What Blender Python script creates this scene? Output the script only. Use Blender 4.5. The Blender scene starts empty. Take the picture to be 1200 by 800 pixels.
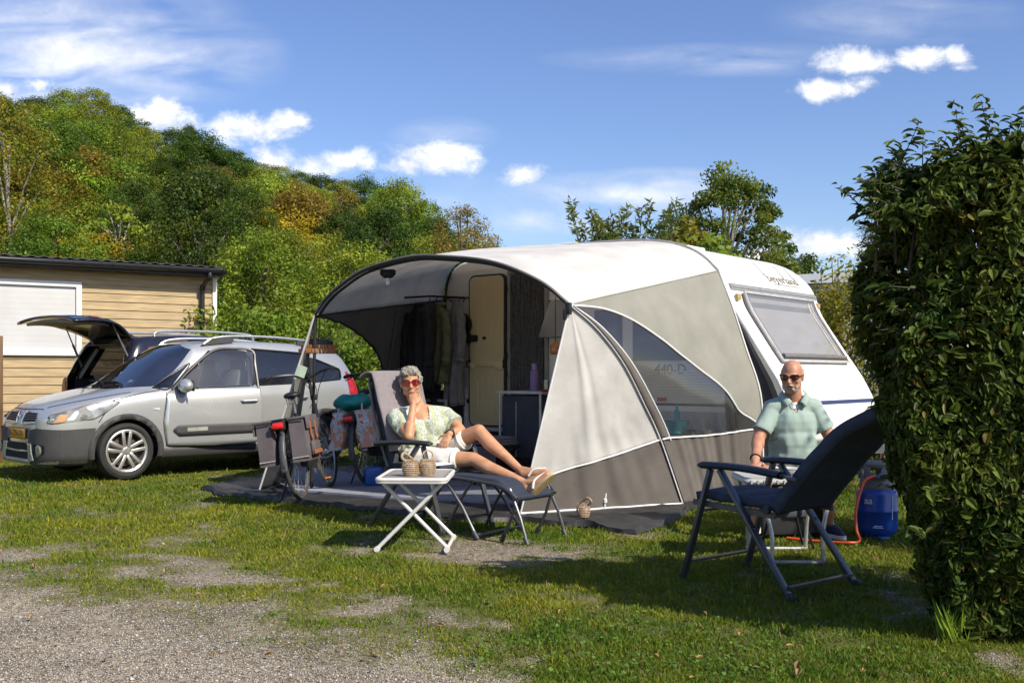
import bpy, bmesh, math, random
import numpy as np
from mathutils import Vector, Matrix, Quaternion, Euler, noise as mnoise
random.seed(7); RNG = np.random.default_rng(11)
SC = bpy.context.scene; COL = SC.collection
V = Vector; PI = math.pi
F, HZ, H = 1200.0, 438.0, 1.2          # focal length in reference pixels, horizon row, eye height (m)
def P(px, py, D): return V(((px-600)/F*D, D, H-(py-HZ)/F*D))
def G(px, py): return P(px, py, H*F/(py-HZ))
def lerp(a, b, t): return a+(b-a)*t
def sstep(a, b, x):
    t = min(1, max(0, (x-a)/(b-a))); return t*t*(3-2*t)
def interp(x, pts):
    if x <= pts[0][0]: return pts[0][1]
    for (x0, y0), (x1, y1) in zip(pts, pts[1:]):
        if x <= x1: return y0+(y1-y0)*(x-x0)/(x1-x0)
    return pts[-1][1]
def spline(pts, n):
    """Catmull-Rom through pts, n samples."""
    pts = [V(p) for p in pts]; m = len(pts)-1; out = []
    for i in range(n):
        u = i/(n-1)*m; k = min(int(u), m-1); t = u-k
        p1, p2 = pts[k], pts[k+1]
        p0 = pts[k-1] if k > 0 else p1*2-p2
        p3 = pts[k+2] if k+2 <= m else p2*2-p1
        out.append(.5*((2*p1)+(p2-p0)*t+(2*p0-5*p1+4*p2-p3)*t*t+(3*p1-p0-3*p2+p3)*t**3))
    return out
def smooth_interp(x, pts):
    """Monotone-ish smooth interpolation of y over x."""
    if x <= pts[0][0]: return pts[0][1]
    if x >= pts[-1][0]: return pts[-1][1]
    for i in range(len(pts)-1):
        x0, y0 = pts[i]; x1, y1 = pts[i+1]
        if x <= x1:
            def sl(j):
                if j <= 0 or j >= len(pts)-1: 
                    a, b = (0, 1) if j <= 0 else (-2, -1)
                    return (pts[b][1]-pts[a][1])/(pts[b][0]-pts[a][0])
                d0 = (pts[j][1]-pts[j-1][1])/(pts[j][0]-pts[j-1][0]); d1 = (pts[j+1][1]-pts[j][1])/(pts[j+1][0]-pts[j][0])
                return 0 if d0*d1 <= 0 else 2*d0*d1/(d0+d1)
            h = x1-x0; t = (x-x0)/h; m0, m1 = sl(i)*h, sl(i+1)*h
            return (2*t**3-3*t*t+1)*y0+(t**3-2*t*t+t)*m0+(-2*t**3+3*t*t)*y1+(t**3-t*t)*m1
# ---------------------------------------------------------------- materials
MATS = {}
def mk(name, col, rough=.6, metal=0, var=.12, scale=12, bump=0, bscale=60, spec=.5, col2=None, coat=0, trans=0, alpha=1, emis=None,
       sheen=0, sss=0, stretch=None, thr=None, attr=None, objvar=0, tl=0, ior=1.45, detail=4, noise_rough=0):
    """Principled material: base colour broken up by object-space noise (col..col2), optional bump."""
    if name in MATS: return MATS[name]
    m = bpy.data.materials.new(name); m.use_nodes = True
    nt = m.node_tree; N = nt.nodes; L = nt.links
    b = N['Principled BSDF']; out = N['Material Output']
    b.inputs['Roughness'].default_value = rough; b.inputs['Metallic'].default_value = metal
    b.inputs['Specular IOR Level'].default_value = spec; b.inputs['IOR'].default_value = ior
    b.inputs['Coat Weight'].default_value = coat; b.inputs['Transmission Weight'].default_value = trans
    b.inputs['Alpha'].default_value = alpha
    b.inputs['Sheen Weight'].default_value = sheen
    if sss: b.inputs['Subsurface Weight'].default_value = sss; b.inputs['Subsurface Radius'].default_value = (.02, .008, .004)
    tc = N.new('ShaderNodeTexCoord'); vec = tc.outputs['Object']
    if stretch:
        mp = N.new('ShaderNodeMapping'); mp.inputs['Scale'].default_value = stretch; L.new(vec, mp.inputs['Vector']); vec = mp.outputs[0]
    c4 = (*col, 1)
    if var or col2:
        nz = N.new('ShaderNodeTexNoise'); nz.inputs['Scale'].default_value = scale; nz.inputs['Detail'].default_value = detail
        L.new(vec, nz.inputs['Vector'])
        rp = N.new('ShaderNodeValToRGB'); L.new(nz.outputs['Fac'], rp.inputs['Fac'])
        a, z = thr or (.32, .68)
        rp.color_ramp.elements[0].position = a; rp.color_ramp.elements[1].position = z
        if col2: rp.color_ramp.elements[0].color = c4; rp.color_ramp.elements[1].color = (*col2, 1)
        else:
            rp.color_ramp.elements[0].color = (*[max(0, x*(1-var)) for x in col], 1)
            rp.color_ramp.elements[1].color = (*[min(1, x*(1+var)) for x in col], 1)
        csock = rp.outputs['Color']
        if noise_rough:
            mr = N.new('ShaderNodeMapRange'); mr.inputs['To Min'].default_value = rough-noise_rough; mr.inputs['To Max'].default_value = rough+noise_rough
            L.new(nz.outputs['Fac'], mr.inputs['Value']); L.new(mr.outputs[0], b.inputs['Roughness'])
        if objvar:
            oi = N.new('ShaderNodeObjectInfo'); hs = N.new('ShaderNodeHueSaturation')
            m1 = N.new('ShaderNodeMapRange'); m1.inputs['To Min'].default_value = .5-.022*objvar; m1.inputs['To Max'].default_value = .5+.022*objvar
            m2 = N.new('ShaderNodeMapRange'); m2.inputs['To Min'].default_value = 1-.35*objvar; m2.inputs['To Max'].default_value = 1+.35*objvar
            L.new(oi.outputs['Random'], m1.inputs['Value'])
            mm = N.new('ShaderNodeMath'); mm.operation = 'FRACT'; mx = N.new('ShaderNodeMath'); mx.operation = 'MULTIPLY'; mx.inputs[1].default_value = 7.31
            L.new(oi.outputs['Random'], mx.inputs[0]); L.new(mx.outputs[0], mm.inputs[0]); L.new(mm.outputs[0], m2.inputs['Value'])
            L.new(m1.outputs[0], hs.inputs['Hue']); L.new(m2.outputs[0], hs.inputs['Value']); L.new(csock, hs.inputs['Color']); csock = hs.outputs['Color']
        if attr:   # multiply by a per-leaf random tone stored on the mesh
            at = N.new('ShaderNodeAttribute'); at.attribute_name = attr
            mx2 = N.new('ShaderNodeMix'); mx2.data_type = 'RGBA'; mx2.blend_type = 'MULTIPLY'; mx2.inputs['Factor'].default_value = 1
            L.new(csock, mx2.inputs['A']); L.new(at.outputs['Color'], mx2.inputs['B']); csock = mx2.outputs['Result']
        L.new(csock, b.inputs['Base Color'])
    else:
        csock = None; b.inputs['Base Color'].default_value = c4
    if bump:
        n2 = N.new('ShaderNodeTexNoise'); n2.inputs['Scale'].default_value = bscale; n2.inputs['Detail'].default_value = 5
        L.new(vec, n2.inputs['Vector'])
        bp = N.new('ShaderNodeBump'); bp.inputs['Strength'].default_value = 1; bp.inputs['Distance'].default_value = bump
        L.new(n2.outputs['Fac'], bp.inputs['Height']); L.new(bp.outputs[0], b.inputs['Normal'])
    if emis:
        b.inputs['Emission Color'].default_value = (*emis[0], 1); b.inputs['Emission Strength'].default_value = emis[1]
    if tl:      # leaf / cloth that lets light through
        tr = N.new('ShaderNodeBsdfTranslucent'); ms = N.new('ShaderNodeMixShader'); ms.inputs[0].default_value = tl
        if csock: L.new(csock, tr.inputs['Color'])
        else: tr.inputs['Color'].default_value = c4
        L.new(b.outputs[0], ms.inputs[1]); L.new(tr.outputs[0], ms.inputs[2]); L.new(ms.outputs[0], out.inputs['Surface'])
    MATS[name] = m; return m
def glass(name, tint, rough=.02, clear=.7, refl=.5, rmax=.9):
    """Thin pane: transparent tint mixed with a fresnel gloss."""
    if name in MATS: return MATS[name]
    m = bpy.data.materials.new(name); m.use_nodes = True
    nt = m.node_tree; N = nt.nodes; L = nt.links; N.remove(N['Principled BSDF']); out = N['Material Output']
    t = N.new('ShaderNodeBsdfTransparent'); t.inputs['Color'].default_value = (*tint, 1)
    d = N.new('ShaderNodeBsdfDiffuse'); d.inputs['Color'].default_value = (*[c*.5 for c in tint], 1)
    g = N.new('ShaderNodeBsdfGlossy'); g.inputs['Roughness'].default_value = rough; g.inputs['Color'].default_value = (1, 1, 1, 1)
    m1 = N.new('ShaderNodeMixShader'); m1.inputs[0].default_value = 1-clear; L.new(t.outputs[0], m1.inputs[1]); L.new(d.outputs[0], m1.inputs[2])
    fr = N.new('ShaderNodeLayerWeight'); fr.inputs['Blend'].default_value = refl
    mr = N.new('ShaderNodeMapRange'); mr.inputs['To Min'].default_value = .05; mr.inputs['To Max'].default_value = rmax; L.new(fr.outputs['Fresnel'], mr.inputs['Value'])
    m2 = N.new('ShaderNodeMixShader'); L.new(mr.outputs[0], m2.inputs[0]); L.new(m1.outputs[0], m2.inputs[1]); L.new(g.outputs[0], m2.inputs[2])
    L.new(m2.outputs[0], out.inputs['Surface']); MATS[name] = m; return m
# ---------------------------------------------------------------- mesh builder
class MB:
    def __init__(s): s.v = []; s.f = []
    def add(s, vs, fs):
        o = len(s.v); s.v += [tuple(v) for v in vs]; s.f += [tuple(i+o for i in f) for f in fs]; return s
    def xf(s, M):
        s.v = [tuple(M @ V(v)) for v in s.v]; return s
    def merge(s, o): return s.add(o.v, o.f)
    def box(s, c, size, M=None, bev=0, seg=2):
        bm = bmesh.new(); bmesh.ops.create_cube(bm, size=1)
        for v in bm.verts: v.co = V((v.co.x*size[0], v.co.y*size[1], v.co.z*size[2]))
        if bev: bmesh.ops.bevel(bm, geom=bm.edges[:]+bm.verts[:], offset=min(bev, min(size)*.49), segments=seg, affect='EDGES', profile=.5)
        if M is not None: bmesh.ops.transform(bm, matrix=M.to_4x4(), verts=bm.verts)
        bmesh.ops.translate(bm, vec=V(c), verts=bm.verts)
        return s.bm(bm)
    def bm(s, bm):
        bm.verts.index_update(); s.add([v.co for v in bm.verts], [[v.index for v in f.verts] for f in bm.faces]); bm.free(); return s
    def bar(s, p, q, w, h, up=(0, 0, 1), bev=0):
        """box beam from p to q, w wide, h tall along up"""
        p, q = V(p), V(q); d = q-p; L_ = d.length; z = d.normalized(); u = V(up)
        if abs(z.dot(u)) > .98: u = V((1, 0, 0))
        x = u.cross(z).normalized(); y = z.cross(x)
        M = Matrix((x, y, z)).transposed()
        return s.box((p+q)/2, (w, h, L_), M, bev)
    def tube(s, pts, r, n=8, cap=True, closed=False):
        pts = [V(p) for p in pts]; m = len(pts)
        rs = r if isinstance(r, (list, tuple)) else [r]*m
        T = []
        for i in range(m):
            if closed: t = pts[(i+1) % m]-pts[i-1]
            else: t = pts[min(i+1, m-1)]-pts[max(i-1, 0)]
            T.append(t.normalized() if t.length > 1e-9 else V((0, 0, 1)))
        a = V((0, 0, 1)) if abs(T[0].z) < .9 else V((1, 0, 0))
        x = T[0].cross(a).normalized(); vs = []; fs = []
        for i in range(m):
            if i: 
                q = T[i-1].rotation_difference(T[i]); x = q @ x
            x = (x-T[i]*x.dot(T[i])).normalized(); y = T[i].cross(x)
            for k in range(n):
                an = 2*PI*k/n; vs.append(pts[i]+(x*math.cos(an)+y*math.sin(an))*rs[i])
        mm = m if closed else m-1
        for i in range(mm):
            j = (i+1) % m
            for k in range(n): fs.append((i*n+k, i*n+(k+1) % n, j*n+(k+1) % n, j*n+k))
        if cap and not closed: fs.append(tuple(range(n-1, -1, -1))); fs.append(tuple((m-1)*n+k for k in range(n)))
        return s.add(vs, fs)
    def lathe(s, prof, n=24, c=(0, 0, 0), M=None, cap=True):
        """prof: (r, z) list revolved about z"""
        vs = []; fs = []
        for r, z in prof:
            for k in range(n):
                an = 2*PI*k/n; vs.append(V((r*math.cos(an), r*math.sin(an), z)))
        for i in range(len(prof)-1):
            for k in range(n): fs.append((i*n+k, i*n+(k+1) % n, (i+1)*n+(k+1) % n, (i+1)*n+k))
        if cap and prof[0][0] > 1e-6 and prof[0] != prof[-1]: fs.append(tuple(range(n-1, -1, -1)))
        if cap and prof[-1][0] > 1e-6 and prof[0] != prof[-1]: fs.append(tuple((len(prof)-1)*n+k for k in range(n)))
        if M is not None: vs = [M @ v for v in vs]
        return s.add([v+V(c) for v in vs], fs)
    def ell(s, c, r, M=None, nu=16, nv=10):
        vs = []; fs = []
        for j in range(nv+1):
            t = PI*j/nv
            for i in range(nu):
                a = 2*PI*i/nu; v = V((r[0]*math.sin(t)*math.cos(a), r[1]*math.sin(t)*math.sin(a), r[2]*math.cos(t)))
                vs.append((M @ v if M is not None else v)+V(c))
        for j in range(nv):
            for i in range(nu): fs.append((j*nu+i, (j+1)*nu+i, (j+1)*nu+(i+1) % nu, j*nu+(i+1) % nu))
        return s.add(vs, fs)
    def caps(s, p, q, r0, r1, n=12):
        """tapered capsule"""
        p, q = V(p), V(q); d = (q-p); z = d.normalized() if d.length > 1e-6 else V((0, 0, 1))
        a = V((0, 0, 1)) if abs(z.z) < .9 else V((1, 0, 0)); x = z.cross(a).normalized(); y = z.cross(x)
        vs = []; fs = []; rings = []
        for k in range(0, 5): rings.append((p, -math.cos(PI/2*k/4)*r0, math.sin(PI/2*k/4)*r0))
        for k in range(4, -1, -1): rings.append((q, math.cos(PI/2*k/4)*r1, math.sin(PI/2*k/4)*r1))
        for c, h, r in rings:
            for k in range(n):
                an = 2*PI*k/n; vs.append(c+z*h+(x*math.cos(an)+y*math.sin(an))*max(r, 1e-5))
        for i in range(len(rings)-1):
            for k in range(n): fs.append((i*n+k, i*n+(k+1) % n, (i+1)*n+(k+1) % n, (i+1)*n+k))
        return s.add(vs, fs)
    def grid(s, fn, nu, nv, both=0):
        """surface fn(u,v)->point, u,v in 0..1; both = thickness extruded along normal"""
        vs = [V(fn(i/nu, j/nv)) for j in range(nv+1) for i in range(nu+1)]; fs = []
        w = nu+1
        for j in range(nv):
            for i in range(nu): fs.append((j*w+i, j*w+i+1, (j+1)*w+i+1, (j+1)*w+i))
        return s.add(vs, fs)
    def prism(s, poly, axis, d0, d1):
        """2D polygon extruded along axis ('x','y','z')"""
        def m(p, d): return {'x': (d, p[0], p[1]), 'y': (p[0], d, p[1]), 'z': (p[0], p[1], d)}[axis]
        n = len(poly); vs = [m(p, d0) for p in poly]+[m(p, d1) for p in poly]
        fs = [tuple(range(n)), tuple(range(2*n-1, n-1, -1))]+[(i, (i+1) % n, n+(i+1) % n, n+i) for i in range(n)]
        return s.add(vs, fs)
WM = {}      # world matrices of roots
def link(o, parent=None):
    COL.objects.link(o)
    if parent is not None: o.parent = parent
    return o
def mesh_from(mb, name, mat=None, ang=40, fix=True):
    me = bpy.data.meshes.new(name); me.from_pydata(mb.v, [], mb.f); me.validate()
    if fix and len(mb.f) < 60000:
        bm = bmesh.new(); bm.from_mesh(me); bmesh.ops.recalc_face_normals(bm, faces=bm.faces); bm.to_mesh(me); bm.free()
    me.polygons.foreach_set('use_smooth', [True]*len(me.polygons))
    try: me.set_sharp_from_angle(angle=math.radians(ang))
    except Exception: pass
    if mat: me.materials.append(mat)
    return me
def obj(name, mb, mat=None, parent=None, world=False, ang=40, fix=True, label=None, thick=0, sub=0):
    if world and parent is not None:
        r = parent
        while r.parent is not None: r = r.parent
        mb.xf(WM[r.name].inverted())
    me = mb if isinstance(mb, bpy.types.Mesh) else mesh_from(mb, name, mat, ang, fix)
    o = bpy.data.objects.new(name, me); link(o, parent)
    if thick:
        md = o.modifiers.new('solid', 'SOLIDIFY'); md.thickness = thick; md.offset = 0
    if sub:
        md = o.modifiers.new('sub', 'SUBSURF'); md.levels = sub; md.render_levels = sub
    if label: o['label'] = label
    return o
def tag(o, label, cat, group=None):
    o['label'] = label; o['category'] = cat
    if group: o['group'] = group
    return o
def thing(name, label, cat, loc=(0, 0, 0), rotz=0, group=None, M=None):
    o = bpy.data.objects.new(name, None); o.empty_display_size = .1; link(o)
    o.location = loc; o.rotation_euler = (0, 0, rotz)
    WM[o.name] = Matrix.Translation(V(loc)) @ Matrix.Rotation(rotz, 4, 'Z')
    return tag(o, label, cat, group)
def struct(name, mb, mat, kind='structure', **k):
    o = obj(name, mb, mat, **k); o['kind'] = kind; return o
def kids(o): return [c for c in bpy.data.objects if c.parent == o]
def dup(root, loc=None, rotz=None, label=None, scale=None, group=None):
    r = root.copy(); link(r)
    if loc is not None: r.location = loc
    if rotz is not None: r.rotation_euler = (0, 0, rotz)
    if scale is not None: r.scale = scale
    if label: r['label'] = label
    if group: r['group'] = group
    for ch in kids(root):
        c = ch.copy(); link(c); c.parent = r
        for g in kids(ch):
            d = g.copy(); link(d); d.parent = c
    return r
def text_mb(s, size, M, depth=.002, sx=1, bold=0, shear=0):
    """lettering as real geometry; M places it: x = reading direction, y = up, z = outwards"""
    cu = bpy.data.curves.new('t', 'FONT'); cu.body = s; cu.size = size; cu.extrude = depth; cu.offset = bold; cu.shear = shear
    cu.align_x = 'CENTER'; cu.align_y = 'CENTER'; cu.resolution_u = 3
    o = bpy.data.objects.new('t', cu); COL.objects.link(o)
    dg = bpy.context.evaluated_depsgraph_get(); me = bpy.data.meshes.new_from_object(o.evaluated_get(dg))
    bpy.data.objects.remove(o); mb = MB()
    mb.add([M @ V((v.co.x*sx, v.co.y, v.co.z)) for v in me.vertices], [tuple(p.vertices) for p in me.polygons]); bpy.data.meshes.remove(me)
    return mb
def frame_M(o, x, y):
    x = V(x).normalized(); y = V(y); y = (y-x*y.dot(x)).normalized(); z = x.cross(y)
    M = Matrix((x, y, z)).transposed().to_4x4(); M.translation = V(o); return M
def remesh(mb, vox, it=4, fac=.5, disp=None):
    """fuse overlapping closed shapes into one continuous skin"""
    me = bpy.data.meshes.new('r'); me.from_pydata(mb.v, [], mb.f)
    o = bpy.data.objects.new('r', me); COL.objects.link(o)
    md = o.modifiers.new('a', 'REMESH'); md.mode = 'VOXEL'; md.voxel_size = vox; md.use_smooth_shade = True
    if it:
        s = o.modifiers.new('b', 'SMOOTH'); s.factor = fac; s.iterations = it
    dg = bpy.context.evaluated_depsgraph_get(); m2 = bpy.data.meshes.new_from_object(o.evaluated_get(dg))
    bpy.data.objects.remove(o); r = MB()
    co = np.empty(len(m2.vertices)*3, 'f'); m2.vertices.foreach_get('co', co); co = co.reshape(-1, 3)
    if disp is not None: co = disp(co)
    r.v = [tuple(c) for c in co]; r.f = [tuple(p.vertices) for p in m2.polygons]; bpy.data.meshes.remove(m2); return r
def cutmb(mb, planes):
    """keep the part of a closed mesh on the negative side of each plane (point, normal); capped"""
    bm = bmesh.new(); vs = [bm.verts.new(v) for v in mb.v]
    for f in mb.f:
        try: bm.faces.new([vs[i] for i in f])
        except ValueError: pass
    for c, n in planes:
        bmesh.ops.bisect_plane(bm, geom=bm.verts[:]+bm.edges[:]+bm.faces[:], plane_co=V(c), plane_no=V(n), clear_outer=True)
    r = MB(); r.bm(bm); return r
def np_mesh(name, verts, faces, mat, attr=None):
    """fast quads/tris mesh from arrays; attr = (name, per-vertex float) stored as a grey colour"""
    me = bpy.data.meshes.new(name); n, k = faces.shape
    me.vertices.add(len(verts)); me.vertices.foreach_set('co', np.ascontiguousarray(verts, dtype='f').ravel())
    me.loops.add(n*k); me.loops.foreach_set('vertex_index', np.ascontiguousarray(faces, dtype='i').ravel())
    me.polygons.add(n); me.polygons.foreach_set('loop_start', np.arange(0, n*k, k, dtype='i')); me.polygons.foreach_set('loop_total', np.full(n, k, dtype='i'))
    me.update(calc_edges=True)
    if attr is not None:
        a = me.color_attributes.new(attr[0], 'FLOAT_COLOR', 'POINT'); c = np.ones((len(verts), 4), 'f'); t = np.asarray(attr[1], 'f')
        c[:, :3] = t if t.ndim == 2 else t[:, None]; a.data.foreach_set('color', c.ravel())
    me.materials.append(mat); return me
def vnoise(x, y, s, seed=0):
    """value noise on arrays"""
    x = np.asarray(x)/s+seed*17.3; y = np.asarray(y)/s+seed*9.1
    xi = np.floor(x).astype(np.int64); yi = np.floor(y).astype(np.int64); fx = x-xi; fy = y-yi
    fx = fx*fx*(3-2*fx); fy = fy*fy*(3-2*fy)
    def h(a, b):
        n = (a*374761393+b*668265263+seed*1442695) & 0xffffffff; n = ((n ^ (n >> 13))*1274126177) & 0xffffffff
        return ((n ^ (n >> 16)) & 0xffff)/65535.
    return (h(xi, yi)*(1-fx)+h(xi+1, yi)*fx)*(1-fy)+(h(xi, yi+1)*(1-fx)+h(xi+1, yi+1)*fx)*fy
# ================================================================ camera, light, sky
cam = bpy.data.cameras.new('camera'); cam.sensor_width = 36; cam.lens = 36; cam.clip_end = 2000; cam.clip_start = .05
co = bpy.data.objects.new('camera', cam); COL.objects.link(co); co.location = (0, 0, H); co.rotation_euler = (PI/2, 0, 0)
cam.shift_y = (HZ-400)/1200
SC.camera = co
SUN_EL = math.radians(41); SUN_DIR = V((.74*math.cos(SUN_EL), -.673*math.cos(SUN_EL), math.sin(SUN_EL))).normalized()
sl = bpy.data.lights.new('sun', 'SUN'); sl.energy = 5.0; sl.angle = math.radians(.5); sl.color = (1, .93, .8)
so = bpy.data.objects.new('sun', sl); COL.objects.link(so); so.rotation_euler = (-SUN_DIR).to_track_quat('-Z', 'Y').to_euler()
SC.view_settings.view_transform = 'Standard'; SC.view_settings.look = 'None'; SC.view_settings.gamma = 1; SC.view_settings.use_curve_mapping = False
SC.view_settings.exposure = .32
SC.cycles.use_adaptive_sampling = True; SC.cycles.adaptive_threshold = .02; SC.cycles.use_denoising = True
SC.cycles.max_bounces = 6; SC.cycles.diffuse_bounces = 4; SC.cycles.glossy_bounces = 3; SC.cycles.transmission_bounces = 4; SC.cycles.transparent_max_bounces = 10
SC.cycles.caustics_reflective = False; SC.cycles.caustics_refractive = False
def build_world():
    w = bpy.data.worlds.new('World'); SC.world = w; w.use_nodes = True
    nt = w.node_tree; N = nt.nodes; L = nt.links; N.clear()
    def nd(t, **k):
        n = N.new(t)
        for a, b in k.items(): setattr(n, a, b)
        return n
    def val(sock, x):
        if hasattr(x, 'is_linked') or isinstance(x, bpy.types.NodeSocket): L.new(x, sock)
        else: sock.default_value = x
    def mth(op, a, b=0., c=None):
        n = nd('ShaderNodeMath', operation=op); val(n.inputs[0], a); val(n.inputs[1], b)
        if c is not None: val(n.inputs[2], c)
        return n.outputs[0]
    def vm(op, a, b=(0, 0, 0)):
        n = nd('ShaderNodeVectorMath', operation=op); val(n.inputs[0], a); val(n.inputs[1], b); return n
    sky = nd('ShaderNodeTexSky', sky_type='NISHITA', sun_disc=False, sun_elevation=SUN_EL, altitude=200, air_density=1.0, dust_density=.9, ozone_density=3.2)
    sky.sun_rotation = math.atan2(SUN_DIR.x, SUN_DIR.y)
    tc = nd('ShaderNodeTexCoord'); sp = nd('ShaderNodeSeparateXYZ'); L.new(tc.outputs['Generated'], sp.inputs[0])
    yy = mth('MAXIMUM', mth('ABSOLUTE', sp.outputs[1]), .05)
    u = mth('DIVIDE', sp.outputs[0], yy); v = mth('DIVIDE', sp.outputs[2], yy)
    cv = nd('ShaderNodeCombineXYZ'); L.new(u, cv.inputs[0]); L.new(v, cv.inputs[1]); uv = cv.outputs[0]
    def blobs(lst):
        acc = None
        for (px, py, rx, ry, a) in lst:
            d = vm('SUBTRACT', uv, ((px-600)/F, (HZ-py)/F, 0)).outputs[0]
            d = vm('MULTIPLY', d, (F/rx, F/ry, 0)).outputs[0]
            le = vm('LENGTH', d).outputs['Value']
            s = mth('MULTIPLY', mth('SUBTRACT', 1., le), a)
            acc = s if acc is None else mth('MAXIMUM', acc, s)
        return acc
    # cumulus
    cum = blobs([(508, 186, 70, 24, 1.), (530, 182, 45, 22, 1), (480, 192, 40, 16, .9), (412, 186, 38, 17, .9), (370, 192, 40, 20, .9), (322, 186, 40, 22, .8), (300, 152, 62, 20, .85), (335, 145, 32, 16, .8), (190, 140, 45, 28, .9), (160, 135, 30, 20, .7),
                 (612, 203, 38, 15, .75), (995, 72, 62, 19, .95), (1080, 68, 36, 16, .9), (975, 105, 52, 15, .9), (1010, 98, 25, 12, .7), (1122, 68, 18, 14, .85),
                 (5, 104, 30, 14, .9), (950, 285, 70, 26, .9), (1000, 285, 60, 18, .8), (890, 300, 60, 14, .6), (1125, 80, 14, 7, .5), (40, 100, 36, 9, .5)])
    n1 = nd('ShaderNodeTexNoise'); n1.inputs['Scale'].default_value = 19; n1.inputs['Detail'].default_value = 12; n1.inputs['Roughness'].default_value = .66; n1.inputs['Distortion'].default_value = .25
    L.new(vm('MULTIPLY', uv, (1, 1.35, 1)).outputs[0], n1.inputs['Vector'])
    dens = mth('ADD', mth('ADD', cum, .14), mth('MULTIPLY', mth('SUBTRACT', n1.outputs['Fac'], .53), 2.3))
    mr = nd('ShaderNodeMapRange', interpolation_type='SMOOTHSTEP'); mr.inputs['From Min'].default_value = .0; mr.inputs['From Max'].default_value = .85; L.new(dens, mr.inputs['Value'])
    # cirrus veils
    cir = blobs([(90, 70, 260, 80, 1.), (40, 20, 260, 60, .8), (210, 100, 90, 26, .55), (720, 228, 190, 30, .95), (640, 260, 120, 26, .7), (780, 215, 120, 22, .7), (880, 70, 260, 22, .4), (1050, 20, 160, 40, .4), (520, 160, 70, 26, .4), (560, 240, 200, 40, .3)])
    n2 = nd('ShaderNodeTexNoise'); n2.inputs['Scale'].default_value = 7; n2.inputs['Detail'].default_value = 7; n2.inputs['Distortion'].default_value = .8
    mp = nd('ShaderNodeMapping'); mp.inputs['Rotation'].default_value = (0, 0, -.18); mp.inputs['Scale'].default_value = (1, 4.2, 1); L.new(uv, mp.inputs['Vector']); L.new(mp.outputs[0], n2.inputs['Vector'])
    d2 = mth('MULTIPLY', mth('MAXIMUM', cir, 0.), mth('ADD', mth('MULTIPLY', mth('SUBTRACT', n2.outputs['Fac'], .36), 3.4), .1))
    m2 = nd('ShaderNodeMapRange'); m2.inputs['From Max'].default_value = .9; m2.inputs['To Max'].default_value = .8; L.new(d2, m2.inputs['Value'])
    fac = mth('MAXIMUM', mr.outputs[0], m2.outputs[0])
    fwd = mth('GREATER_THAN', sp.outputs[1], .05); fac = mth('MULTIPLY', fac, fwd)
    tone = nd('ShaderNodeValToRGB'); L.new(n1.outputs['Fac'], tone.inputs['Fac'])
    tone.color_ramp.elements[0].position = .38; tone.color_ramp.elements[0].color = (4.7, 4.9, 5.4, 1); tone.color_ramp.elements[1].position = .62; tone.color_ramp.elements[1].color = (6.9, 6.85, 6.8, 1)
    hs = nd('ShaderNodeHueSaturation'); hs.inputs['Hue'].default_value = .513; hs.inputs['Saturation'].default_value = 1.1; hs.inputs['Value'].default_value = .9; L.new(sky.outputs[0], hs.inputs['Color'])
    mx = nd('ShaderNodeMix', data_type='RGBA'); L.new(fac, mx.inputs['Factor']); L.new(hs.outputs[0], mx.inputs['A']); L.new(tone.outputs[0], mx.inputs['B'])
    bg = nd('ShaderNodeBackground'); bg.inputs['Strength'].default_value = .15; L.new(mx.outputs['Result'], bg.inputs['Color'])
    o = nd('ShaderNodeOutputWorld'); L.new(bg.outputs[0], o.inputs['Surface'])
build_world()
# ================================================================ ground
RIDGE = [(-60, 13), (-26, 12.4), (-22, 11.6), (-15, 10.2), (-11, 8.6), (-7.5, 7.3), (-3.75, 5.2), (-1.5, 4.2), (1, 2.0), (4, .5), (8, 0)]
def hill(x, y):
    r = smooth_interp(x-.10*(y-45), RIDGE)
    return r*sstep(19, 46, y)*(1-.5*sstep(60, 120, y))+.5*sstep(17.5, 24, y)*(1-sstep(0, 10, x))
EDGE = [(p.x, p.y) for p in (G(-150, 655), G(0, 678), G(120, 699), G(300, 733), G(420, 748), G(480, 753), G(545, 772), G(605, 798))]+[(.2, 3.2), (.5, 2.0)]
def edge_y(x): return interp(x, EDGE)
def ground_mask(x, y):
    """grass cover 0..1 (arrays)"""
    ey = np.interp(x, [e[0] for e in EDGE], [e[1] for e in EDGE])
    n = vnoise(x, y, .55, 1)*.55+vnoise(x, y, .22, 2)*.3+vnoise(x, y, .08, 3)*.15
    d = y-ey
    m = 1/(1+np.exp(-(d-.18+(n-.5)*1.5)*7))
    # worn strip along the gravel and round the side table
    worn = np.exp(-((d-.75)/.5)**2)*.35*(x < 1.1)+np.exp(-(((x+.45)/1.1)**2+((y-6.9)/.55)**2))*.55+np.exp(-(((x-.45)/.8)**2+((y-6.7)/.7)**2))*.45
    worn = worn+np.exp(-(((x+3.2)/1.4)**2+((y-6.9)/.6)**2))*.18+np.exp(-(((x-2.3)/.8)**2+((y-3.95)/.2)**2))*.5
    m = m*(1-1/(1+np.exp(-(worn+(n-.5)*1.5-.42)*12)))
    return np.clip(m, 0, 1)
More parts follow.
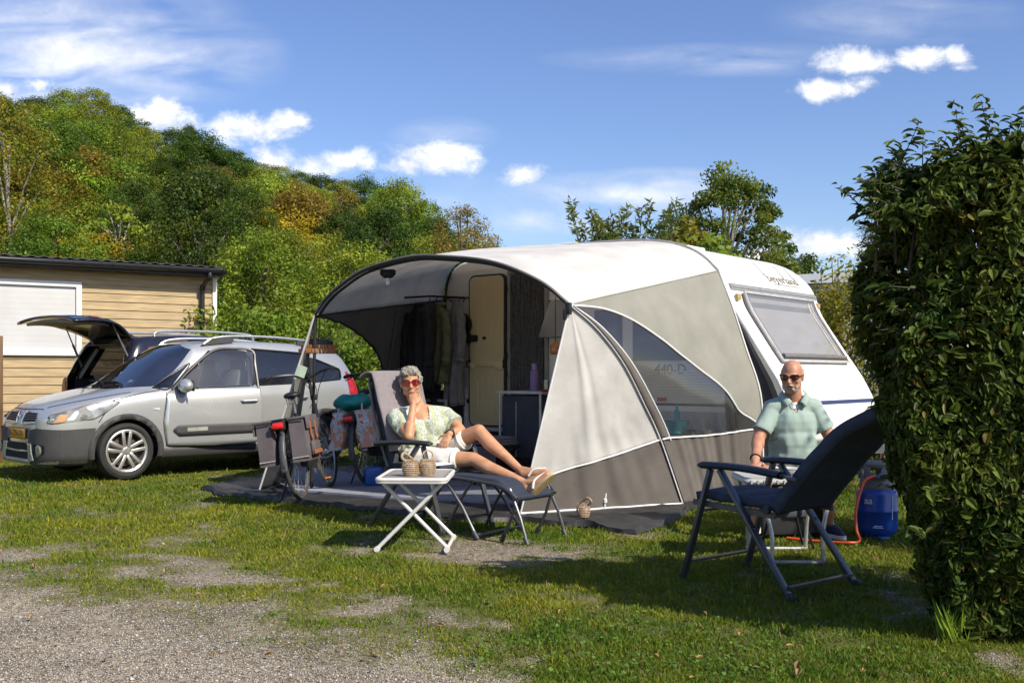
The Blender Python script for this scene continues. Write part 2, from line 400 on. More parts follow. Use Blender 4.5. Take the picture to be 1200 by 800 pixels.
def build_ground():
    xs = np.concatenate([[-300, -200, -120, -80, -60], np.arange(-48, -9.5, 2.), np.arange(-9, 6.01, .06), np.arange(7, 40, 2.5), [50, 80, 120, 200, 300]])
    ys = np.concatenate([[-100, -40, -10, 0, 2], np.arange(2.6, 9, .06), np.arange(9, 17, .14), np.arange(17, 60, 1.5), [65, 80, 100, 140, 200, 350, 600]])
    X, Y = np.meshgrid(xs, ys); m = ground_mask(X, Y)
    fine = (Y > 2.5) & (Y < 17) & (np.abs(X) < 9)
    Z = np.where(fine, (vnoise(X, Y, .5, 5)-.5)*.03+(vnoise(X, Y, .13, 6)-.5)*.015*m-.01, -.01)
    flat = np.exp(-(((X+.2)/3.6)**4+((Y-10.2)/1.9)**4)); Z = Z*(1-flat)-.012*flat
    Z += np.vectorize(hill)(X, Y)
    nx = len(xs); ny = len(ys); idx = np.arange(nx*ny).reshape(ny, nx)
    f = np.stack([idx[:-1, :-1], idx[:-1, 1:], idx[1:, 1:], idx[1:, :-1]], -1).reshape(-1, 4)
    mt = bpy.data.materials.new('ground_soil'); mt.use_nodes = True; nt = mt.node_tree; N = nt.nodes; L = nt.links; b = N['Principled BSDF']
    tc = N.new('ShaderNodeTexCoord')
    def vor(sc):
        v = N.new('ShaderNodeTexVoronoi'); v.inputs['Scale'].default_value = sc; L.new(tc.outputs['Object'], v.inputs['Vector']); return v
    v1 = vor(70); v2 = vor(160)
    rp = N.new('ShaderNodeValToRGB'); e = rp.color_ramp.elements
    e[0].position = 0; e[0].color = (.11, .09, .066, 1); e[1].position = 1; e[1].color = (.52, .47, .39, 1)
    for p, c in ((.25, (.26, .215, .16, 1)), (.5, (.36, .305, .235, 1)), (.8, (.42, .375, .31, 1))):
        q = e.new(p); q.color = c
    sx = N.new('ShaderNodeSeparateColor'); L.new(v1.outputs['Color'], sx.inputs[0]); L.new(sx.outputs[0], rp.inputs['Fac'])
    n = N.new('ShaderNodeTexNoise'); n.inputs['Scale'].default_value = 1.6; n.inputs['Detail'].default_value = 8; L.new(tc.outputs['Object'], n.inputs['Vector'])
    r2 = N.new('ShaderNodeValToRGB'); r2.color_ramp.elements[0].position = .3; r2.color_ramp.elements[0].color = (.62, .58, .52, 1); r2.color_ramp.elements[1].position = .7; r2.color_ramp.elements[1].color = (1.12, 1.06, .98, 1); L.new(n.outputs['Fac'], r2.inputs['Fac'])
    mx = N.new('ShaderNodeMix'); mx.data_type = 'RGBA'; mx.blend_type = 'MULTIPLY'; mx.inputs['Factor'].default_value = 1; L.new(rp.outputs[0], mx.inputs['A']); L.new(r2.outputs[0], mx.inputs['B'])
    n3 = N.new('ShaderNodeTexNoise'); n3.inputs['Scale'].default_value = 9; n3.inputs['Detail'].default_value = 8; L.new(tc.outputs['Object'], n3.inputs['Vector'])
    r3 = N.new('ShaderNodeValToRGB'); r3.color_ramp.elements[0].position = .35; r3.color_ramp.elements[0].color = (.085, .09, .026, 1); r3.color_ramp.elements[1].position = .68; r3.color_ramp.elements[1].color = (.17, .175, .045, 1); L.new(n3.outputs['Fac'], r3.inputs['Fac'])
    at = N.new('ShaderNodeAttribute'); at.attribute_name = 'cover'
    m3 = N.new('ShaderNodeMix'); m3.data_type = 'RGBA'; L.new(at.outputs['Fac'], m3.inputs['Factor']); L.new(mx.outputs['Result'], m3.inputs['A']); L.new(r3.outputs[0], m3.inputs['B'])
    L.new(m3.outputs['Result'], b.inputs['Base Color']); b.inputs['Roughness'].default_value = .95; b.inputs['Specular IOR Level'].default_value = .2
    bp = N.new('ShaderNodeBump'); bp.inputs['Distance'].default_value = .008; ad = N.new('ShaderNodeMath'); ad.operation = 'ADD'
    L.new(v1.outputs['Distance'], ad.inputs[0]); L.new(v2.outputs['Distance'], ad.inputs[1]); bp.invert = True; L.new(ad.outputs[0], bp.inputs['Height']); L.new(bp.outputs[0], b.inputs['Normal'])
    me = np_mesh('ground', np.stack([X, Y, Z], -1).reshape(-1, 3), f, mt, ('cover', m.ravel()))
    me.polygons.foreach_set('use_smooth', [True]*len(me.polygons))
    o = bpy.data.objects.new('ground', me); link(o); o['kind'] = 'structure'
build_ground()
def in_poly(x, y, poly):
    r = np.zeros(len(x), bool); n = len(poly)
    for i in range(n):
        (x0, y0), (x1, y1) = poly[i], poly[(i+1) % n]
        c = ((y0 > y) != (y1 > y)) & (x < (x1-x0)*(y-y0)/(y1-y0+1e-12)+x0); r ^= c
    return r
MATPOLY = [(p.x, p.y) for p in (G(232, 573), G(300, 585), G(420, 597), G(560, 612), G(640, 613), G(745, 627), G(790, 612), G(818, 592))]+[(2.5, 10.2), (-1.2, 13.0), (-2.6, 12.6), (-3.1, 11.2)]
def build_grass():
    n = 800000
    # denser towards the camera: sample in inverse distance
    iv = RNG.uniform(1/17., 1/3.85, n); y = 1/iv; x = (RNG.uniform(-380, 1480, n)-600)/F*y
    wgt = RNG.uniform(0, 1, n) < np.clip(y/8, .35, 1)
    m = ground_mask(x, y)
    clump = vnoise(x, y, .09, 8)*.6+vnoise(x, y, .3, 9)*.4
    keep = wgt & (RNG.uniform(0, 1, n) < np.clip(m*(.35+1.1*clump)+.012, 0, 1)) & ~in_poly(x, y, MATPOLY)
    x, y, m, clump = x[keep], y[keep], m[keep], clump[keep]; n = len(x)
    hgt = (.010+.018*RNG.random(n)**1.5+.020*clump)*(.45+.55*m)*np.where(RNG.random(n) < .03, 1.8, 1); hgt *= np.clip(.7+y/22, .7, 1.3)
    hgt *= 1-.35*np.exp(-((y-13.2)/2.)**2)
    wd = (.0022+.0026*RNG.random(n))*np.clip(y/6, .8, 2.2); a = RNG.uniform(0, 2*PI, n); ln = RNG.uniform(.1, .9, n)*hgt; b = RNG.uniform(0, 2*PI, n)
    z0 = (vnoise(x, y, .5, 5)-.5)*.03-.018
    dx, dy = np.cos(a)*wd, np.sin(a)*wd; lx, ly = np.cos(b)*ln, np.sin(b)*ln
    vs = np.empty((n, 6, 3), 'f')
    vs[:, 0] = np.stack([x-dx, y-dy, z0], -1); vs[:, 1] = np.stack([x+dx, y+dy, z0], -1)
    vs[:, 2] = np.stack([x+dx*.8+lx*.35, y+dy*.8+ly*.35, z0+hgt*.6], -1); vs[:, 3] = np.stack([x-dx*.8+lx*.35, y-dy*.8+ly*.35, z0+hgt*.6], -1)
    vs[:, 4] = np.stack([x+dx*.12+lx, y+dy*.12+ly, z0+hgt], -1); vs[:, 5] = np.stack([x-dx*.12+lx, y-dy*.12+ly, z0+hgt], -1)
    i = np.arange(n)[:, None]*6; f = np.concatenate([i+np.array([[0, 1, 2, 3]]), i+np.array([[3, 2, 4, 5]])], 0)
    yel = np.clip(vnoise(x, y, .7, 12)*.6+vnoise(x, y, .2, 13)*.5-.15+RNG.normal(0, .18, n), 0, 1)
    dry = RNG.random(n) < .06
    c0 = np.array([.08, .155, .010]); c1 = np.array([.30, .285, .022]); c = c0+(c1-c0)*yel[:, None]; c[dry] = (.30, .24, .10)
    c *= RNG.uniform(.75, 1.2, n)[:, None]
    mt = mk('grass_blade', (1, 1, 1), .6, var=.01, attr='tone', tl=.35, spec=.25)
    o = bpy.data.objects.new('grass', np_mesh('grass', vs.reshape(-1, 3), f, mt, ('tone', np.repeat(c, 6, 0)))); link(o)
    o['kind'] = 'stuff'; tag(o, 'short patchy sunlit grass growing over the pitch', 'grass')
build_grass()
def build_pebbles():
    n = 185000
    iv = RNG.uniform(1/9., 1/3.7, n); y = 1/iv; x = (RNG.uniform(-260, 1330, n)-600)/F*y
    m = ground_mask(x, y); k = (RNG.random(n) < (1-m)**1.5*.8+.002) & ~in_poly(x, y, MATPOLY); x, y = x[k], y[k]; n = len(x)
    s = (.0022+.0036*RNG.random(n)**2.4)*np.where(RNG.random(n) < .012, 2.0, 1)
    oc = np.array([(1, 0, 0), (0, 1, 0), (-1, 0, 0), (0, -1, 0), (.2, .1, .8), (0, 0, -1)])
    a = RNG.uniform(0, 2*PI, n); ca, sa = np.cos(a), np.sin(a); sc = RNG.uniform(.6, 1.4, (n, 6, 3))
    q = oc[None]*sc*s[:, None, None]; vx = q[..., 0]*ca[:, None]-q[..., 1]*sa[:, None]; vy = q[..., 0]*sa[:, None]+q[..., 1]*ca[:, None]
    z0 = (vnoise(x, y, .5, 5)-.5)*.03-.01
    vs = np.stack([vx+x[:, None], vy+y[:, None], q[..., 2]*.8+z0[:, None]+s[:, None]*.3], -1)
    fc = np.array([(0, 1, 4), (1, 2, 4), (2, 3, 4), (3, 0, 4), (1, 0, 5), (2, 1, 5), (3, 2, 5), (0, 3, 5)])
    f = (np.arange(n)[:, None, None]*6+fc[None]).reshape(-1, 3)
    base = np.array([(.30, .27, .23), (.40, .375, .335), (.20, .185, .16), (.44, .40, .33), (.33, .27, .20), (.10, .098, .095), (.55, .53, .50)])
    c = base[RNG.choice(7, n, p=[.27, .2, .17, .1, .12, .1, .04])]*RNG.uniform(.75, 1.2, (n, 1))
    mt = mk('pebble', (1, 1, 1), .85, var=.01, attr='tone', spec=.3)
    o = bpy.data.objects.new('gravel', np_mesh('gravel', vs.reshape(-1, 3), f, mt, ('tone', np.repeat(c, 6, 0)))); link(o)
    o['kind'] = 'stuff'; tag(o, 'loose grey brown gravel of the path and worn patches', 'gravel')
build_pebbles()
def build_cover():
    n = 15000; iv = RNG.uniform(1/10., 1/3.85, n); y = 1/iv; x = (RNG.uniform(-60, 1260, n)-600)/F*y
    m = ground_mask(x, y); cl = vnoise(x, y, .35, 41); k = (RNG.random(n) < m*np.clip((cl-.5)*3.2, .02, 1)) & ~in_poly(x, y, MATPOLY); x, y = x[k], y[k]; n = len(x)
    p = np.stack([x, y, np.full(n, .006)+RNG.uniform(0, .016, n)], -1); nr = RNG.normal(0, .35, (n, 3)); nr[:, 2] = 1; nr /= np.linalg.norm(nr, axis=1)[:, None]
    a = leaves_at(p, nr, RNG.uniform(.010, .026, n), .8); mt = mk('clover_leaf', (.07, .16, .02), .55, col2=(.14, .22, .03), scale=4, attr='tone', tl=.3)
    o = foliage_obj('clover', [a], mt); o['kind'] = 'stuff'; tag(o, 'low clover and broad leaved weeds among the grass', 'clover')
    n = 130; y = 1/RNG.uniform(1/8., 1/3.9, n); x = (RNG.uniform(0, 1200, n)-600)/F*y; k = ~in_poly(x, y, MATPOLY); x, y = x[k], y[k]; n = len(x); p = np.stack([x, y, np.full(n, .018)], -1); nr = RNG.normal(0, .4, (n, 3)); nr[:, 2] = 1; nr /= np.linalg.norm(nr, axis=1)[:, None]
    o = foliage_obj('fallen_leaves', [leaves_at(p, nr, RNG.uniform(.02, .045, n), .6, fold=True)], mk('dead_leaf', (.22, .11, .04), .8, col2=(.34, .21, .08), scale=9, attr='tone')); o['kind'] = 'stuff'; tag(o, 'scattered dry brown leaves lying on grass and gravel', 'fallen leaves')
# ================================================================ foliage
def leaf_cloud(centers, radii, per, size, up=.35, aspect=.55, tones=None, fold=False, rnd=RNG, flat=.75, jit=(.7, 1.25)):
    """leaves scattered through clumps; returns verts, faces, tone"""
    C_ = np.repeat(np.asarray(centers), per, 0); R_ = np.repeat(np.asarray(radii), per); n = len(C_)
    d = rnd.normal(0, 1, (n, 3)); d /= np.linalg.norm(d, axis=1)[:, None]; rr = rnd.random(n)**.45
    off = d*(rr*R_)[:, None]; off[:, 2] *= flat; p = C_+off
    nr = d*.8+rnd.normal(0, .55, (n, 3)); nr[:, 2] += up; nr /= np.linalg.norm(nr, axis=1)[:, None]
    return leaves_at(p, nr, size*rnd.uniform(.6, 1.35, n), aspect, np.repeat(tones, per) if tones is not None else None, fold, rnd, jit)
def leaves_at(p, nr, sz, aspect=.55, tones=None, fold=False, rnd=RNG, jit=(.7, 1.25), axis=None):
    n = len(p); t = rnd.normal(0, 1, (n, 3)) if axis is None else axis
    t = t-nr*(t*nr).sum(1)[:, None]; t /= np.linalg.norm(t, axis=1)[:, None]+1e-9; b = np.cross(nr, t)
    s = np.asarray(sz)[:, None]; tone = rnd.uniform(jit[0], jit[1], n)*(1 if tones is None else tones)
    if not fold:
        vs = np.stack([p-t*s*.5, p+b*s*aspect*.5-t*s*.05, p+t*s*.5, p-b*s*aspect*.5-t*s*.05], 1); k = 4
        f = np.arange(n*4).reshape(n, 4)
    else:       # ovate leaf folded along its midrib, tip drooping: 8 verts, 4 quads
        w = s*aspect*.5; dn = nr*s*.15; vs = []
        for l, dz in ((-.5, 0), (-.22, -.1), (.05, -.1), (.30, .25), (.56, 1.1)): vs.append(p+t*s*l-dn*dz)
        for sg in (-1, 1):
            for l, q, dz in ((-.30, .74, -.9), (-.02, 1.0, -.9), (.28, .68, -.3)): vs.append(p+t*s*l+b*w*q*sg-dn*dz)
        vs = np.stack(vs, 1); k = 11; tri = []
        for o in (5, 8): tri += [(0, 1, o), (o, 1, o+1), (1, 2, o+1), (o+1, 2, o+2), (2, 3, o+2), (o+2, 3, 4)]
        f = (np.arange(n)[:, None, None]*11+np.array(tri)[None]).reshape(-1, 3)
    return vs.reshape(-1, 3), f, np.repeat(tone, k, 0)
def foliage_obj(name, parts, mat, parent=None, kind=None):
    vs = []; fs = []; ts = []; o = 0
    for v, f, t in parts: vs.append(v); fs.append(f+o); ts.append(t); o += len(v)
    ts = np.concatenate(ts)
    me = np_mesh(name, np.concatenate(vs), np.concatenate(fs), mat, ('tone', ts)); ob = bpy.data.objects.new(name, me); link(ob, parent)
    return ob
def leafmat(name, c1, c2, objvar=0, tl=.48, scale=1.2, rough=.5):
    return mk(name, c1, rough, col2=c2, scale=scale, thr=(.35, .65), attr='tone', tl=tl, spec=.35, objvar=objvar)
LM = {'dark': leafmat('leaf_dark', (.04, .095, .013), (.11, .165, .022), .6), 'mid': leafmat('leaf_mid', (.11, .20, .016), (.23, .31, .03), .6),
      'olive': leafmat('leaf_olive', (.19, .25, .022), (.36, .38, .036), .6), 'yellow': leafmat('leaf_yellow', (.42, .34, .02), (.58, .44, .03), .3),
      'rust': leafmat('leaf_rust', (.22, .15, .02), (.30, .22, .03), .6), 'bright': leafmat('leaf_bright', (.17, .28, .024), (.36, .42, .038), .5),
      'acacia': leafmat('leaf_acacia', (.075, .14, .02), (.21, .23, .03)), 'willow': leafmat('leaf_willow', (.24, .18, .035), (.36, .27, .055)),
      'conifer': leafmat('leaf_conifer', (.03, .055, .03), (.06, .09, .05)), 'shrub': leafmat('leaf_shrub', (.08, .13, .025), (.19, .20, .035)),
      'golden': leafmat('leaf_golden', (.13, .17, .018), (.38, .30, .025), scale=2.5)}
BARK = mk('bark', (.10, .075, .055), .9, scale=6, var=.4, bump=.02, bscale=18, stretch=(1, 1, .25))
BARKP = mk('bark_pale', (.30, .27, .22), .9, scale=6, var=.35, bump=.01, bscale=18, stretch=(1, 1, .25))
def make_tree(name, label, cat, h, w, clumps, per, lsize, mat, group=None, bark=BARK, crown0=.25, seed=1, loc=(0, 0, 0), aspect=.55, spread=.3, flat=.75, shape=0, tr=1., limbs=14, cr=None, tone_rng=(.65, 1.25)):
    rnd = np.random.default_rng(seed)
    root = thing(name, label, cat, loc, 0, group)
    cs = []; rs = []
    for i in range(clumps):
        t = (i+.5)/clumps; z = crown0+(1-crown0)*t; a = i*2.39996+rnd.uniform(-.4, .4)
        env = [math.sin(PI*min(1, .12+.86*(z-crown0)/(1-crown0)))**.65, 1.05-(z-crown0)/(1-crown0), .55+.6*math.sin(PI*(z-crown0)/(1-crown0))][shape]
        rad = env*(.35+.65*rnd.random()**.5)*w/2*rnd.uniform(.8, 1.15)
        cs.append((math.cos(a)*rad, math.sin(a)*rad, z*h+rnd.uniform(-.04, .04)*h)); rs.append((cr or w*.17)*rnd.uniform(.65, 1.35))
    tn = rnd.uniform(tone_rng[0], tone_rng[1], clumps)
    foliage_obj('crown', [leaf_cloud(cs, rs, per, lsize, aspect=aspect, tones=tn, rnd=rnd, flat=flat)], mat, root)
    t = MB(); r0 = (h*.022+.03)*tr
    top = V((rnd.uniform(-.05, .05)*w, rnd.uniform(-.05, .05)*w, h*.86)); tp = [V((0, 0, -.3)), V((rnd.uniform(-.04, .04)*w, rnd.uniform(-.04, .04)*w, h*.3)), V((rnd.uniform(-.05, .05)*w, 0, h*.6)), top]
    t.tube(spline(tp, 10), [r0*(1-.85*i/9) for i in range(10)], 7)
    for i in rnd.choice(clumps, min(limbs, clumps), replace=False):
        c = V(cs[i]); z0 = max(.12*h, c.z*rnd.uniform(.45, .7)); k = min(1, max(0, z0/(h*.86))); b = spline(tp, 20)[int(k*19)]
        t.tube([b, b.lerp(c, .5)+V((0, 0, .04*h)), c], [r0*.42*(1-k*.5), r0*.25, r0*.08], 5)
    obj('trunk', t, bark, root); return root
build_cover()
HG = 'trees and bushes on the wooded hillside'
def hillside():
    protos = []
    spec = [('deciduous_tree', 'dark green broad tree standing on the wooded hillside', 5.6, 4.6, 90, 210, .115, 'dark', BARK), ('deciduous_tree', 'mid green rounded tree standing on the wooded hillside', 5.0, 4.2, 84, 200, .11, 'mid', BARK),
            ('deciduous_tree', 'olive green loose tree standing on the wooded hillside', 5.2, 3.8, 76, 200, .10, 'olive', BARKP), ('deciduous_tree', 'fresh green full tree standing on the wooded hillside', 5.0, 4.4, 84, 200, .11, 'bright', BARK)]
    for i, (n, l, h, w, c, p, s, m, b) in enumerate(spec):
        protos.append(make_tree(n, l, 'tree', h, w, c, p, s, LM[m], HG, b, .2, 40+i, (0, -500-20*i, 0), cr=w*.125, tone_rng=(.5, 1.3)))
    bsp = [('bush', 'olive green hillside bush below the trees', 2.2, 2.6, 34, 240, .075, 'olive'), ('bush', 'mid green leafy hillside bush below the trees', 2.0, 2.8, 34, 240, .08, 'mid'), ('bush', 'rust brown autumn bush on the hillside', 1.8, 2.4, 32, 220, .07, 'rust'),
           ('bush', 'fresh green hillside bush below the trees', 1.9, 2.6, 34, 240, .08, 'bright'), ('bush', 'yellow leaved bush on the hillside', 2.0, 2.2, 32, 220, .075, 'yellow'), ('bush', 'dark green hillside bush below the trees', 2.0, 2.7, 34, 240, .08, 'dark')]
    bush = [make_tree(n, l, 'bush', h, w, c, p, s, LM[m], HG, BARK, .05, 70+i, (20, -500-20*i, 0), limbs=5) for i, (n, l, h, w, c, p, s, m) in enumerate(bsp)]
    used = set()
    SKY = [(-60, 128), (0, 124), (60, 116), (112, 110), (140, 134), (165, 152), (232, 162), (300, 194), (350, 206), (440, 218), (480, 228), (510, 258), (560, 284), (620, 300)]
    HT = {}
    def put(pr, x, y, s, rz):
        z = hill(x, y)-.15; px = 600+F*x/y; s = max(.3, min(s, (H+(HZ-interp(px, SKY))/F*y-z)/(HT[pr.name]*1.12)))
        key = pr.name
        if key not in used: used.add(key); o = pr
        else: o = dup(pr)
        o.location = (x, y, z); o.rotation_euler = (0, 0, rz); o.scale = (s*random.uniform(.9, 1.1), s*random.uniform(.9, 1.1), s*random.uniform(.85, 1.1))
    HT.update({p.name: q[2] for p, q in zip(protos, spec)}); HT.update({p.name: q[2] for p, q in zip(bush, bsp)})
    R = random.Random(5); pts = []
    def free(x, y, d): return all((x-a)**2+(y-b)**2 > d*d for a, b in pts)
    # hand placed trees that shape the skyline: px, row of the top, distance, kind, size
    sky_t = [(8, 128, 46, 0, 1.1), (42, 118, 47, 0, 1.0), (78, 110, 47, 3, 1.05), (112, 106, 46, 2, 1.0), (140, 128, 44, 0, 1.0), (100, 150, 41, 0, 1.25), (55, 165, 40, 3, 1.0), (165, 150, 43, 2, 1.0), (20, 180, 38, 2, .9),
             (205, 155, 42, 0, 1.0), (232, 160, 40, 0, 1.25), (180, 195, 38, 0, 1.2), (265, 178, 41, 0, 1.0), (245, 205, 36, 0, 1.1), (130, 205, 37, 0, 1.15), (300, 192, 44, 2, .9), (325, 196, 46, 2, .9), (352, 204, 46, 1, .8), (378, 208, 44, 0, .8), (405, 212, 44, 2, .8), (430, 212, 43, 0, .9), (455, 222, 42, 1, 1.0), (470, 218, 40, 3, 1.05),
             (495, 240, 40, 1, .9), (510, 262, 38, 0, .8), (440, 240, 36, 2, .9), (530, 290, 34, 1, .7), (400, 250, 35, 0, .8), (340, 240, 36, 2, .8)]
    for px, py, D, k, s in sky_t:
        p = P(px, py, D); h = protos[k].name; hh = spec[k][2]*1.0*s
        x, y = p.x, p.y; used.add(protos[k].name) if False else None
        pr = protos[k]
        first = pr.name not in used; used.add(pr.name); o = pr if first else dup(pr)
        z = hill(x, y)-.3; sz = (p.z-z)/spec[k][2]
        o.location = (x, y, z); o.rotation_euler = (0, 0, R.uniform(0, 6.28)); s2 = max(.6, min(1.5, sz)); o.scale = (s2*R.uniform(.9, 1.1)*s**.5, s2*R.uniform(.9, 1.1)*s**.5, sz); pts.append((x, y))
    n = 0; tries = 0
    while n < 46 and tries < 4000:
        tries += 1; y = R.uniform(25, 46); px = R.uniform(-40, 590); x = (px-600)/F*y
        if hill(x, y) < .6 or not free(x, y, 3.0): continue
        pts.append((x, y)); k = R.choices([0, 1, 2, 3], [.32, .26, .26, .16])[0]; put(protos[k], x, y, R.uniform(.5, .8), R.uniform(0, 6.28)); n += 1
    n = 0; tries = 0
    while n < 165 and tries < 9000:
        tries += 1; y = R.uniform(20.5, 44); px = R.uniform(-60, 640); x = (px-600)/F*y
        if not free(x, y, 1.25) or (x < -4.6 and y < 22.5): continue
        pts.append((x, y)); near = y < 25
        k = R.choices([0, 1, 2, 3, 4, 5], [.36, .24, .02 if near else .04, .22, .0 if near else .05, .15])[0]; put(bush[k], x, y, R.uniform(.65, 1.15)*(.9 if near else 1.), R.uniform(0, 6.28)); n += 1
    for px, py, D, s, k in ((302, 262, 30, .8, 4), (318, 275, 30, 1.0, 4), (288, 255, 31, .6, 4), (330, 288, 29, .7, 4), (345, 262, 32, 1.2, 2), (362, 272, 31, 1.0, 2), (108, 215, 34, 1.1, 2), (40, 230, 33, 1.1, 2), (75, 215, 33, .9, 2), (100, 235, 31, .9, 3)):
        D = min(np.arange(24, 46, .25), key=lambda d: abs(hill(P(px, py, d).x, d)+1.2*s-P(px, py, d).z)); p = P(px, py, D); put(bush[k], p.x, p.y, s*1.25, R.uniform(0, 6))
    for pr in protos+bush:
        if pr.name not in used:
            for c in kids(pr): bpy.data.objects.remove(c)
            bpy.data.objects.remove(pr)
    # pale bare-stemmed sapling half way up the slope
    p = P(138, 262, 29); make_tree('sapling', 'thin pale stemmed sapling with drooping fresh leaves on the slope', 'tree', 3.0, 1.7, 14, 40, .16, LM['bright'], bark=BARKP, crown0=.5, seed=91, loc=(p.x, p.y, hill(p.x, p.y)), cr=.28)
    p = P(6, 240, 27); make_tree('birch_tree', 'slender yellowing birch with pale stem above the chalet roof', 'tree', 6.0, 2.8, 60, 230, .085, LM['golden'], tr=.5, bark=BARKP, crown0=.3, seed=92, loc=(p.x, p.y, hill(p.x, p.y)), cr=.5)
hillside()
def other_trees():
    p = P(858, 438, 28); make_tree('acacia_tree', 'tall feathery dark green acacia behind the caravan front', 'tree', 6.7, 3.9, 110, 210, .11, LM['acacia'], crown0=.36, seed=3, loc=(p.x, p.y, 0), cr=.38, flat=.62, limbs=40, bark=BARKP, aspect=.5)
    p = P(806, 438, 26); make_tree('small_tree', 'yellowing leafy tree low beside the acacia', 'tree', 4.9, 1.9, 34, 150, .15, LM['golden'], crown0=.3, seed=4, loc=(p.x, p.y, 0), cr=.36)
    p = P(842, 438, 22); make_tree('small_tree', 'broad leaved green tree in front of the acacia', 'tree', 4.1, 2.0, 26, 60, .18, LM['mid'], crown0=.3, seed=14, loc=(p.x, p.y, 0), cr=.34)
    p = P(920, 438, 30); make_tree('small_tree', 'small dark tree beside the white mobile home', 'tree', 4.9, 2.2, 30, 160, .14, LM['dark'], crown0=.3, seed=15, loc=(p.x, p.y, 0), cr=.34)
    p = P(545, 438, 30); make_tree('willow_tree', 'loose brownish willow beyond the awning roof', 'tree', 5.9, 2.7, 66, 220, .10, LM['willow'], crown0=.25, seed=5, loc=(p.x, p.y, 0), cr=.4, aspect=.3, limbs=30)
    p = P(505, 438, 31); make_tree('willow_tree', 'low olive willow bush left of the brownish willow', 'tree', 5.0, 2.6, 46, 90, .085, LM['olive'], crown0=.2, seed=6, loc=(p.x, p.y, .4), cr=.4, aspect=.3)
    # buddleia behind the caravan roof: long arching shoots with narrow leaves
    root = thing('tall_shrub', 'tall arching shrub with narrow leaves above the caravan roof', 'shrub', (P(722, 438, 18).x, 18, 0))
    rnd = np.random.default_rng(8); st = MB(); P_ = []; N_ = []; S_ = []; A_ = []
    for i in range(34):
        px = rnd.uniform(665, 788); top = 1.2+(438-rnd.uniform(240, 278)+(6 if px < 690 else 0))/F*18; tx = (px-722)/F*18; ty = rnd.uniform(-.6, .6)
        pts = spline([V((tx*.25, ty*.3, 0)), V((tx*.55, ty*.6, top*.5)), V((tx*.9, ty, top*.88)), V((tx*1.1+rnd.uniform(-.12, .12), ty*1.1, top))], 24)
        st.tube(pts, [.016*(1-.8*j/23) for j in range(24)], 5)
        for j in range(9, 24):
            for q in range(5):
                d = V((rnd.normal(), rnd.normal(), rnd.uniform(-.1, .9))).normalized(); P_.append(pts[j]+d*.085); A_.append(d); N_.append(V((rnd.normal(), rnd.normal(), rnd.normal()))); S_.append(rnd.uniform(.10, .2))
    N_ = np.array(N_); N_ /= np.linalg.norm(N_, axis=1)[:, None]
    foliage_obj('foliage', [leaves_at(np.array(P_), N_, S_, .25, rnd=rnd, axis=np.array(A_))], LM['shrub'], root); obj('stem', st, BARK, root)
    # golden bush at the caravan's far corner
    for i, (px, D, h, w, lab) in enumerate(((985, 13.6, 2.35, 1.2, 'golden green bush growing against the far caravan corner'), (1030, 13.0, 2.5, 1.5, 'golden green bush half hidden by the tall hedge'), (1075, 13.4, 2.4, 1.6, 'green bush behind the tall hedge'))):
        p = P(px, 438, D); b = make_tree('golden_bush', lab, 'bush', h, w, 60, 95, .06, LM['golden'], crown0=.02, seed=20+i, loc=(p.x, p.y, 0), shape=2, cr=.27)
    # upright shoots on the golden bush
    root = thing('leafy_shrub', 'loose shrub with upright yellow green shoots over the golden bush', 'shrub', (P(985, 438, 14.2).x, 14.2, 0)); st = MB(); P_ = []; A_ = []; S_ = []; N_ = []
    for px, py in ((962, 318), (975, 305), (982, 302), (1000, 310), (1012, 312), (955, 330), (1022, 306)):
        t = P(px, py, 14.2)-V(root.location); pts = spline([V((t.x*.5, 0, 0)), V((t.x*.8, 0, t.z*.6)), t], 20); st.tube(pts, .006, 4)
        for j in range(9, 20):
            for q in range(4):
                d = V((rnd.normal(), rnd.normal(), rnd.uniform(-.3, .6))).normalized(); P_.append(pts[j]+d*.07); A_.append(d); S_.append(rnd.uniform(.08, .16)); N_.append(V((rnd.normal(), rnd.normal(), 1.)))
    N_ = np.array(N_); N_ /= np.linalg.norm(N_, axis=1)[:, None]
    foliage_obj('foliage', [leaves_at(np.array(P_), N_, S_, .28, rnd=rnd, axis=np.array(A_))], LM['golden'], root); obj('stem', st, BARK, root)
    # soft conifer above the hedge
    p = P(1040, 438, 21); root = thing('conifer_tree', 'soft grey green conifer showing above the hedge corner', 'tree', (p.x, p.y, 0)); tk = MB(); P_ = []; A_ = []; S_ = []; N_ = []
    tk.tube([V((0, 0, -.2)), V((0, 0, 3)), V((.05, 0, 5.6))], [.14, .08, .015], 7)
    for i in range(150):
        z = rnd.uniform(1.4, 5.5); R_ = (1.25*(5.9-z)/4.4)**.8*rnd.uniform(.6, 1.05); a = rnd.uniform(0, 6.28); e = V((math.cos(a)*R_, math.sin(a)*R_, z+R_*.12))
        b = V((0, 0, z)); tk.tube([b, b.lerp(e, .6)+V((0, 0, .05)), e], [.018, .01, .003], 4)
        for j in range(46):
            t = rnd.uniform(.3, 1.05); d = V((rnd.normal(), rnd.normal(), rnd.normal()-.3)).normalized(); P_.append(b.lerp(e, t)+d*.07); A_.append((d+(e-b).normalized()*.8)); N_.append(V((rnd.normal(), rnd.normal(), rnd.normal()))); S_.append(rnd.uniform(.1, .22))
    N_ = np.array(N_); N_ /= np.linalg.norm(N_, axis=1)[:, None]
    foliage_obj('crown', [leaves_at(np.array(P_), N_, S_, .12, rnd=rnd, axis=np.array(A_))], LM['conifer'], root); obj('trunk', tk, BARK, root)
    # hedge row behind the parked cars
    root = thing('clipped_hedge', 'dense leafy hedge row behind the silver car', 'hedge', (-4, 19, 0)); cs = []; rs = []
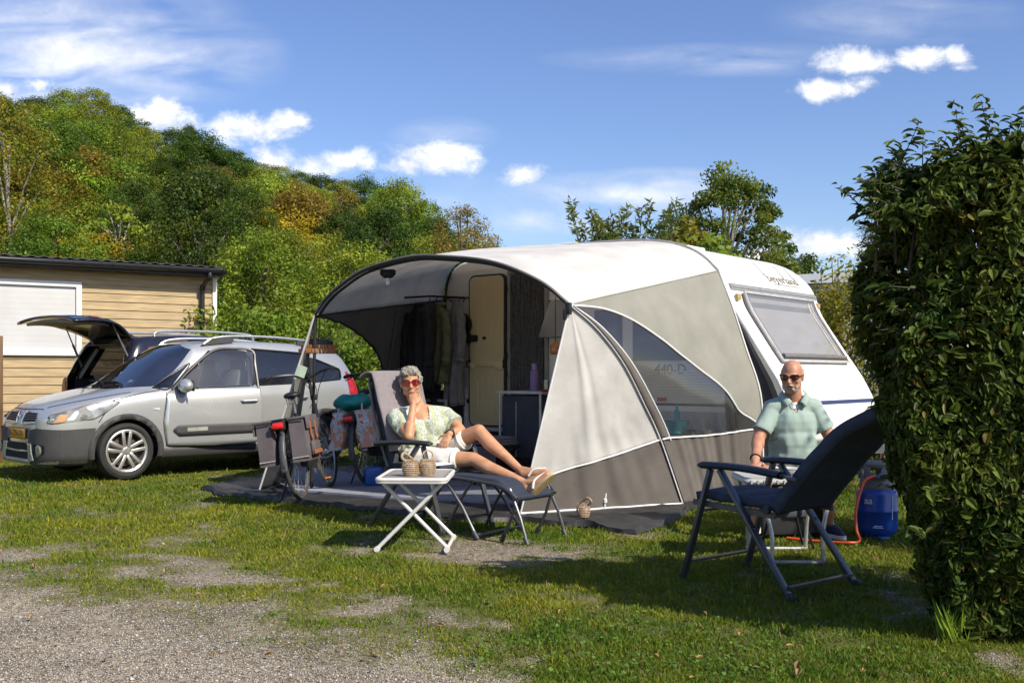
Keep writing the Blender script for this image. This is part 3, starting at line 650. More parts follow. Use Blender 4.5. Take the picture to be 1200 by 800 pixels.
    for i in range(120): cs.append((rnd.uniform(-1.9, 3.6), rnd.uniform(-.5, .5), rnd.uniform(.2, 2.5)-.25*abs(rnd.normal()))); rs.append(rnd.uniform(.3, .5))
    foliage_obj('foliage', [leaf_cloud(cs, rs, 130, .10, tones=rnd.uniform(.6, 1.25, 120), rnd=rnd)], LM['mid'], root); st = MB()
    for i in range(14): x = -1.8+i*.4; st.tube([V((x, 0, 0)), V((x+.1, 0, 1.2)), V((x, .1, 2.2))], [.04, .03, .01], 5)
    obj('stem', st, BARK, root)
other_trees()
def big_hedge():
    rnd = np.random.default_rng(21)
    root = thing('beech_hedge', 'tall dark green beech hedge at the edge of the pitch', 'hedge', (1.6, 4.4, 0))
    x0, x1, y0, y1, zt = 1.62, 3.9, 4.42, 5.0, 2.03
    n = 50000; f = rnd.random(n)
    x = rnd.uniform(x0, x1, n); y = rnd.uniform(y0, y1, n); z = rnd.uniform(.03, zt, n)
    # crowd most leaves on the outer skin: front, left end, top
    s = rnd.random(n); dep = np.abs(rnd.normal(0, .10, n))
    fr = s < .52; le = (s >= .52) & (s < .72); tp = (s >= .72) & (s < .82); bk = (s >= .82) & (s < .92)
    y[fr] = y0+dep[fr]; x[le] = x0+dep[le]; z[tp] = zt-dep[tp]; y[bk] = y1-dep[bk]
    # bulging outline, narrower at the foot
    tap = .17*np.clip(2.12-z, 0, 2.2); foot = np.clip((.6-z)/.6, 0, 1); bul = (vnoise(z, y*1.3, .28, 31)-.5)*.22+(vnoise(x*1.2, z, .3, 32)-.5)*.02
    x = np.where(x < x0+.4, x+tap+foot*.14+bul*1.3-.03*np.sin(z*2.2), x); y = np.where(y < y0+.4, y+foot*.10+(vnoise(x, z, .3, 33)-.5)*.2, y)
    z = z+np.clip((z-zt+.9)/.9, 0, 1)*((vnoise(x, y, .22, 34)-.5)*.36+(x-x0)*.17)
    dead = (z < .22) & (rnd.random(n) < .4); hole = (vnoise(x, z, .13, 35) < .13) & (rnd.random(n) < .7); k = ~dead & ~hole
    x, y, z, fr, le, tp = [q[k] for q in (x, y, z, fr, le, tp)]; n = len(x); p = np.stack([x-1.6, y-4.4, z], -1)
    nr = rnd.normal(0, .5, (n, 3)); nr[:, 2] += .55; nr[fr, 1] -= .75; nr[le, 0] -= .75; nr[tp, 2] += .6; nr /= np.linalg.norm(nr, axis=1)[:, None]
    ax = rnd.normal(0, .7, (n, 3)); ax[:, 2] -= .55; ax[fr, 1] -= .3; ax[le, 0] -= .3
    parts = [leaves_at(p, nr, rnd.uniform(.024, .072, n), .62, rnd=rnd, fold=True, axis=ax, jit=(.6, 1.3))]
    # shoots standing out of the top
    st = MB(); P_ = []; A_ = []; S_ = []; N_ = []
    tips = [(1075, 148), (1082, 158), (1120, 128), (1128, 150), (1150, 118), (1160, 140), (1172, 155), (1185, 142), (1196, 150), (1140, 165), (1055, 180), (1035, 190), (1022, 200), (1100, 172), (1205, 130), (1215, 150), (1190, 175), (1012, 215), (1045, 172), (1110, 160)]
    for px, py in tips:
        yy = rnd.uniform(4.5, 4.9); t = P(px, py, yy)-V((1.6, 4.4, 0)); b = V((t.x+(rnd.uniform(.06, .16) if px < 1065 else rnd.uniform(-.1, .1)), t.y+.08, t.z-(.38 if px < 1065 else .6)))
        pts = spline([b, b.lerp(t, .55)+V((rnd.uniform(-.05, .05), 0, .03)), t], 16); st.tube(pts, [.006*(1-.75*j/15) for j in range(16)], 5)
        for j in range(3, 16):
            for q in range(2 if j < 12 else 3):
                sd = (-1)**(j+q); d = V((sd*rnd.uniform(.4, 1), rnd.normal()*.5, rnd.uniform(.1, .8))).normalized(); P_.append(pts[j]+d*.028); A_.append(d); S_.append(rnd.uniform(.04, .075)); N_.append(V((rnd.normal()*.5, -.4, .8)))
    # side sprays that break the clipped outline
    for i in range(150):
        zz = rnd.uniform(.35, 2.0); lf = rnd.random() < .45; tp_ = .17*max(0, 2.12-zz)+.14*max(0, (.6-zz)/.6)
        b = V((.02+tp_+.06, rnd.uniform(.02, .55), zz)) if lf else V((rnd.uniform(.1, 1.6), .06, zz)); d0 = V((-1, rnd.uniform(-.6, .3), rnd.uniform(-.1, .7))) if lf else V((rnd.uniform(-.6, .6), -1, rnd.uniform(-.2, .6)))
        L_ = rnd.uniform(.07, .19); e_ = b+d0.normalized()*L_; st.tube([b, b.lerp(e_, .6)+V((0, 0, .01)), e_], [.004, .003, .0015], 4)
        for j in range(7):
            q = b.lerp(e_, .25+.13*j); d = (d0.normalized()*.5+V((rnd.normal()*.6, rnd.normal()*.5, rnd.uniform(-.4, .5)))).normalized(); P_.append(q+d*.024); A_.append(d); S_.append(rnd.uniform(.035, .075)); N_.append(V((d0.x*.4+rnd.normal()*.3, d0.y*.4+rnd.normal()*.3, .8)))
    N_ = np.array(N_); N_ /= np.linalg.norm(N_, axis=1)[:, None]
    parts.append(leaves_at(np.array(P_), N_, S_, .6, rnd=rnd, fold=True, axis=np.array(A_)))
    mt = mk('leaf_beech', (.040, .082, .012), .5, col2=(.115, .15, .022), scale=3.2, attr='tone', tl=.35, spec=.35, thr=(.3, .62))
    mt2 = mk('leaf_beech_yellow', (.16, .15, .025), .45, col2=(.13, .10, .02), scale=7, attr='tone', tl=.35, spec=.4)
    ob = foliage_obj('foliage', parts, mt, root); me = ob.data; me.materials.append(mt2)
    nf = len(me.polygons)//12; sel = np.repeat(rnd.random(nf) < .08, 12).astype('i'); mi = np.zeros(len(me.polygons), 'i'); mi[:len(sel)] = sel; me.polygons.foreach_set('material_index', mi)
    for i in range(60):
        a = V((rnd.uniform(.5, 1.7), rnd.uniform(.2, .5), 0)); zt2 = rnd.uniform(1.2, 2.05); q = [a, a+V((rnd.normal()*.06, rnd.normal()*.05, zt2*.5)), a+V((rnd.normal()*.12, rnd.normal()*.1, zt2))]
        st.tube(spline(q, 7), [.014*(1-.75*j/6)*rnd.uniform(.7, 1.3) for j in range(7)], 5)
        for j in range(4):
            b = V(q[0]).lerp(V(q[2]), rnd.uniform(.15, .9)); st.tube([b, b+V((rnd.normal()*.08, rnd.uniform(-.03, .06), .1)), b+V((rnd.normal()*.12, rnd.uniform(-.06, .1), .2))], [.005, .004, .002], 4)
    st.tube(spline([V((.50, .28, 0)), V((.46, .24, .9)), V((.42, .26, 1.5)), V((.40, .25, 1.95))], 10), [.03, .028, .027, .025, .024, .022, .02, .016, .012, .008], 8)
    obj('stem', st, mk('twig', (.07, .055, .038), .85, scale=14, var=.35), root)
    # weeds along the foot
    for i, (px, py, lab) in enumerate(((1115, 752, 'tuft of long grass at the hedge foot'), (1135, 738, 'tall weed with narrow leaves against the hedge foot'), (1168, 745, 'grass tuft at the right end of the hedge foot'))):
        g = G(px, py); r = thing('weed', lab, 'weed', (g.x, g.y, 0)); m = 60; a = rnd.uniform(0, 6.28, m); L_ = rnd.uniform(.08, .2, m)
        d = np.stack([np.cos(a)*.35, np.sin(a)*.35, np.ones(m)], -1); nn = np.stack([-np.sin(a), np.cos(a), a*0+.2], -1); nn /= np.linalg.norm(nn, axis=1)[:, None]
        pp = d*L_[:, None]*.5+rnd.normal(0, .025, (m, 3))*np.array([1, 1, 0]); foliage_obj('blade', [leaves_at(pp, nn, L_, .07, rnd=rnd, axis=d)], LM['bright'], r)
big_hedge()
make_tree('added_shade_tree', 'added leafy tree out of view on the right, shading the gas cylinder', 'tree', 4.7, 1.3, 40, 170, .09, LM['mid'], crown0=.58, seed=61, loc=(5.85, 4.95, 0), cr=.30)  # unseen tree, added to throw shade on the gas cylinder
# ================================================================ timber chalet at the left
def chalet():
    A = V((-9.6, 16.27, 0)); B = V((-5.5, 19.0, 0)); d = (B-A).normalized(); n = V((d.y, -d.x, 0))   # n faces the camera
    A = A-d*2.5
    L_ = (B-A).length; rz = math.atan2(d.y, d.x)
    root = thing('chalet', 'tan clapboard chalet with dark tiled roof and white framed shutter', 'chalet', A, rz)
    he = 3.02
    wall = mk('clapboard', (.39, .285, .155), .75, scale=3, var=.2, stretch=(.8, 1, 7), bump=.001, bscale=40)
    mb = MB(); w = .145; k = 0
    while k*w < he:                       # overlapping boards, each tilted a little
        z0 = k*w; z1 = min(he, z0+w+.012); y0, y1 = -.030, -.012
        mb.add([(0, y0, z0), (L_, y0, z0), (L_, y1, z1), (0, y1, z1), (0, 0, z0), (L_, 0, z0)], [(0, 1, 2, 3), (0, 4, 5, 1)]); k += 1
    mb.box((L_/2, 2.5, he/2), (L_-.01, 5, he)); obj('wall', mb, wall, root)
    obj('corner_trim', MB().box((L_-.03, -.03, he/2), (.08, .05, he), bev=.004), mk('cream_trim', (.72, .66, .55), .6), root)
    # roof: low pitch, tile-formed sheet
    rf = MB(); ov = .32; pitch = .095
    def rs(u, v):
        x = -0.3+(L_+.38)*u; s = v*3.0; row = s/.34; step = (row % 1)*.02
        return V((x, -ov+s, he+.10+s*pitch+.03-step*.6+.012*math.sin(x*2*PI/.2)))
    rf.grid(rs, 420, 54); obj('roof', rf, mk('roof_sheet', (.035, .034, .038), .45, spec=.5, var=.2), root, ang=60, thick=.01)
    obj('fascia', MB().box((L_/2, -ov+.03, he+.03), (L_+.1, .03, .15)).box((L_/2, -.12, he-.01), (L_+.08, .3, .02)), mk('fascia_dark', (.02, .02, .022), .5), root)
    gm = mk('gutter_metal', (.018, .018, .02), .35, var=.1)
    g = MB()
    def gs(u, v):
        a = PI*v; return V((-.3+(L_+.37)*u, -ov-.06-.065*math.cos(a), he+.075-.075*math.sin(a)))
    g.grid(gs, 2, 12); o = obj('gutter', g, gm, root, thick=.006)
    b = MB()
    for i in range(9): b.tube([V((-.2+i*(L_+.2)/8, -ov-.06-.07*math.cos(a), he+.075-.08*math.sin(a))) for a in np.linspace(0, PI, 9)], .006, 5)
    obj('gutter_bracket', b, gm, root)
    x = L_-.26; dp = MB(); dp.tube(spline([V((x+.03, -ov-.06, he+.02)), V((x+.03, -ov-.06, he-.08)), V((x, -ov+.1, he-.17)), V((x-.01, -.12, he-.27)), V((x-.01, -.085, he-.42)), V((x-.01, -.085, .3))], 28), .042, 12)
    for z in (.9, 1.9, 2.35): dp.box((x-.01, -.075, z), (.11, .05, .03))
    obj('downpipe', dp, gm, root)
    # white framed closed shutter
    xr = 0
    for t in np.linspace(0, L_, 600):
        q = A+d*t
        if 600+F*q.x/q.y < 95: xr = t
    q = A+d*xr; zt = 1.2+(HZ-331)/F*q.y; zb = 1.2+(HZ-417)/F*q.y; xl = xr-2.6
    fm = mk('white_frame', (.68, .67, .65), .5, var=.04); fr = MB()
    for c, s in (((xr-.045, -.045, (zt+zb)/2), (.09, .07, zt-zb)), ((xl+.045, -.045, (zt+zb)/2), (.09, .07, zt-zb)), (((xr+xl)/2, -.047, zt-.045), (xr-xl-.18, .07, .09)), (((xr+xl)/2, -.047, zb+.05), (xr-xl-.18, .075, .10))): fr.box(c, s, bev=.006)
    win = obj('shutter_frame', fr, fm, root)
    sh = MB()
    def ss(u, v):
        z = zb+.1+(zt-zb-.19)*v; return V((xl+.09+(xr-xl-.18)*u, -.034+.0003*math.sin(z*2*PI/.09), z))
    sh.grid(ss, 1, 240); obj('shutter', sh, mk('shutter_white', (.50, .49, .48), .55, var=.05, scale=2), win)
chalet()
def wood_screen():
    g = V((-7.83, 13.55, 0)); root = thing('wooden_screen', 'brown stained timber screen at the left edge of the picture', 'fence', g, .5)
    m = mk('stained_wood', (.16, .065, .015), .6, col2=(.26, .115, .026), scale=4, stretch=(6, 6, .5), bump=.002); z = 1.72
    obj('post', MB().box((.93, 0, z/2), (.10, .10, z), bev=.006), mk('stained_wood_dark', (.12, .06, .02), .6, scale=5, var=.4, stretch=(5, 5, .5)), root)
    pl = MB()
    for i in range(9): pl.box((-.05+i*.105, .0, z/2-.02), (.1, .022, z-.08), bev=.004)
    obj('panel', pl, m, root)
    for zz in (.45, 1.0, 1.62): obj('rail', MB().box((.4, -.03, zz), (1.0, .03, .09), bev=.004), m, root)
wood_screen()
def mobile_home():
    c = P(985, 438, 17.5); root = thing('mobile_home', 'grey white mobile home with low roof behind the caravan', 'mobile home', (c.x, c.y, 0), -.42)
    w = mk('home_wall', (.50, .50, .50), .5, var=.05); h = 2.75
    obj('wall', MB().box((0, 1.3, h/2+.2), (5.6, 2.6, h-.4), bev=.02), w, root)
    obj('roof', MB().prism([(-.18, h), (2.8, h), (2.8, h+.16), (1.3, h+.30), (-.18, h+.16)], 'x', -3.0, 3.0), mk('home_roof', (.74, .74, .74), .45, var=.05), root)
    f = obj('window', MB().box((-.35, -.01, 2.0), (.9, .04, .9), bev=.02), mk('home_frame', (.3, .29, .27), .5), root)
    obj('pane', MB().box((-.35, -.035, 2.0), (.78, .01, .78)), mk('dark_pane', (.012, .014, .016), .08, var=.1), f)
mobile_home()
# ================================================================ caravan: local frame t = towards its rear, d = out to the awning side, z up
CV_O = V((2.73, 9.8, 0)); CV_RZ = math.atan2(.643, -.766)
CVM = Matrix.Translation(CV_O) @ Matrix.Rotation(CV_RZ, 4, 'Z')
def cv(t, d, z): return CVM @ V((t, d, z))
def cpx(p):
    """where a world point falls, in reference pixels"""
    return (600+F*p.x/p.y, HZ-F*(p.z-H)/p.y)
CW = 2.2
PROF = [(.06, .50), (.01, .56), (0, .70), (.03, .82), (.186, 1.14), (.43, 1.50), (.67, 1.865), (.745, 2.06), (.83, 2.225), (.99, 2.375), (1.18, 2.48), (1.45, 2.56), (1.9, 2.605), (2.8, 2.625), (3.8, 2.615), (4.3, 2.585), (4.50, 2.52), (4.60, 2.41), (4.66, 2.27), (4.69, 2.12), (4.70, 1.3), (4.69, .62), (4.64, .50)]
def prof_t(z): return interp(z, [(b, a) for a, b in PROF[2:10]])
def caravan():
    root = thing('caravan', 'white touring caravan with raked front window and awning on its side', 'caravan', CV_O, CV_RZ)
    white = mk('caravan_white', (.78, .765, .73), .38, var=.03, scale=3, coat=.2)
    cream = mk('caravan_side', (.80, .75, .67), .5, var=.03, scale=3)
    body = MB(); mid = [spline([(a, 0, b) for a, b in PROF], 150)][0]
    cx, cz = 2.35, 1.5; n = len(mid)
    rings = [(-.0, .045), (-.008, .02), (-.025, .006), (-.05, 0), (-CW+.05, 0), (-CW+.025, .006), (-CW+.008, .02), (-CW, .045)]
    vs = []; fs = []
    for d, ins in rings:
        for p in mid:
            dx, dz = p.x-cx, p.z-cz; vs.append((p.x-ins*(1 if dx > 0 else -1)*min(1, abs(dx)/2), d, p.z-ins*(1 if dz > 0 else -1)*min(1, abs(dz)/.8)))
    for r in range(len(rings)-1):
        for i in range(n): fs.append((r*n+i, r*n+(i+1) % n, (r+1)*n+(i+1) % n, (r+1)*n+i))
    fs.append(tuple(range((len(rings)-1)*n, len(rings)*n)))
    body.add(vs, fs)
    obj('body', body, white, root, ang=50)
    # awning-side wall as its own panel, cut round the doorway
    T0, T1, Z0, Z1 = 3.05, 3.57, .58, 2.37
    w = MB(); base = [(p.x, p.z) for p in mid]
    def clipx(poly, x, keep_less, ax=0):
        out = []
        for i in range(len(poly)):
            a, b = poly[i], poly[(i+1) % len(poly)]; ia = (a[ax] <= x) == keep_less or a[ax] == x; ib = (b[ax] <= x) == keep_less or b[ax] == x
            if ia: out.append(a)
            if ia != ib: t = (x-a[ax])/(b[ax]-a[ax]); out.append((a[0]+(b[0]-a[0])*t, a[1]+(b[1]-a[1])*t))
        return out
    sc = [(cx+(x-cx)*.985, cz+(z-cz)*.975) for x, z in base]
    parts = [clipx(sc, T0, True), clipx(sc, T1, False)]; m = clipx(clipx(sc, T0, False), T1, True); parts += [clipx(m, Z1, False, 1), clipx(m, Z0, True, 1)]
    for p in parts:
        if len(p) > 2: w.add([(a, .004, b) for a, b in p], [tuple(range(len(p)))])
    obj('side_wall', w, cream, root)
    # ribs, blue band and lettering on the side
    rb = MB()
    for (a, b) in ((.35, 3.02), (3.64, 4.6)):
        for i in range(9): rb.box(((a+b)/2, .006, .98+i*.03), (b-a, .012, .016), bev=.004)
    obj('rib_moulding', rb, cream, root)
    bl = mk('stripe_blue', (.028, .038, .10), .4); gy = mk('trim_grey', (.25, .25, .27), .5)
    st = MB()
    for (a, b) in ((.25, 3.02), (3.64, 4.62)): st.box(((a+b)/2, .006, .87), (b-a, .006, .05))
    obj('side_stripe', st, bl, root)
    ink = mk('ink_dark', (.03, .03, .045), .5)
    Mx = CVM.inverted()
    def side(t, z): return frame_M((t, .0085, z), (-1, 0, 0), (0, 0, 1))
    obj('lettering', text_mb('Vitesse', .19, side(4.26, 1.335), .0015, .8), ink, root)
    obj('lettering', text_mb('440-D', .15, side(1.40, 1.245), .0015, 1.0), ink, root)
    sw = MB(); pts = spline([(1.62, .01, 1.37), (1.4, .01, 1.42), (1.1, .01, 1.36), (.9, .01, 1.26)], 16); sw.tube(pts, [.004+.014*math.sin(PI*i/15) for i in range(16)], 5); obj('swoosh_emblem', sw, ink, root)
    # side windows
    fr = mk('window_rubber', (.035, .035, .04), .6); pane = mk('side_pane', (.035, .035, .05), .12, var=.2, spec=.6)
    def win(t0, t1, z0, z1):
        f = obj('side_window', MB().box(((t0+t1)/2, .012, (z0+z1)/2), (t1-t0, .03, z1-z0), bev=.012), fr, root)
        obj('pane', MB().box(((t0+t1)/2, .030, (z0+z1)/2), (t1-t0-.07, .012, z1-z0-.07), bev=.005), pane, f)
    win(.98, 1.86, 1.34, 1.83); win(2.0, 2.36, 1.45, 1.9)
    # top-hinged window propped open beside the door
    f = obj('side_window', MB().box((2.80, .012, 1.78), (.36, .03, .56), bev=.012), cream, root)
    o = MB(); o.box((0, .01, -.24), (.34, .022, .48), bev=.01); o.xf(Matrix.Translation((2.80, .03, 2.03)) @ Matrix.Rotation(math.radians(26), 4, 'X')); obj('open_pane', o, glass('acrylic', (.62, .58, .55), clear=.45), f)
    obj('stay', MB().tube([(2.66, .02, 1.6), (2.66, .2, 1.62)], .008, 6), gy, f)
    # service locker
    f = obj('locker_door', MB().box((1.10, .012, .70), (.92, .025, .34), bev=.02), white, root)
    obj('locker_panel', MB().box((1.10, .026, .69), (.80, .012, .25), bev=.02), mk('locker_grey', (.42, .42, .46), .5), f)
    f = obj('fridge_vent', MB().box((4.46, .012, .80), (.36, .03, .42), bev=.015), cream, root)
    obj('grille', MB().box((4.46, .030, .80), (.27, .012, .30), bev=.01), mk('vent_grey', (.20, .19, .19), .6), f)
    f = obj('fridge_vent', MB().box((4.46, .012, .42+.18), (.36, .03, .12), bev=.01), cream, root)
    mk_r = mk('marker_red', (.6, .03, .02), .3)
    obj('side_reflector', MB().box((1.5, .012, .935), (.11, .02, .035), bev=.006), mk_r, root)
    # dark sheet standing in for the shade inside, door frame, door leaf folded back flat on the wall
    dk = mk('inside_dark', (.03, .026, .022), .9); shade_mb = MB()
    shade_mb.box(((T0+T1)/2, -.5, (Z0+Z1)/2), (T1-T0+.5, .01, Z1-Z0+.3)); obj('inside_shade_sheet', shade_mb, dk, root)
    jm = MB(); 
    for c, s in (((T0-.02, .012, (Z0+Z1)/2), (.05, .05, Z1-Z0+.1)), ((T1+.02, .012, (Z0+Z1)/2), (.05, .05, Z1-Z0+.1)), (((T0+T1)/2, .012, Z1+.025), (T1-T0, .048, .05)), (((T0+T1)/2, .012, Z0-.025), (T1-T0, .05, .05))): jm.box(c, s, bev=.008)
    obj('door_frame', jm, mk('door_frame_grey', (.30, .275, .24), .5), root)
    D0, D1 = 3.615, 4.205; dc = (D0+D1)/2; yel = mk('door_liner', (.68, .54, .30), .55, var=.03, scale=2)
    rub = MB()
    def rrect(t0, t1, z0, z1, r, n=6):
        o = []
        for (x, z, a0) in ((t1-r, z1-r, 0), (t0+r, z1-r, 90), (t0+r, z0+r, 180), (t1-r, z0+r, 270)):
            for k in range(n+1): a = math.radians(a0+90*k/n); o.append((x+r*math.cos(a), z+r*math.sin(a)))
        return o
    door = obj('door', MB().prism(rrect(D0, D1, Z0-.01, Z1+.02, .09), 'y', .02, .055), mk('door_rubber', (.02, .02, .02), .6), root)
    zs = 1.315
    for nm, a, b in (('upper_liner', zs+.012, Z1), ('lower_liner', Z0+.01, zs-.012)):
        p = MB().prism(rrect(D0+.028, D1-.028, a, b, .075 if nm == 'upper_liner' else .07), 'y', .05, .068)
        for i in range(4):
            x = dc+(i-1.5)*.095; hh = (b-a)*(.40 if i in (0, 3) else .47); zc = a+(b-a)*(.53 if nm == 'upper_liner' else .45); p.box((x, .070, zc), (.014, .012, hh*1.7 if nm == 'upper_liner' else hh*1.5), bev=.005)
        obj(nm, p, yel, door)
    s = MB().box((dc, .074, zs), (D1-D0-.06, .018, .055), bev=.007); s.box((D0+.09, .078, zs-.03), (.10, .02, .07), bev=.01); s.box((D1-.08, .078, zs-.03), (.08, .02, .07), bev=.01); obj('door_shelf', s, yel, door)
    h = MB().box((D1-.10, .082, 1.63), (.13, .035, .085), bev=.015); h.box((D1-.03, .085, 1.63), (.06, .03, .12), bev=.012); obj('handle', h, dk, door)
    obj('lock_knob', MB().lathe([(0, .03), (.018, .03), (.018, 0), (0, 0)], 14, M=Matrix.Translation((dc+.02, .066, 1.63)) @ Matrix.Rotation(-PI/2, 4, 'X')), dk, door)
    hg = MB()
    for z in (.78, 1.2, 1.42, 2.2): hg.tube([(D0-.015, .06, z-.035), (D0-.015, .06, z+.035)], .012, 8)
    obj('hinge', hg, dk, root)
    # front: top trim, big acrylic window, marker lamps, stripe, lettering
    def fp(d, z, off=0):
        t = prof_t(z); t2 = prof_t(z+.03); n = V((-.03, 0, t2-t)).normalized() if t2 != t else V((-1, 0, 0))
        return V((t, d, z))+n*off
    def band(z0, z1, d0, d1, off, nu=30, nv=4): return MB().grid(lambda u, v: fp(d0+(d1-d0)*u, z0+(z1-z0)*v, off), nu, nv)
    tr = MB()
    for z, r in ((2.085, .016), (2.058, .010), (2.11, .007)): tr.tube([fp(d, z, .008) for d in np.linspace(-.06, -CW+.06, 12)], r, 8)
    obj('front_trim', tr, mk('alu_trim', (.42, .41, .41), .35, metal=.4), root)
    WZ0, WZ1, WD0, WD1 = 1.31, 2.02, -.27, -1.95
    fm = MB()
    fm.merge(band(WZ0, WZ1, WD0, WD1, .018)); fw = obj('front_window', fm, mk('acrylic_rim', (.24, .23, .22), .35, var=.05), root, thick=.03)
    blind = mk('blind', (.40, .385, .37), .85, var=.06, scale=2.5, stretch=(1, 1, 4)); bm_ = band(WZ0+.08, WZ1-.05, WD0-.07, WD1+.10, .036, 30, 12); obj('blind', bm_, blind, fw)
    g = band(WZ0+.01, WZ1-.01, WD0-.01, WD1+.01, .044); obj('pane', g, glass('front_acrylic', (.90, .90, .89), rough=.06, clear=.93, refl=.35), fw)
    e = MB(); rim = [fp(WD0, z, .04) for z in np.linspace(WZ0, WZ1, 8)]+[fp(d, WZ1, .04) for d in np.linspace(WD0, WD1, 8)][1:]+[fp(WD1, z, .04) for z in np.linspace(WZ1, WZ0, 8)][1:]+[fp(d, WZ0, .04) for d in np.linspace(WD1, WD0, 8)][1:-1]
    e.tube(rim, .014, 8, closed=True); obj('rim', e, mk('rim_grey', (.50, .48, .47), .3), fw)
    i2 = MB().tube([fp(WD1+.20, z, .046) for z in np.linspace(WZ0+.06, WZ1-.05, 8)], .012, 6); i2.tube([fp(WD1+.13, z, .046) for z in np.linspace(WZ0+.06, WZ1-.05, 8)], .007, 6); obj('inner_stay', i2, mk('rim_grey', (.5, .48, .47), .3), fw)
    obj('sill_bar', MB().tube([fp(d, WZ0+.045, .05) for d in np.linspace(WD0-.05, WD1+.05, 6)], .022, 8), mk('sill_grey', (.17, .155, .145), .5), fw)
    for d in (-.13, -CW+.13):
        obj('marker_lamp', MB().box(fp(d, 1.97, .02), (.04, .075, .065), bev=.01), mk('amber', (.42, .30, .12), .3), root)
    obj('front_stripe', band(.885, .925, -.02, -CW+.02, .006), bl, root); obj('front_stripe', band(.862, .876, -.02, -CW+.02, .006), mk('stripe_pale', (.55, .56, .6), .4), root)
    pn = MB()
    for zz in (1.06, 1.10): pn.tube([fp(d, zz, .004) for d in np.linspace(-.75, -1.0, 4)], .006, 5)
    obj('panel_mark', pn, white, root)
    # beyerland lettering on the curved brow
    z = 2.245; o = fp(-1.47, z, .006); up = (fp(-1.47, z+.05)-fp(-1.47, z-.05)); M = frame_M(o, (0, -1, 0), up)
    lt = text_mb('beyerland', .165, M, .002, 1.2, bold=.0005)
    br = mk('lettering_brown', (.20, .17, .135), .5)
    for x in (-.395, .092, .36): lt.merge(MB().box((0, 0, 0), (.008, .19, .004)).xf(M @ Matrix.Translation((x, .135, 0))))
    lt.merge(MB().box((0, 0, 0), (.66, .006, .004)).xf(M @ Matrix.Translation((.0, -.085, 0)))); 
    Mi = lt; obj('lettering', lt, br, root)
    # rooflight
    r = MB().box((3.15, -.62, 2.665), (.62, .62, .06), bev=.02); obj('rooflight', r, white, root); r2 = MB().box((3.15, -.62, 2.715), (.52, .52, .055), bev=.025); obj('rooflight_lid', r2, white, root)
    r = MB().box((2.1, -1.4, 2.66), (.42, .42, .09), bev=.02); obj('rooflight', r, white, root)
    # running gear, drawbar
    gal = mk('galvanised', (.30, .30, .30), .5, metal=.5, var=.2)
    ch = MB().box((2.4, -CW/2, .44), (4.2, 1.7, .12)); obj('chassis', ch, dk, root)
    for d in (-.14, -CW+.14):
        M = Matrix.Translation((2.35, d, .31)) @ Matrix.Rotation(PI/2, 4, 'X')
        wh = obj('wheel', MB().lathe([(.19, -.08), (.29, -.085), (.31, -.05), (.31, .05), (.29, .085), (.19, .08)], 28, M=M, cap=False), mk('tyre', (.02, .02, .02), .85, bump=.002, bscale=80), root)
        obj('rim', MB().lathe([(0, .03), (.1, .04), (.17, .03), (.195, .07), (.195, -.07), (0, -.06)], 24, M=M), mk('rim_steel', (.55, .55, .55), .4, metal=.6), wh)
    dbm = MB()
    for d in (-.45, -CW+.45): dbm.bar((.4, d, .47), (-1.25, -CW/2, .47), .06, .10)
    dbm.bar((-.35, -.75, .47), (-.35, -CW+.75, .47), .05, .09); obj('drawbar', dbm, gal, root)
    cb = MB().box((-.30, -CW/2, .58), (.50, .95, .1), bev=.02)
    for i in range(12): cb.box((-.30, -.66-i*.08, .64), (.48, .035, .025), bev=.008)
    obj('drawbar_cover', cb, white, root)
    hb = MB().tube([(-1.0, -CW/2, .55), (-.75, -CW/2, .75)], .015, 8); hb.tube([(-.75, -.95, .5), (-.72, -.95, .85)], .022, 8); hb.lathe([(.03, -.03), (.10, -.03), (.10, .03), (.03, .03)], 18, M=Matrix.Translation((-.75, -.95, .1)) @ Matrix.Rotation(PI/2, 4, 'X')); hb.tube([(-.75, -.95, .1), (-.75, -.95, .5)], .02, 8); obj('jockey_wheel', hb, gal, root)
    return root
CARAVAN = caravan()
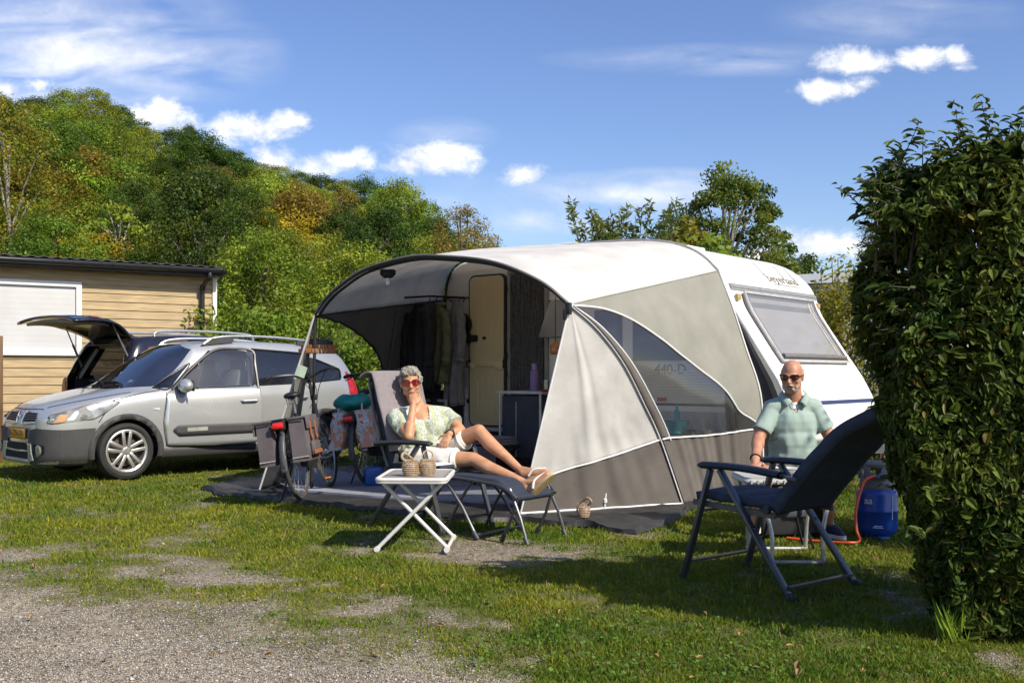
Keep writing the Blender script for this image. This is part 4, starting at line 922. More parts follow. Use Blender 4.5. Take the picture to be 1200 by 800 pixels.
# ================================================================ awning: curved sun canopy with side walls, in the caravan's frame
def awning():
    root = thing('awning', 'cream and grey arched awning with clear side window pitched against the caravan', 'awning', CV_O, CV_RZ)
    WM[root.name] = CVM
    def cloth(name, c, tl=.0, var=.09, r=.85): return mk(name, c, r, var=var, scale=3.5, tl=tl, bump=.011, bscale=5, detail=6)
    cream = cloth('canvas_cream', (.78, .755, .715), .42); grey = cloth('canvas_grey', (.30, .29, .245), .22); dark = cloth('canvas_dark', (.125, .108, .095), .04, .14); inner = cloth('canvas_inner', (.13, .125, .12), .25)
    white = mk('piping_white', (.78, .76, .73), .5, var=.03); black = mk('pole_black', (.018, .018, .02), .45); webbing = mk('webbing_grey', (.16, .155, .15), .7)
    rail = [(4.69, .012, 2.12), (4.665, .012, 2.27), (4.605, .012, 2.42), (4.5, .012, 2.53), (4.3, .012, 2.60), (3.8, .012, 2.635), (2.8, .012, 2.645), (1.9, .012, 2.625), (1.45, .012, 2.575), (1.18, .012, 2.495), (.99, .012, 2.385), (.83, .012, 2.235)]
    arch = [(3.98, 2.60, 1.79), (3.80, 2.6, 1.95), (3.58, 2.6, 2.07), (3.21, 2.6, 2.205), (2.62, 2.6, 2.275), (2.185, 2.6, 2.25), (1.576, 2.6, 2.155), (1.106, 2.55, 1.966), (.88, 2.45, 1.77)]
    def samp(pts, n):
        q = spline(pts, 400); L_ = [0]
        for a, b in zip(q, q[1:]): L_.append(L_[-1]+(b-a).length)
        out = []
        for i in range(n):
            s = L_[-1]*i/(n-1); k = min(len(L_)-2, next((j for j in range(len(L_)-1) if L_[j+1] >= s), len(L_)-2))
            f = (s-L_[k])/max(1e-9, L_[k+1]-L_[k]); out.append(q[k].lerp(q[k+1], f))
        return out
    NS = 72; RA = samp(rail, NS+1); AR = samp(arch, NS+1)
    # match stations by t so that seams run square to the caravan
    def roof(u, v):
        a = RA[int(round(u*NS))]; b = AR[int(round(u*NS))]
        p = a.lerp(b, v); e = math.sin(PI*u)**.5
        p.z += .030*math.sin(PI*v)*e+.005*math.sin(u*23+v*3)*math.sin(PI*v)+.003*math.sin(u*61-v*5)*math.sin(PI*v); return p
    obj('canopy', MB().grid(roof, NS, 24), cream, root, thick=.004)
    # dark valance under the front edge and the arch pole inside it
    vb = MB().grid(lambda u, v: AR[int(round(u*NS))]+V((0, .012, .012-v*.032)), NS, 2); obj('canopy_valance', vb, mk('edge_black', (.022, .021, .021), .6), root, thick=.004)
    obj('arch_pole', MB().tube([p+V((0, -.03, -.02)) for p in AR], .014, 8), black, root)
    obj('edge_webbing', MB().tube([p+V((0, .016, .012)) for p in AR], .010, 6), webbing, root)
    rp = [RA[i].lerp(V((RA[i].x, 0, RA[i].z)), 1)+V((0, .03, .012)) for i in range(NS+1)]; obj('rail_piping', MB().tube(rp+[V((.67, .03, 1.865)), V((.43, .03, 1.5)), V((.19, .03, 1.14)), V((.04, .03, .84))], .011, 6), mk('rail_alu', (.5, .49, .47), .4, metal=.5), root)
    # right-hand wall between the side pole and the caravan's front rail
    C1 = spline([(.88, 2.45, 1.77), (.785, 2.2, 1.58), (.723, 1.9, 1.295), (.705, 1.6, .94), (.69, 1.35, .61), (.61, 1.1, .02)], 101)
    C2 = spline([(.83, .014, 2.235), (.67, .03, 1.865), (.52, .035, 1.45), (.365, .04, 1.008), (.335, .05, .5), (.33, .06, .02)], 101)
    def wall(a, h):
        k = min(100, max(0, h*100)); i = int(k); j = min(100, i+1); f = k-i
        p = C1[i].lerp(C1[j], f).lerp(C2[i].lerp(C2[j], f), a)
        bul = math.sin(PI*a)*math.sin(PI*min(1, h*1.1)); n = V((-.93, .37, 0))
        return p+n*(.05*bul)+n*((.014*math.sin(a*38+1.5*math.sin(a*9))+.006*math.sin(a*83))*sstep(.60, .8, h)+.004*math.sin(a*16+h*6))*math.sin(PI*a)
    grid_px = [(a/60, h/100, cpx(CVM @ wall(a/60, h/100))) for a in range(61) for h in range(101)]
    def solve(px, py): return min(grid_px, key=lambda g: (g[2][0]-px)**2+(g[2][1]-py)**2)[:2]
    h1 = [(0, .0)]+[solve(*q) for q in ((700, 361), (740, 375), (775, 396), (800, 417), (830, 440), (850, 460), (866, 480))]; h1 = sorted(h1); h1 = [q for i, q in enumerate(h1) if i == 0 or q[0] > h1[i-1][0]+.01]; h1.append((1.0, solve(888, 502)[1]))
    h2 = sorted([solve(*q) for q in ((784, 513), (830, 510), (878, 503))]); h2 = [(0, solve(775, 515)[1])]+[q for q in h2 if q[0] > .05]; h2.append((1.0, h1[-1][1]+.004))
    f1 = lambda a: smooth_interp(a, h1)+.006*math.sin(a*26)*math.sin(PI*a); f2 = lambda a: interp(a, h2)
    obj('side_panel', MB().grid(lambda u, v: wall(u, f1(u)*v), 60, 40), grey, root, thick=.003)
    strip = lambda h: .012+.10*h
    def win(u, v):
        h = lerp(f1(u), f2(u), v); a = u; return wall(lerp(strip(h/.7), 1, a) if a < 1 else 1, h)
    obj('side_window', MB().grid(lambda u, v: wall(u, lerp(f1(u), f2(u), v)), 60, 40), glass('vinyl', (.78, .77, .80), rough=.10, clear=.94, refl=.2), root)
    obj('side_skirt', MB().grid(lambda u, v: wall(u, lerp(f2(u), 1, v)), 90, 24), dark, root, thick=.003)
    n1 = V((-.93, .37, 0))*.008
    obj('pole_strip', MB().grid(lambda u, v: wall(u*(.004+.085*v**.8), v*f2(0))+n1, 2, 40), dark, root, thick=.002)
    obj('window_piping', MB().tube([wall(u, f1(u))+n1 for u in np.linspace(0, 1, 60)], .0085, 6), white, root)
    obj('window_piping', MB().tube([wall(u, f2(u))+n1 for u in np.linspace(.0, 1, 50)], .0085, 6), white, root)
    obj('window_piping', MB().tube([wall(.004+.085*v**.8, v*f2(0))+n1 for v in np.linspace(.02, 1, 30)], .007, 6), white, root)
    obj('edge_piping', MB().tube([p+V((-.01, .01, 0)) for p in C2[::4]], .008, 6), white, root)
    obj('roof_seam', MB().tube([wall(u, 0)+V((0, 0, .004)) for u in np.linspace(0, 1, 20)], .006, 5), grey, root)
    obj('side_pole', MB().tube([p+V((.02, -.03, 0)) for p in C1[::3]], .013, 8), black, root)
    # dark infill between the wall's free edge and the caravan rail
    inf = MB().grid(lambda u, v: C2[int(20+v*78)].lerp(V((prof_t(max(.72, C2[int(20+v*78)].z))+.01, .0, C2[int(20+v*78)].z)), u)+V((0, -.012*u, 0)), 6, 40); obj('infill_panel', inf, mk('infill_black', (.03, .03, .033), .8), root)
    # front panel: from the apex to the foot, cream above and grey mud wall below
    apex = C1[0]; foot = V((1.27, 2.62, .03)); LE = [apex.lerp(foot, i/100)+V((0, 0, 0)) for i in range(101)]
    def front(a, h):
        k = min(100, max(0, h*100)); i = int(k); j = min(100, i+1); f = k-i
        p = LE[i].lerp(LE[j], f).lerp(C1[i].lerp(C1[j], f), a); n = V((-.60, .8, 0))
        s = math.sin(PI*a)
        return p+n*(.015*s*math.sin(PI*h)+(.016*math.exp(-((a-.44)/.04)**2)-.010*math.exp(-((a-.52)/.04)**2)+.006*math.sin(a*11+2))*s*min(1, h*2)+(.011*math.sin(a*25+h*4)+.005*math.sin(a*57-h*9))*s*sstep(.62, .8, h))
    gp = [(a/60, h/100, cpx(CVM @ front(a/60, h/100))) for a in range(61) for h in range(101)]
    def solv(px, py): return min(gp, key=lambda g: (g[2][0]-px)**2+(g[2][1]-py)**2)[:2]
    hs = sorted([solv(617, 567), solv(660, 551), solv(705, 537), solv(740, 527), solv(770, 517)]); g1 = lambda a: smooth_interp(a, [(0, hs[0][1])]+[q for q in hs[1:-1]]+[(1, hs[-1][1])])
    obj('front_panel', MB().grid(lambda u, v: front(u, .004+(g1(u)-.004)*v), 60, 60), cream, root, thick=.003)
    obj('front_skirt', MB().grid(lambda u, v: front(u, lerp(g1(u), 1, v)), 70, 26), dark, root, thick=.003)
    n2 = V((-.55, .83, 0))*.009
    obj('panel_piping', MB().tube([front(u, g1(u))+n2 for u in np.linspace(0, 1, 40)], .008, 6), white, root)
    obj('panel_piping', MB().tube([LE[i]+n2 for i in range(0, 101, 5)], .008, 6), white, root)
    obj('panel_piping', MB().tube([front(u, 1)+n2 for u in np.linspace(0, 1, 40)], .010, 6), white, root)
    obj('panel_piping', MB().tube([p+V((-.012, .012, 0)) for p in C1[1::3]], .007, 6), white, root)
    obj('corner_zip', MB().tube([p+V((-.015, .0, 0)) for p in C1[1::3]], .010, 6), black, root)
    # apex buckle
    obj('apex_buckle', MB().box(apex+V((0, .02, -.03)), (.05, .04, .10), bev=.01).box(apex+V((.03, .03, -.08)), (.03, .03, .09), bev=.008), black, root)
    # maker's label
    o = front(.13, 0)  # placeholder position replaced below
    q = solv(637, 577); c = front(*q); xa = (front(q[0]+.06, q[1])-front(q[0]-.04, q[1])); up = (front(q[0], q[1]-.03)-front(q[0], q[1]+.03)); M = frame_M(c, xa, up); 
    if M.to_3x3().col[2].y < 0: M = M @ Matrix.Rotation(PI, 4, 'Y')
    lab = obj('maker_label', MB().box((0, 0, 0), (.17, .055, .003)).xf(Matrix.Translation(M.to_3x3().col[2]*.012) @ M), mk('label_white', (.8, .8, .78), .5, var=.02), root)
    Ml = Matrix.Translation(M.to_3x3().col[2]*.0145) @ M
    obj('label_emblem', MB().box((.055, 0, 0), (.046, .045, .002)).xf(Ml), mk('label_blue', (.10, .16, .28), .5), lab); obj('label_emblem', MB().prism([(.036, -.020), (.074, -.020), (.055, .004)], 'z', .001, .0025).xf(Ml), mk('label_yellow', (.45, .50, .12), .5), lab)
    obj('label_text', MB().box((-.01, -.012, 0), (.06, .007, .002)).box((-.005, .006, 0), (.045, .012, .002)).xf(Ml), mk('label_ink', (.12, .10, .12), .5), lab)
    # left-hand wall seen from inside, with a clear arch
    L1 = [V((3.98, 2.60, 1.79)).lerp(V((4.36, 2.98, .02)), i/100) for i in range(101)]
    L2 = [V((4.69, .02, 2.12)).lerp(V((4.69, .05, .02)), i/100) for i in range(101)]
    def lw(a, h):
        k = int(round(min(1, max(0, h))*100)); p = L1[k].lerp(L2[k], a); return p+V((.04*math.sin(PI*a)*math.sin(PI*h)+.008*math.sin(a*30)*math.sin(PI*a), 0, 0))
    lp = [(a/60, h/100, cpx(CVM @ lw(a/60, h/100))) for a in range(61) for h in range(101)]
    def sl(px, py): return min(lp, key=lambda g: (g[2][0]-px)**2+(g[2][1]-py)**2)[:2]
    hw = [(0, .0)]+sorted([sl(385, 374), sl(405, 381), sl(425, 394), sl(438, 411), sl(448, 430)]); hw = [q for i, q in enumerate(hw) if i == 0 or q[0] > hw[i-1][0]+.005]; ae = hw[-1][0]+.05; hw.append((ae, .62))
    fw = lambda a: smooth_interp(a, hw)
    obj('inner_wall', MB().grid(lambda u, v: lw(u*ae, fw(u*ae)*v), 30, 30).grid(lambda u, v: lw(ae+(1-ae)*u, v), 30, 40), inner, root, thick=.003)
    obj('left_window', MB().grid(lambda u, v: lw(u*ae, lerp(fw(u*ae), .985, v)), 30, 20), glass('vinyl_clear', (.93, .94, .93), rough=.1, clear=.98, refl=.05, rmax=.2), root)
    obj('window_binding', MB().tube([lw(u*ae, fw(u*ae)) for u in np.linspace(0, 1, 30)], .013, 6), black, root)
    obj('wall_seam', MB().tube([lw(u, 0) for u in np.linspace(0, 1, 12)], .010, 6), black, root)
    # left pole and the flap tied to it
    sp = V((3.98, 2.60, 1.80)); ft = V((4.36, 3.0, .02)); inn = V((4.02, 2.62, .03)); fin = CVM.inverted() @ G(341, 566)
    obj('left_pole', MB().tube([sp, sp.lerp(inn, .5), inn], .016, 8), black, root)
    def flap(u, v):
        a = sp.lerp(ft, v); b = sp.lerp(fin, v)+V((.05, .05, 0))*math.sin(PI*v)*0; return a.lerp(b, u)+V((-.3, .9, 0))*(.03*math.sin(u*PI*3)*v*(1-v)*2)
    obj('left_flap', MB().grid(lambda u, v: flap(lerp(.15, .95, u) if 0 else u, v*.72)*1 if u < 2 else 0, 16, 24), cloth('canvas_flap', (.36, .345, .32), .1), root, thick=.003)
    obj('left_flap_skirt', MB().grid(lambda u, v: flap(u, .72+v*.27), 16, 10), cloth('canvas_dark_blue', (.03, .032, .04), .0), root, thick=.003)
    obj('flap_piping', MB().tube([sp.lerp(ft, i/20)+V((0, .01, 0)) for i in range(21)], .010, 6), mk('piping_grey', (.45, .44, .42), .6), root)
    # roof poles and fittings on the inside
    obj('rear_pole', MB().tube([V((4.62, .03, z)) for z in np.linspace(.02, 2.15, 6)]+[V((4.60, .03, 2.3)), V((4.52, .03, 2.47))], .014, 8), black, root)
    obj('wall_bar', MB().tube([V((4.62, .035, 2.13)), V((4.2, .035, 2.13))], .012, 8), mk('bar_grey', (.12, .115, .11), .5), root)
    obj('draught_skirt', MB().grid(lambda u, v: V((.3+4.35*u, -.02+.02*math.sin(u*60), .56-.55*v)), 60, 4), mk('skirt_black', (.02, .02, .022), .8), root, thick=.004)
    # pegs and rubber rings along the front
    pg = mk('peg_steel', (.4, .4, .4), .4, metal=.7)
    for u in (.52,):
        q = front(u, 1); p = MB().tube([q+V((0, .03, .13)), q+V((0, .05, .02)), q+V((0, .06, -.05))], .007, 6); p.lathe([(.0, .03), (.018, .02), (.018, -.01), (0, -.02)], 10, c=q+V((0, .045, .06))); obj('peg_ladder', p, mk('peg_plastic', (.6, .6, .58), .5), root)
    q = LE[100]; obj('peg_strap', MB().tube([q+V((0, 0, .02)), q+V((.10, .12, .0)), q+V((.17, .2, -.02))], .008, 6), black, root)
    return root
AWNING = awning()
def floor_mats():
    def sheet(poly, z, thick, n=1):
        pts = [V((x, y, z)) for x, y in poly]; return pts
    root = None
    out = []
    N_ = len(MATPOLY)
    for i in range(N_):
        a, b = V((*MATPOLY[i], 0)), V((*MATPOLY[(i+1) % N_], 0)); m = max(2, int((b-a).length/.05))
        for k in range(m):
            p = a.lerp(b, k/m); w = (mnoise.noise(p*2.6)*.13+mnoise.noise(p*8)*.05); out.append(p+V((w*.5, w, 0)))
    c = V((0, 10.4, 0)); rings = [1, .992, .982, .97, .955, .94, .92, .895, .86, .7, .45, .2]; vs = []; fs = []; n = len(out)
    for r in rings:
        for p in out:
            q = c.lerp(p, r); z = .020+(.040*max(0, mnoise.noise(q*4.2))+.022*max(0, mnoise.noise(q*11)))*(r > .84)+(.014 if r == .992 else 0); q.z = .004 if r == 1 else z; vs.append(q)
    for r in range(len(rings)-1):
        for i in range(n): fs.append((r*n+i, r*n+(i+1) % n, (r+1)*n+(i+1) % n, (r+1)*n+i))
    fs.append(tuple(range((len(rings)-1)*n, len(rings)*n)))
    m = MB(); m.add(vs, fs); o = obj('groundsheet', m, mk('groundsheet_black', (.022, .022, .023), .55, col2=(.05, .048, .045), scale=3, bump=.004, bscale=26, thr=(.4, .75)), None, ang=60); tag(o, 'crumpled black woven groundsheet spread under the awning', 'groundsheet')
    P_ = [G(322, 568), G(340, 578), G(440, 586), G(560, 592), G(606, 594), V((.2, 9.4, 0)), V((1.2, 9.6, 0)), V((1.9, 10.1, 0)), V((-.6, 12.3, 0)), V((-1.9, 12.0, 0)), G(345, 545)]
    vs = []
    for i in range(len(P_)):
        a, b = V(P_[i]), V(P_[(i+1) % len(P_)]); 
        for k in range(12): p = a.lerp(b, k/12); p = p+V((mnoise.noise(p*5)*.02, mnoise.noise(p*5+V((3, 1, 0)))*.02, 0)); vs.append(V((p.x, p.y, .043)))
    m = MB(); n = len(vs); m.add(vs+[V((v.x, v.y, .022)) for v in vs], [tuple(range(n))]+[(i, (i+1) % n, n+(i+1) % n, n+i) for i in range(n)])
    o = obj('carpet', m, mk('carpet_blue_grey', (.17, .18, .22), .95, col2=(.29, .30, .34), scale=2.2, bump=.004, bscale=120), None); tag(o, 'faded blue grey awning carpet lying on the black groundsheet', 'carpet')
floor_mats()
# ================================================================ cars
from mathutils.bvhtree import BVHTree
def pip(x, y, poly):
    r = False; n = len(poly)
    for i in range(n):
        (x0, y0), (x1, y1) = poly[i], poly[(i+1) % n]
        if (y0 > y) != (y1 > y) and x < (x1-x0)*(y-y0)/(y1-y0)+x0: r = not r
    return r
def round_poly(poly, r=.04, n=4):
    out = []; m = len(poly)
    for i in range(m):
        p, a, b = V((*poly[i], 0)), V((*poly[i-1], 0)), V((*poly[(i+1) % m], 0)); d1 = (a-p); d2 = (b-p); k = min(r, d1.length*.4, d2.length*.4)
        s, e = p+d1.normalized()*k, p+d2.normalized()*k
        for j in range(n+1):
            t = j/n; q = s*(1-t)**2+p*2*t*(1-t)+e*t*t; out.append((q.x, q.y))
    return out
class Shell:
    """car body: sections along x (nose at 0), half section from sill to roof centre, mirrored in y"""
    def __init__(s, sec, xs, nv=44):
        s.bm = bmesh.new(); rows = []
        for x in xs:
            pts = spline([V((x, y, z)) for y, z in sec(x)], nv); full = [V((p.x, -p.y, p.z)) for p in pts]+[V((p.x, p.y, p.z)) for p in pts[-2::-1]]
            rows.append([s.bm.verts.new(p) for p in full])
        n = len(rows[0])
        for a, b in zip(rows, rows[1:]):
            for i in range(n-1): s.bm.faces.new((a[i], a[i+1], b[i+1], b[i]))
        s.bm.faces.new(rows[0]); s.bm.faces.new(rows[-1][::-1])
        bmesh.ops.recalc_face_normals(s.bm, faces=s.bm.faces); s.lay = s.bm.faces.layers.int.new('tagid'); s.tree = BVHTree.FromBMesh(s.bm)
    def cut(s, poly, plane, cond, tid, margin=.08):
        """cut the outline of a flat polygon, seen along one axis, into the skin and mark the faces inside it"""
        ax = {'xz': (0, 2, 1), 'yz': (1, 2, 0), 'xy': (0, 1, 2)}[plane]
        a0, a1, b0, b1 = min(p[0] for p in poly)-margin, max(p[0] for p in poly)+margin, min(p[1] for p in poly)-margin, max(p[1] for p in poly)+margin
        for i in range(len(poly)):
            p, q = poly[i], poly[(i+1) % len(poly)]
            if abs(p[0]-q[0])+abs(p[1]-q[1]) < 1e-6: continue
            fs = [f for f in s.bm.faces if cond(f.calc_center_median()) and any(a0 <= v.co[ax[0]] <= a1 and b0 <= v.co[ax[1]] <= b1 for v in f.verts)]
            ex0, ex1, ey0, ey1 = min(p[0], q[0])-.06, max(p[0], q[0])+.06, min(p[1], q[1])-.06, max(p[1], q[1])+.06
            fs = [f for f in fs if any(ex0 <= v.co[ax[0]] <= ex1 and ey0 <= v.co[ax[1]] <= ey1 for v in f.verts)]
            g = list({e for f in fs for e in f.edges})+list({v for f in fs for v in f.verts})+fs
            no = V((0, 0, 0)); no[ax[0]] = q[1]-p[1]; no[ax[1]] = -(q[0]-p[0]); c = V((0, 0, 0)); c[ax[0]], c[ax[1]] = p
            bmesh.ops.bisect_plane(s.bm, geom=g, plane_co=c, plane_no=no.normalized(), dist=1e-5)
        for f in s.bm.faces:
            c = f.calc_center_median()
            if cond(c) and pip(c[ax[0]], c[ax[1]], poly): f[s.lay] = tid
    def part(s, tids, shrink=0):
        mb = MB(); m = {}; vs = []; fs = []; s.bm.verts.index_update()
        for f in s.bm.faces:
            if f[s.lay] in tids:
                idx = []
                for v in f.verts:
                    if v.index not in m: m[v.index] = len(vs); vs.append(v.co-v.normal*shrink)
                    idx.append(m[v.index])
                fs.append(idx)
        return mb.add(vs, fs)
    def hit(s, o, d):
        r = s.tree.ray_cast(o, d); return r
    def patch(s, poly, plane, sign, off=.004, step=.05):
        """panel that follows the skin, seen along one axis from the given side"""
        bm = bmesh.new(); ax = {'xz': (0, 2, 1), 'yz': (1, 2, 0), 'xy': (0, 1, 2)}[plane]
        def mkp(p, h):
            v = V((0, 0, 0)); v[ax[0]], v[ax[1]], v[ax[2]] = p[0], p[1], h; return v
        bm.faces.new([bm.verts.new(mkp(p, 0)) for p in poly])
        for k in (0, 1):
            lo = min(p[k] for p in poly); hi = max(p[k] for p in poly); x = lo+step
            while x < hi-1e-4:
                n = V((0, 0, 0)); n[ax[k]] = 1; bmesh.ops.bisect_plane(bm, geom=bm.verts[:]+bm.edges[:]+bm.faces[:], plane_co=n*x, plane_no=n); x += step
        d = V((0, 0, 0)); d[ax[2]] = -sign; bad = []
        for v in bm.verts:
            o = v.co.copy(); o[ax[2]] = sign*6; r = s.tree.ray_cast(o, d)
            if r[0] is None: bad.append(v)
            else:
                nn = r[1]; nn = nn if nn.dot(d) < 0 else -nn; v.co = r[0]+nn*off
        bmesh.ops.delete(bm, geom=bad, context='VERTS'); mb = MB(); mb.bm(bm); return mb
    def line(s, pts, plane, sign, w=.010, off=.002, n=30):
        """thin ribbon along a path on the skin (a panel gap)"""
        ax = {'xz': (0, 2, 1), 'yz': (1, 2, 0), 'xy': (0, 1, 2)}[plane]; d = V((0, 0, 0)); d[ax[2]] = -sign; q = []
        for p in spline([V((a, b, 0)) for a, b in pts], n):
            o = V((0, 0, 0)); o[ax[0]], o[ax[1]], o[ax[2]] = p.x, p.y, sign*6; r = s.tree.ray_cast(o, d)
            if r[0] is not None: q.append(r[0]+(r[1] if r[1].dot(d) < 0 else -r[1])*off)
        return MB().tube(q, w/2, 4)
TYRE = mk('car_tyre', (.022, .021, .02), .8, var=.25, scale=8, bump=.002, bscale=70); ALLOY = mk('alloy', (.56, .54, .50), .32, metal=.75, var=.1); PLAS = mk('car_plastic', (.055, .053, .052), .6, var=.08, bump=.0004, bscale=300)
DARK = mk('car_dark', (.008, .008, .009), .8, var=0); CHROME = mk('chrome', (.7, .7, .7), .12, metal=1, var=0)
def wheel_mesh(r=.325, w=.205, spokes=5):
    Mx = Matrix.Rotation(PI/2, 4, 'X')   # axle along y, outer face towards -y
    ri = r*.735; t = MB().lathe([(ri, -w*.42), (ri+.02, -w*.47), (r*.86, -w*.5), (r*.96, -w*.44), (r, -w*.30), (r, w*.30), (r*.96, w*.44), (r*.86, w*.5), (ri, w*.42)], 48, M=Mx, cap=False)
    m = MB(); m.lathe([(ri+.006, w*.45), (ri-.006, w*.47), (ri-.024, w*.43), (ri-.03, w*.2), (ri-.03, -w*.4), (ri, -w*.42)], 48, M=Mx, cap=False)
    m.lathe([(0, w*.44), (.03, w*.44), (.034, w*.41), (.055, w*.38), (.065, w*.30), (.065, w*.1), (0, w*.1)], 24, M=Mx)
    for k in range(spokes):
        for s in (-1, 1):
            a = 2*PI*k/spokes+PI/2; c = V((math.cos(a), 0, math.sin(a))); q = V((-c.z, 0, c.x))*s
            m.bar(c*.045+q*.022+V((0, -w*.36, 0)), c*(ri-.018)+q*.046+V((0, -w*.40, 0)), .040, .030, up=(0, 1, 0), bev=.009)
    dk = MB().lathe([(0, w*.05), (ri*.72, w*.05), (ri*.72, -w*.1), (0, -w*.1)], 32, M=Mx); bk = MB().lathe([(0, -w*.3), (ri-.02, -w*.3), (ri-.02, -w*.36), (0, -w*.36)], 32, M=Mx)
    return t, m, dk, bk
def silver_car():
    ph = math.radians(45); O = V((-5.6, 11.63, 0))
    root = thing('family_car', 'silver grey family car parked beside the awning with its front door ajar', 'car', O, ph)
    zt = [(0, .60), (.02, .70), (.06, .775), (.12, .825), (.22, .875), (.45, .945), (.75, 1.01), (.92, 1.045), (1.0, 1.075), (1.2, 1.22), (1.45, 1.40), (1.65, 1.515), (1.8, 1.57), (2.0, 1.605), (2.5, 1.63), (3.1, 1.625), (3.6, 1.585), (3.9, 1.53), (4.0, 1.49), (4.08, 1.38), (4.2, 1.10), (4.27, .92), (4.30, .7)]
    wf = [(0, .50), (.015, .58), (.04, .64), (.09, .71), (.17, .765), (.30, .815), (.5, .85), (.8, .875), (1.3, .885), (2.2, .895), (3.2, .895), (3.8, .875), (4.05, .83), (4.2, .76), (4.27, .68), (4.30, .58)]
    zb = [(0, .56), (.02, .62), (.06, .68), (.15, .75), (.3, .82), (.6, .905), (.95, .965), (1.3, .99), (2, 1.005), (3, 1.04), (3.7, 1.08), (4.1, 1.06), (4.22, .95), (4.3, .66)]
    def sec(x):
        w = smooth_interp(x, wf); t = smooth_interp(x, zt); b = min(smooth_interp(x, zb), t-.02)
        k = sstep(1.05, 1.85, x)-sstep(4.0, 4.28, x)
        hood = (w-.16, b+(t-b)*.45); kk = max(0, min(1, (x-1.02)/(1.80-1.02))); rr = (.615-.02*abs(x-2.8), t-.055)
        rx = lerp(w-.12, rr[0], sstep(0, 1, kk)*.4+kk*.6) if x < 2.8 else lerp(rr[0], w-.09, sstep(4.0, 4.25, x)); 
        rz = lerp(b+.03, rr[1], kk) if x < 1.8 else max(b+.01, rr[1]-.04*sstep(3.9, 4.2, x))
        if x <= 1.02: rx, rz = hood
        low = .19+.05*sstep(.5, 0, x) if False else .20
        return [(w-.16, low-.01), (w-.05, low+.02), (w-.015, .34), (w-.002, .55), (w, .70), (w-.012, lerp(.70, b, .6)), (w-.045, b-.01), (rx+.55*(w-.045-rx), rz*.55+b*.45+.01*k), (rx, rz), (rx*.72, lerp(rz, t, .72)), (rx*.36, lerp(rz, t, .95)), (0, t)]
    xs = sorted(set([0, .01, .02, .035, .05, .07, .09, .12, .15, .18]+[round(.22+.045*i, 4) for i in range(91)]+[4.27, 4.285, 4.30])); xs = [x for x in xs if x <= 4.3]
    S = Shell(sec, xs); near = lambda c: c.y < -.3; far = lambda c: c.y > .3
    AX = (.87, 3.555); R_A = .365
    # glass
    wf_poly = round_poly([(1.46, 1.035), (1.63, 1.035), (2.44, 1.055), (2.50, 1.475), (2.25, 1.51), (1.98, 1.47)], .03)
    wf_q = [(1.22, 1.035), (1.42, 1.035), (1.72, 1.325)]
    wr_poly = round_poly([(2.57, 1.06), (3.33, 1.09), (3.42, 1.40), (3.30, 1.475), (2.60, 1.515)], .03)
    wq_poly = round_poly([(3.42, 1.095), (3.86, 1.13), (3.88, 1.26), (3.50, 1.40)], .04)
    for side, cnd in ((0, near), (1, far)):
        for i, p in enumerate((wf_poly, wf_q, wr_poly, wq_poly)): S.cut(p, 'xz', cnd, 1+i+10*side)
    ws = [(-.735, 1.055), (-.5, 1.03), (0, 1.015), (.5, 1.03), (.735, 1.055), (.60, 1.50), (.33, 1.56), (0, 1.575), (-.33, 1.56), (-.60, 1.50)]
    S.cut(ws, 'yz', lambda c: .85 < c.x < 1.95 and abs(c.y) < .80, 6)
    rw = round_poly([(-.60, 1.12), (.60, 1.12), (.50, 1.44), (-.50, 1.44)], .06); S.cut(rw, 'yz', lambda c: c.x > 3.95, 7)
    # wheel openings
    for ax in AX:
        c = [(ax+R_A*math.cos(a), .325+R_A*math.sin(a)) for a in np.linspace(-.42, PI+.42, 26)]
        for cnd in (near, far): S.cut(c, 'xz', lambda q, cnd=cnd: cnd(q) and abs(q.y) > .55, 9, .05)
    paint = mk('silver_paint', (.56, .56, .54), .27, metal=.58, var=.03, scale=2, coat=.6, noise_rough=.03)
    S.bm.normal_update()
    obj('body', S.part({0}), paint, root, ang=38)
    gl = glass('car_glass', (.42, .45, .45), rough=.01, clear=.97, refl=.38); wsg = glass('windscreen_glass', (.34, .34, .42), rough=.01, clear=.93, refl=.66)
    for i, nm in ((1, 'front_side_window'), (2, 'quarter_light'), (3, 'rear_side_window'), (4, 'rear_quarter_light')):
        for k in (0, 10):
            if i+k == 1: continue        # the near front pane belongs to the ajar door
            m = S.part({i+k}, .006)
            if m.v: obj(nm, m, gl, root, ang=60)
    obj('windscreen', S.part({6}, .004), wsg, root, ang=70); obj('rear_window', S.part({7}, .004), gl, root)
    # window rubbers, pillar blacks
    for sg in (-1, 1):
        m = MB()
        for p in (wf_poly, wr_poly, wq_poly, wf_q): m.merge(S.line(p+[p[0]], 'xz', sg, .022, .003, 70))
        m.merge(S.patch([(2.455, 1.06), (2.565, 1.065), (2.60, 1.515), (2.51, 1.49)], 'xz', sg, .005)); m.merge(S.patch([(1.41, 1.03), (1.47, 1.03), (2.0, 1.475), (1.73, 1.30)], 'xz', sg, .005)); m.merge(S.patch([(3.34, 1.09), (3.42, 1.095), (3.50, 1.40), (3.42, 1.42)], 'xz', sg, .005))
        obj('window_trim', m, mk('trim_black', (.018, .018, .019), .35, var=0), root)
        # panel gaps
        g = MB()
        g.merge(S.line([(1.34, .36), (1.30, .62), (1.33, .85), (1.36, .985)], 'xz', sg)); g.merge(S.line([(2.53, .36), (2.535, .7), (2.53, 1.05)], 'xz', sg)); g.merge(S.line([(3.30, .75), (3.42, .95), (3.40, 1.09)], 'xz', sg)); g.merge(S.line([(1.34, .36), (1.9, .335), (2.53, .36), (3.15, .36)], 'xz', sg))
        g.merge(S.line([(.72, .90), (1.05, .975), (1.28, 1.01)], 'xz', sg)); g.merge(S.line([(.55, .66), (.62, .76), (.74, .9)], 'xz', sg))
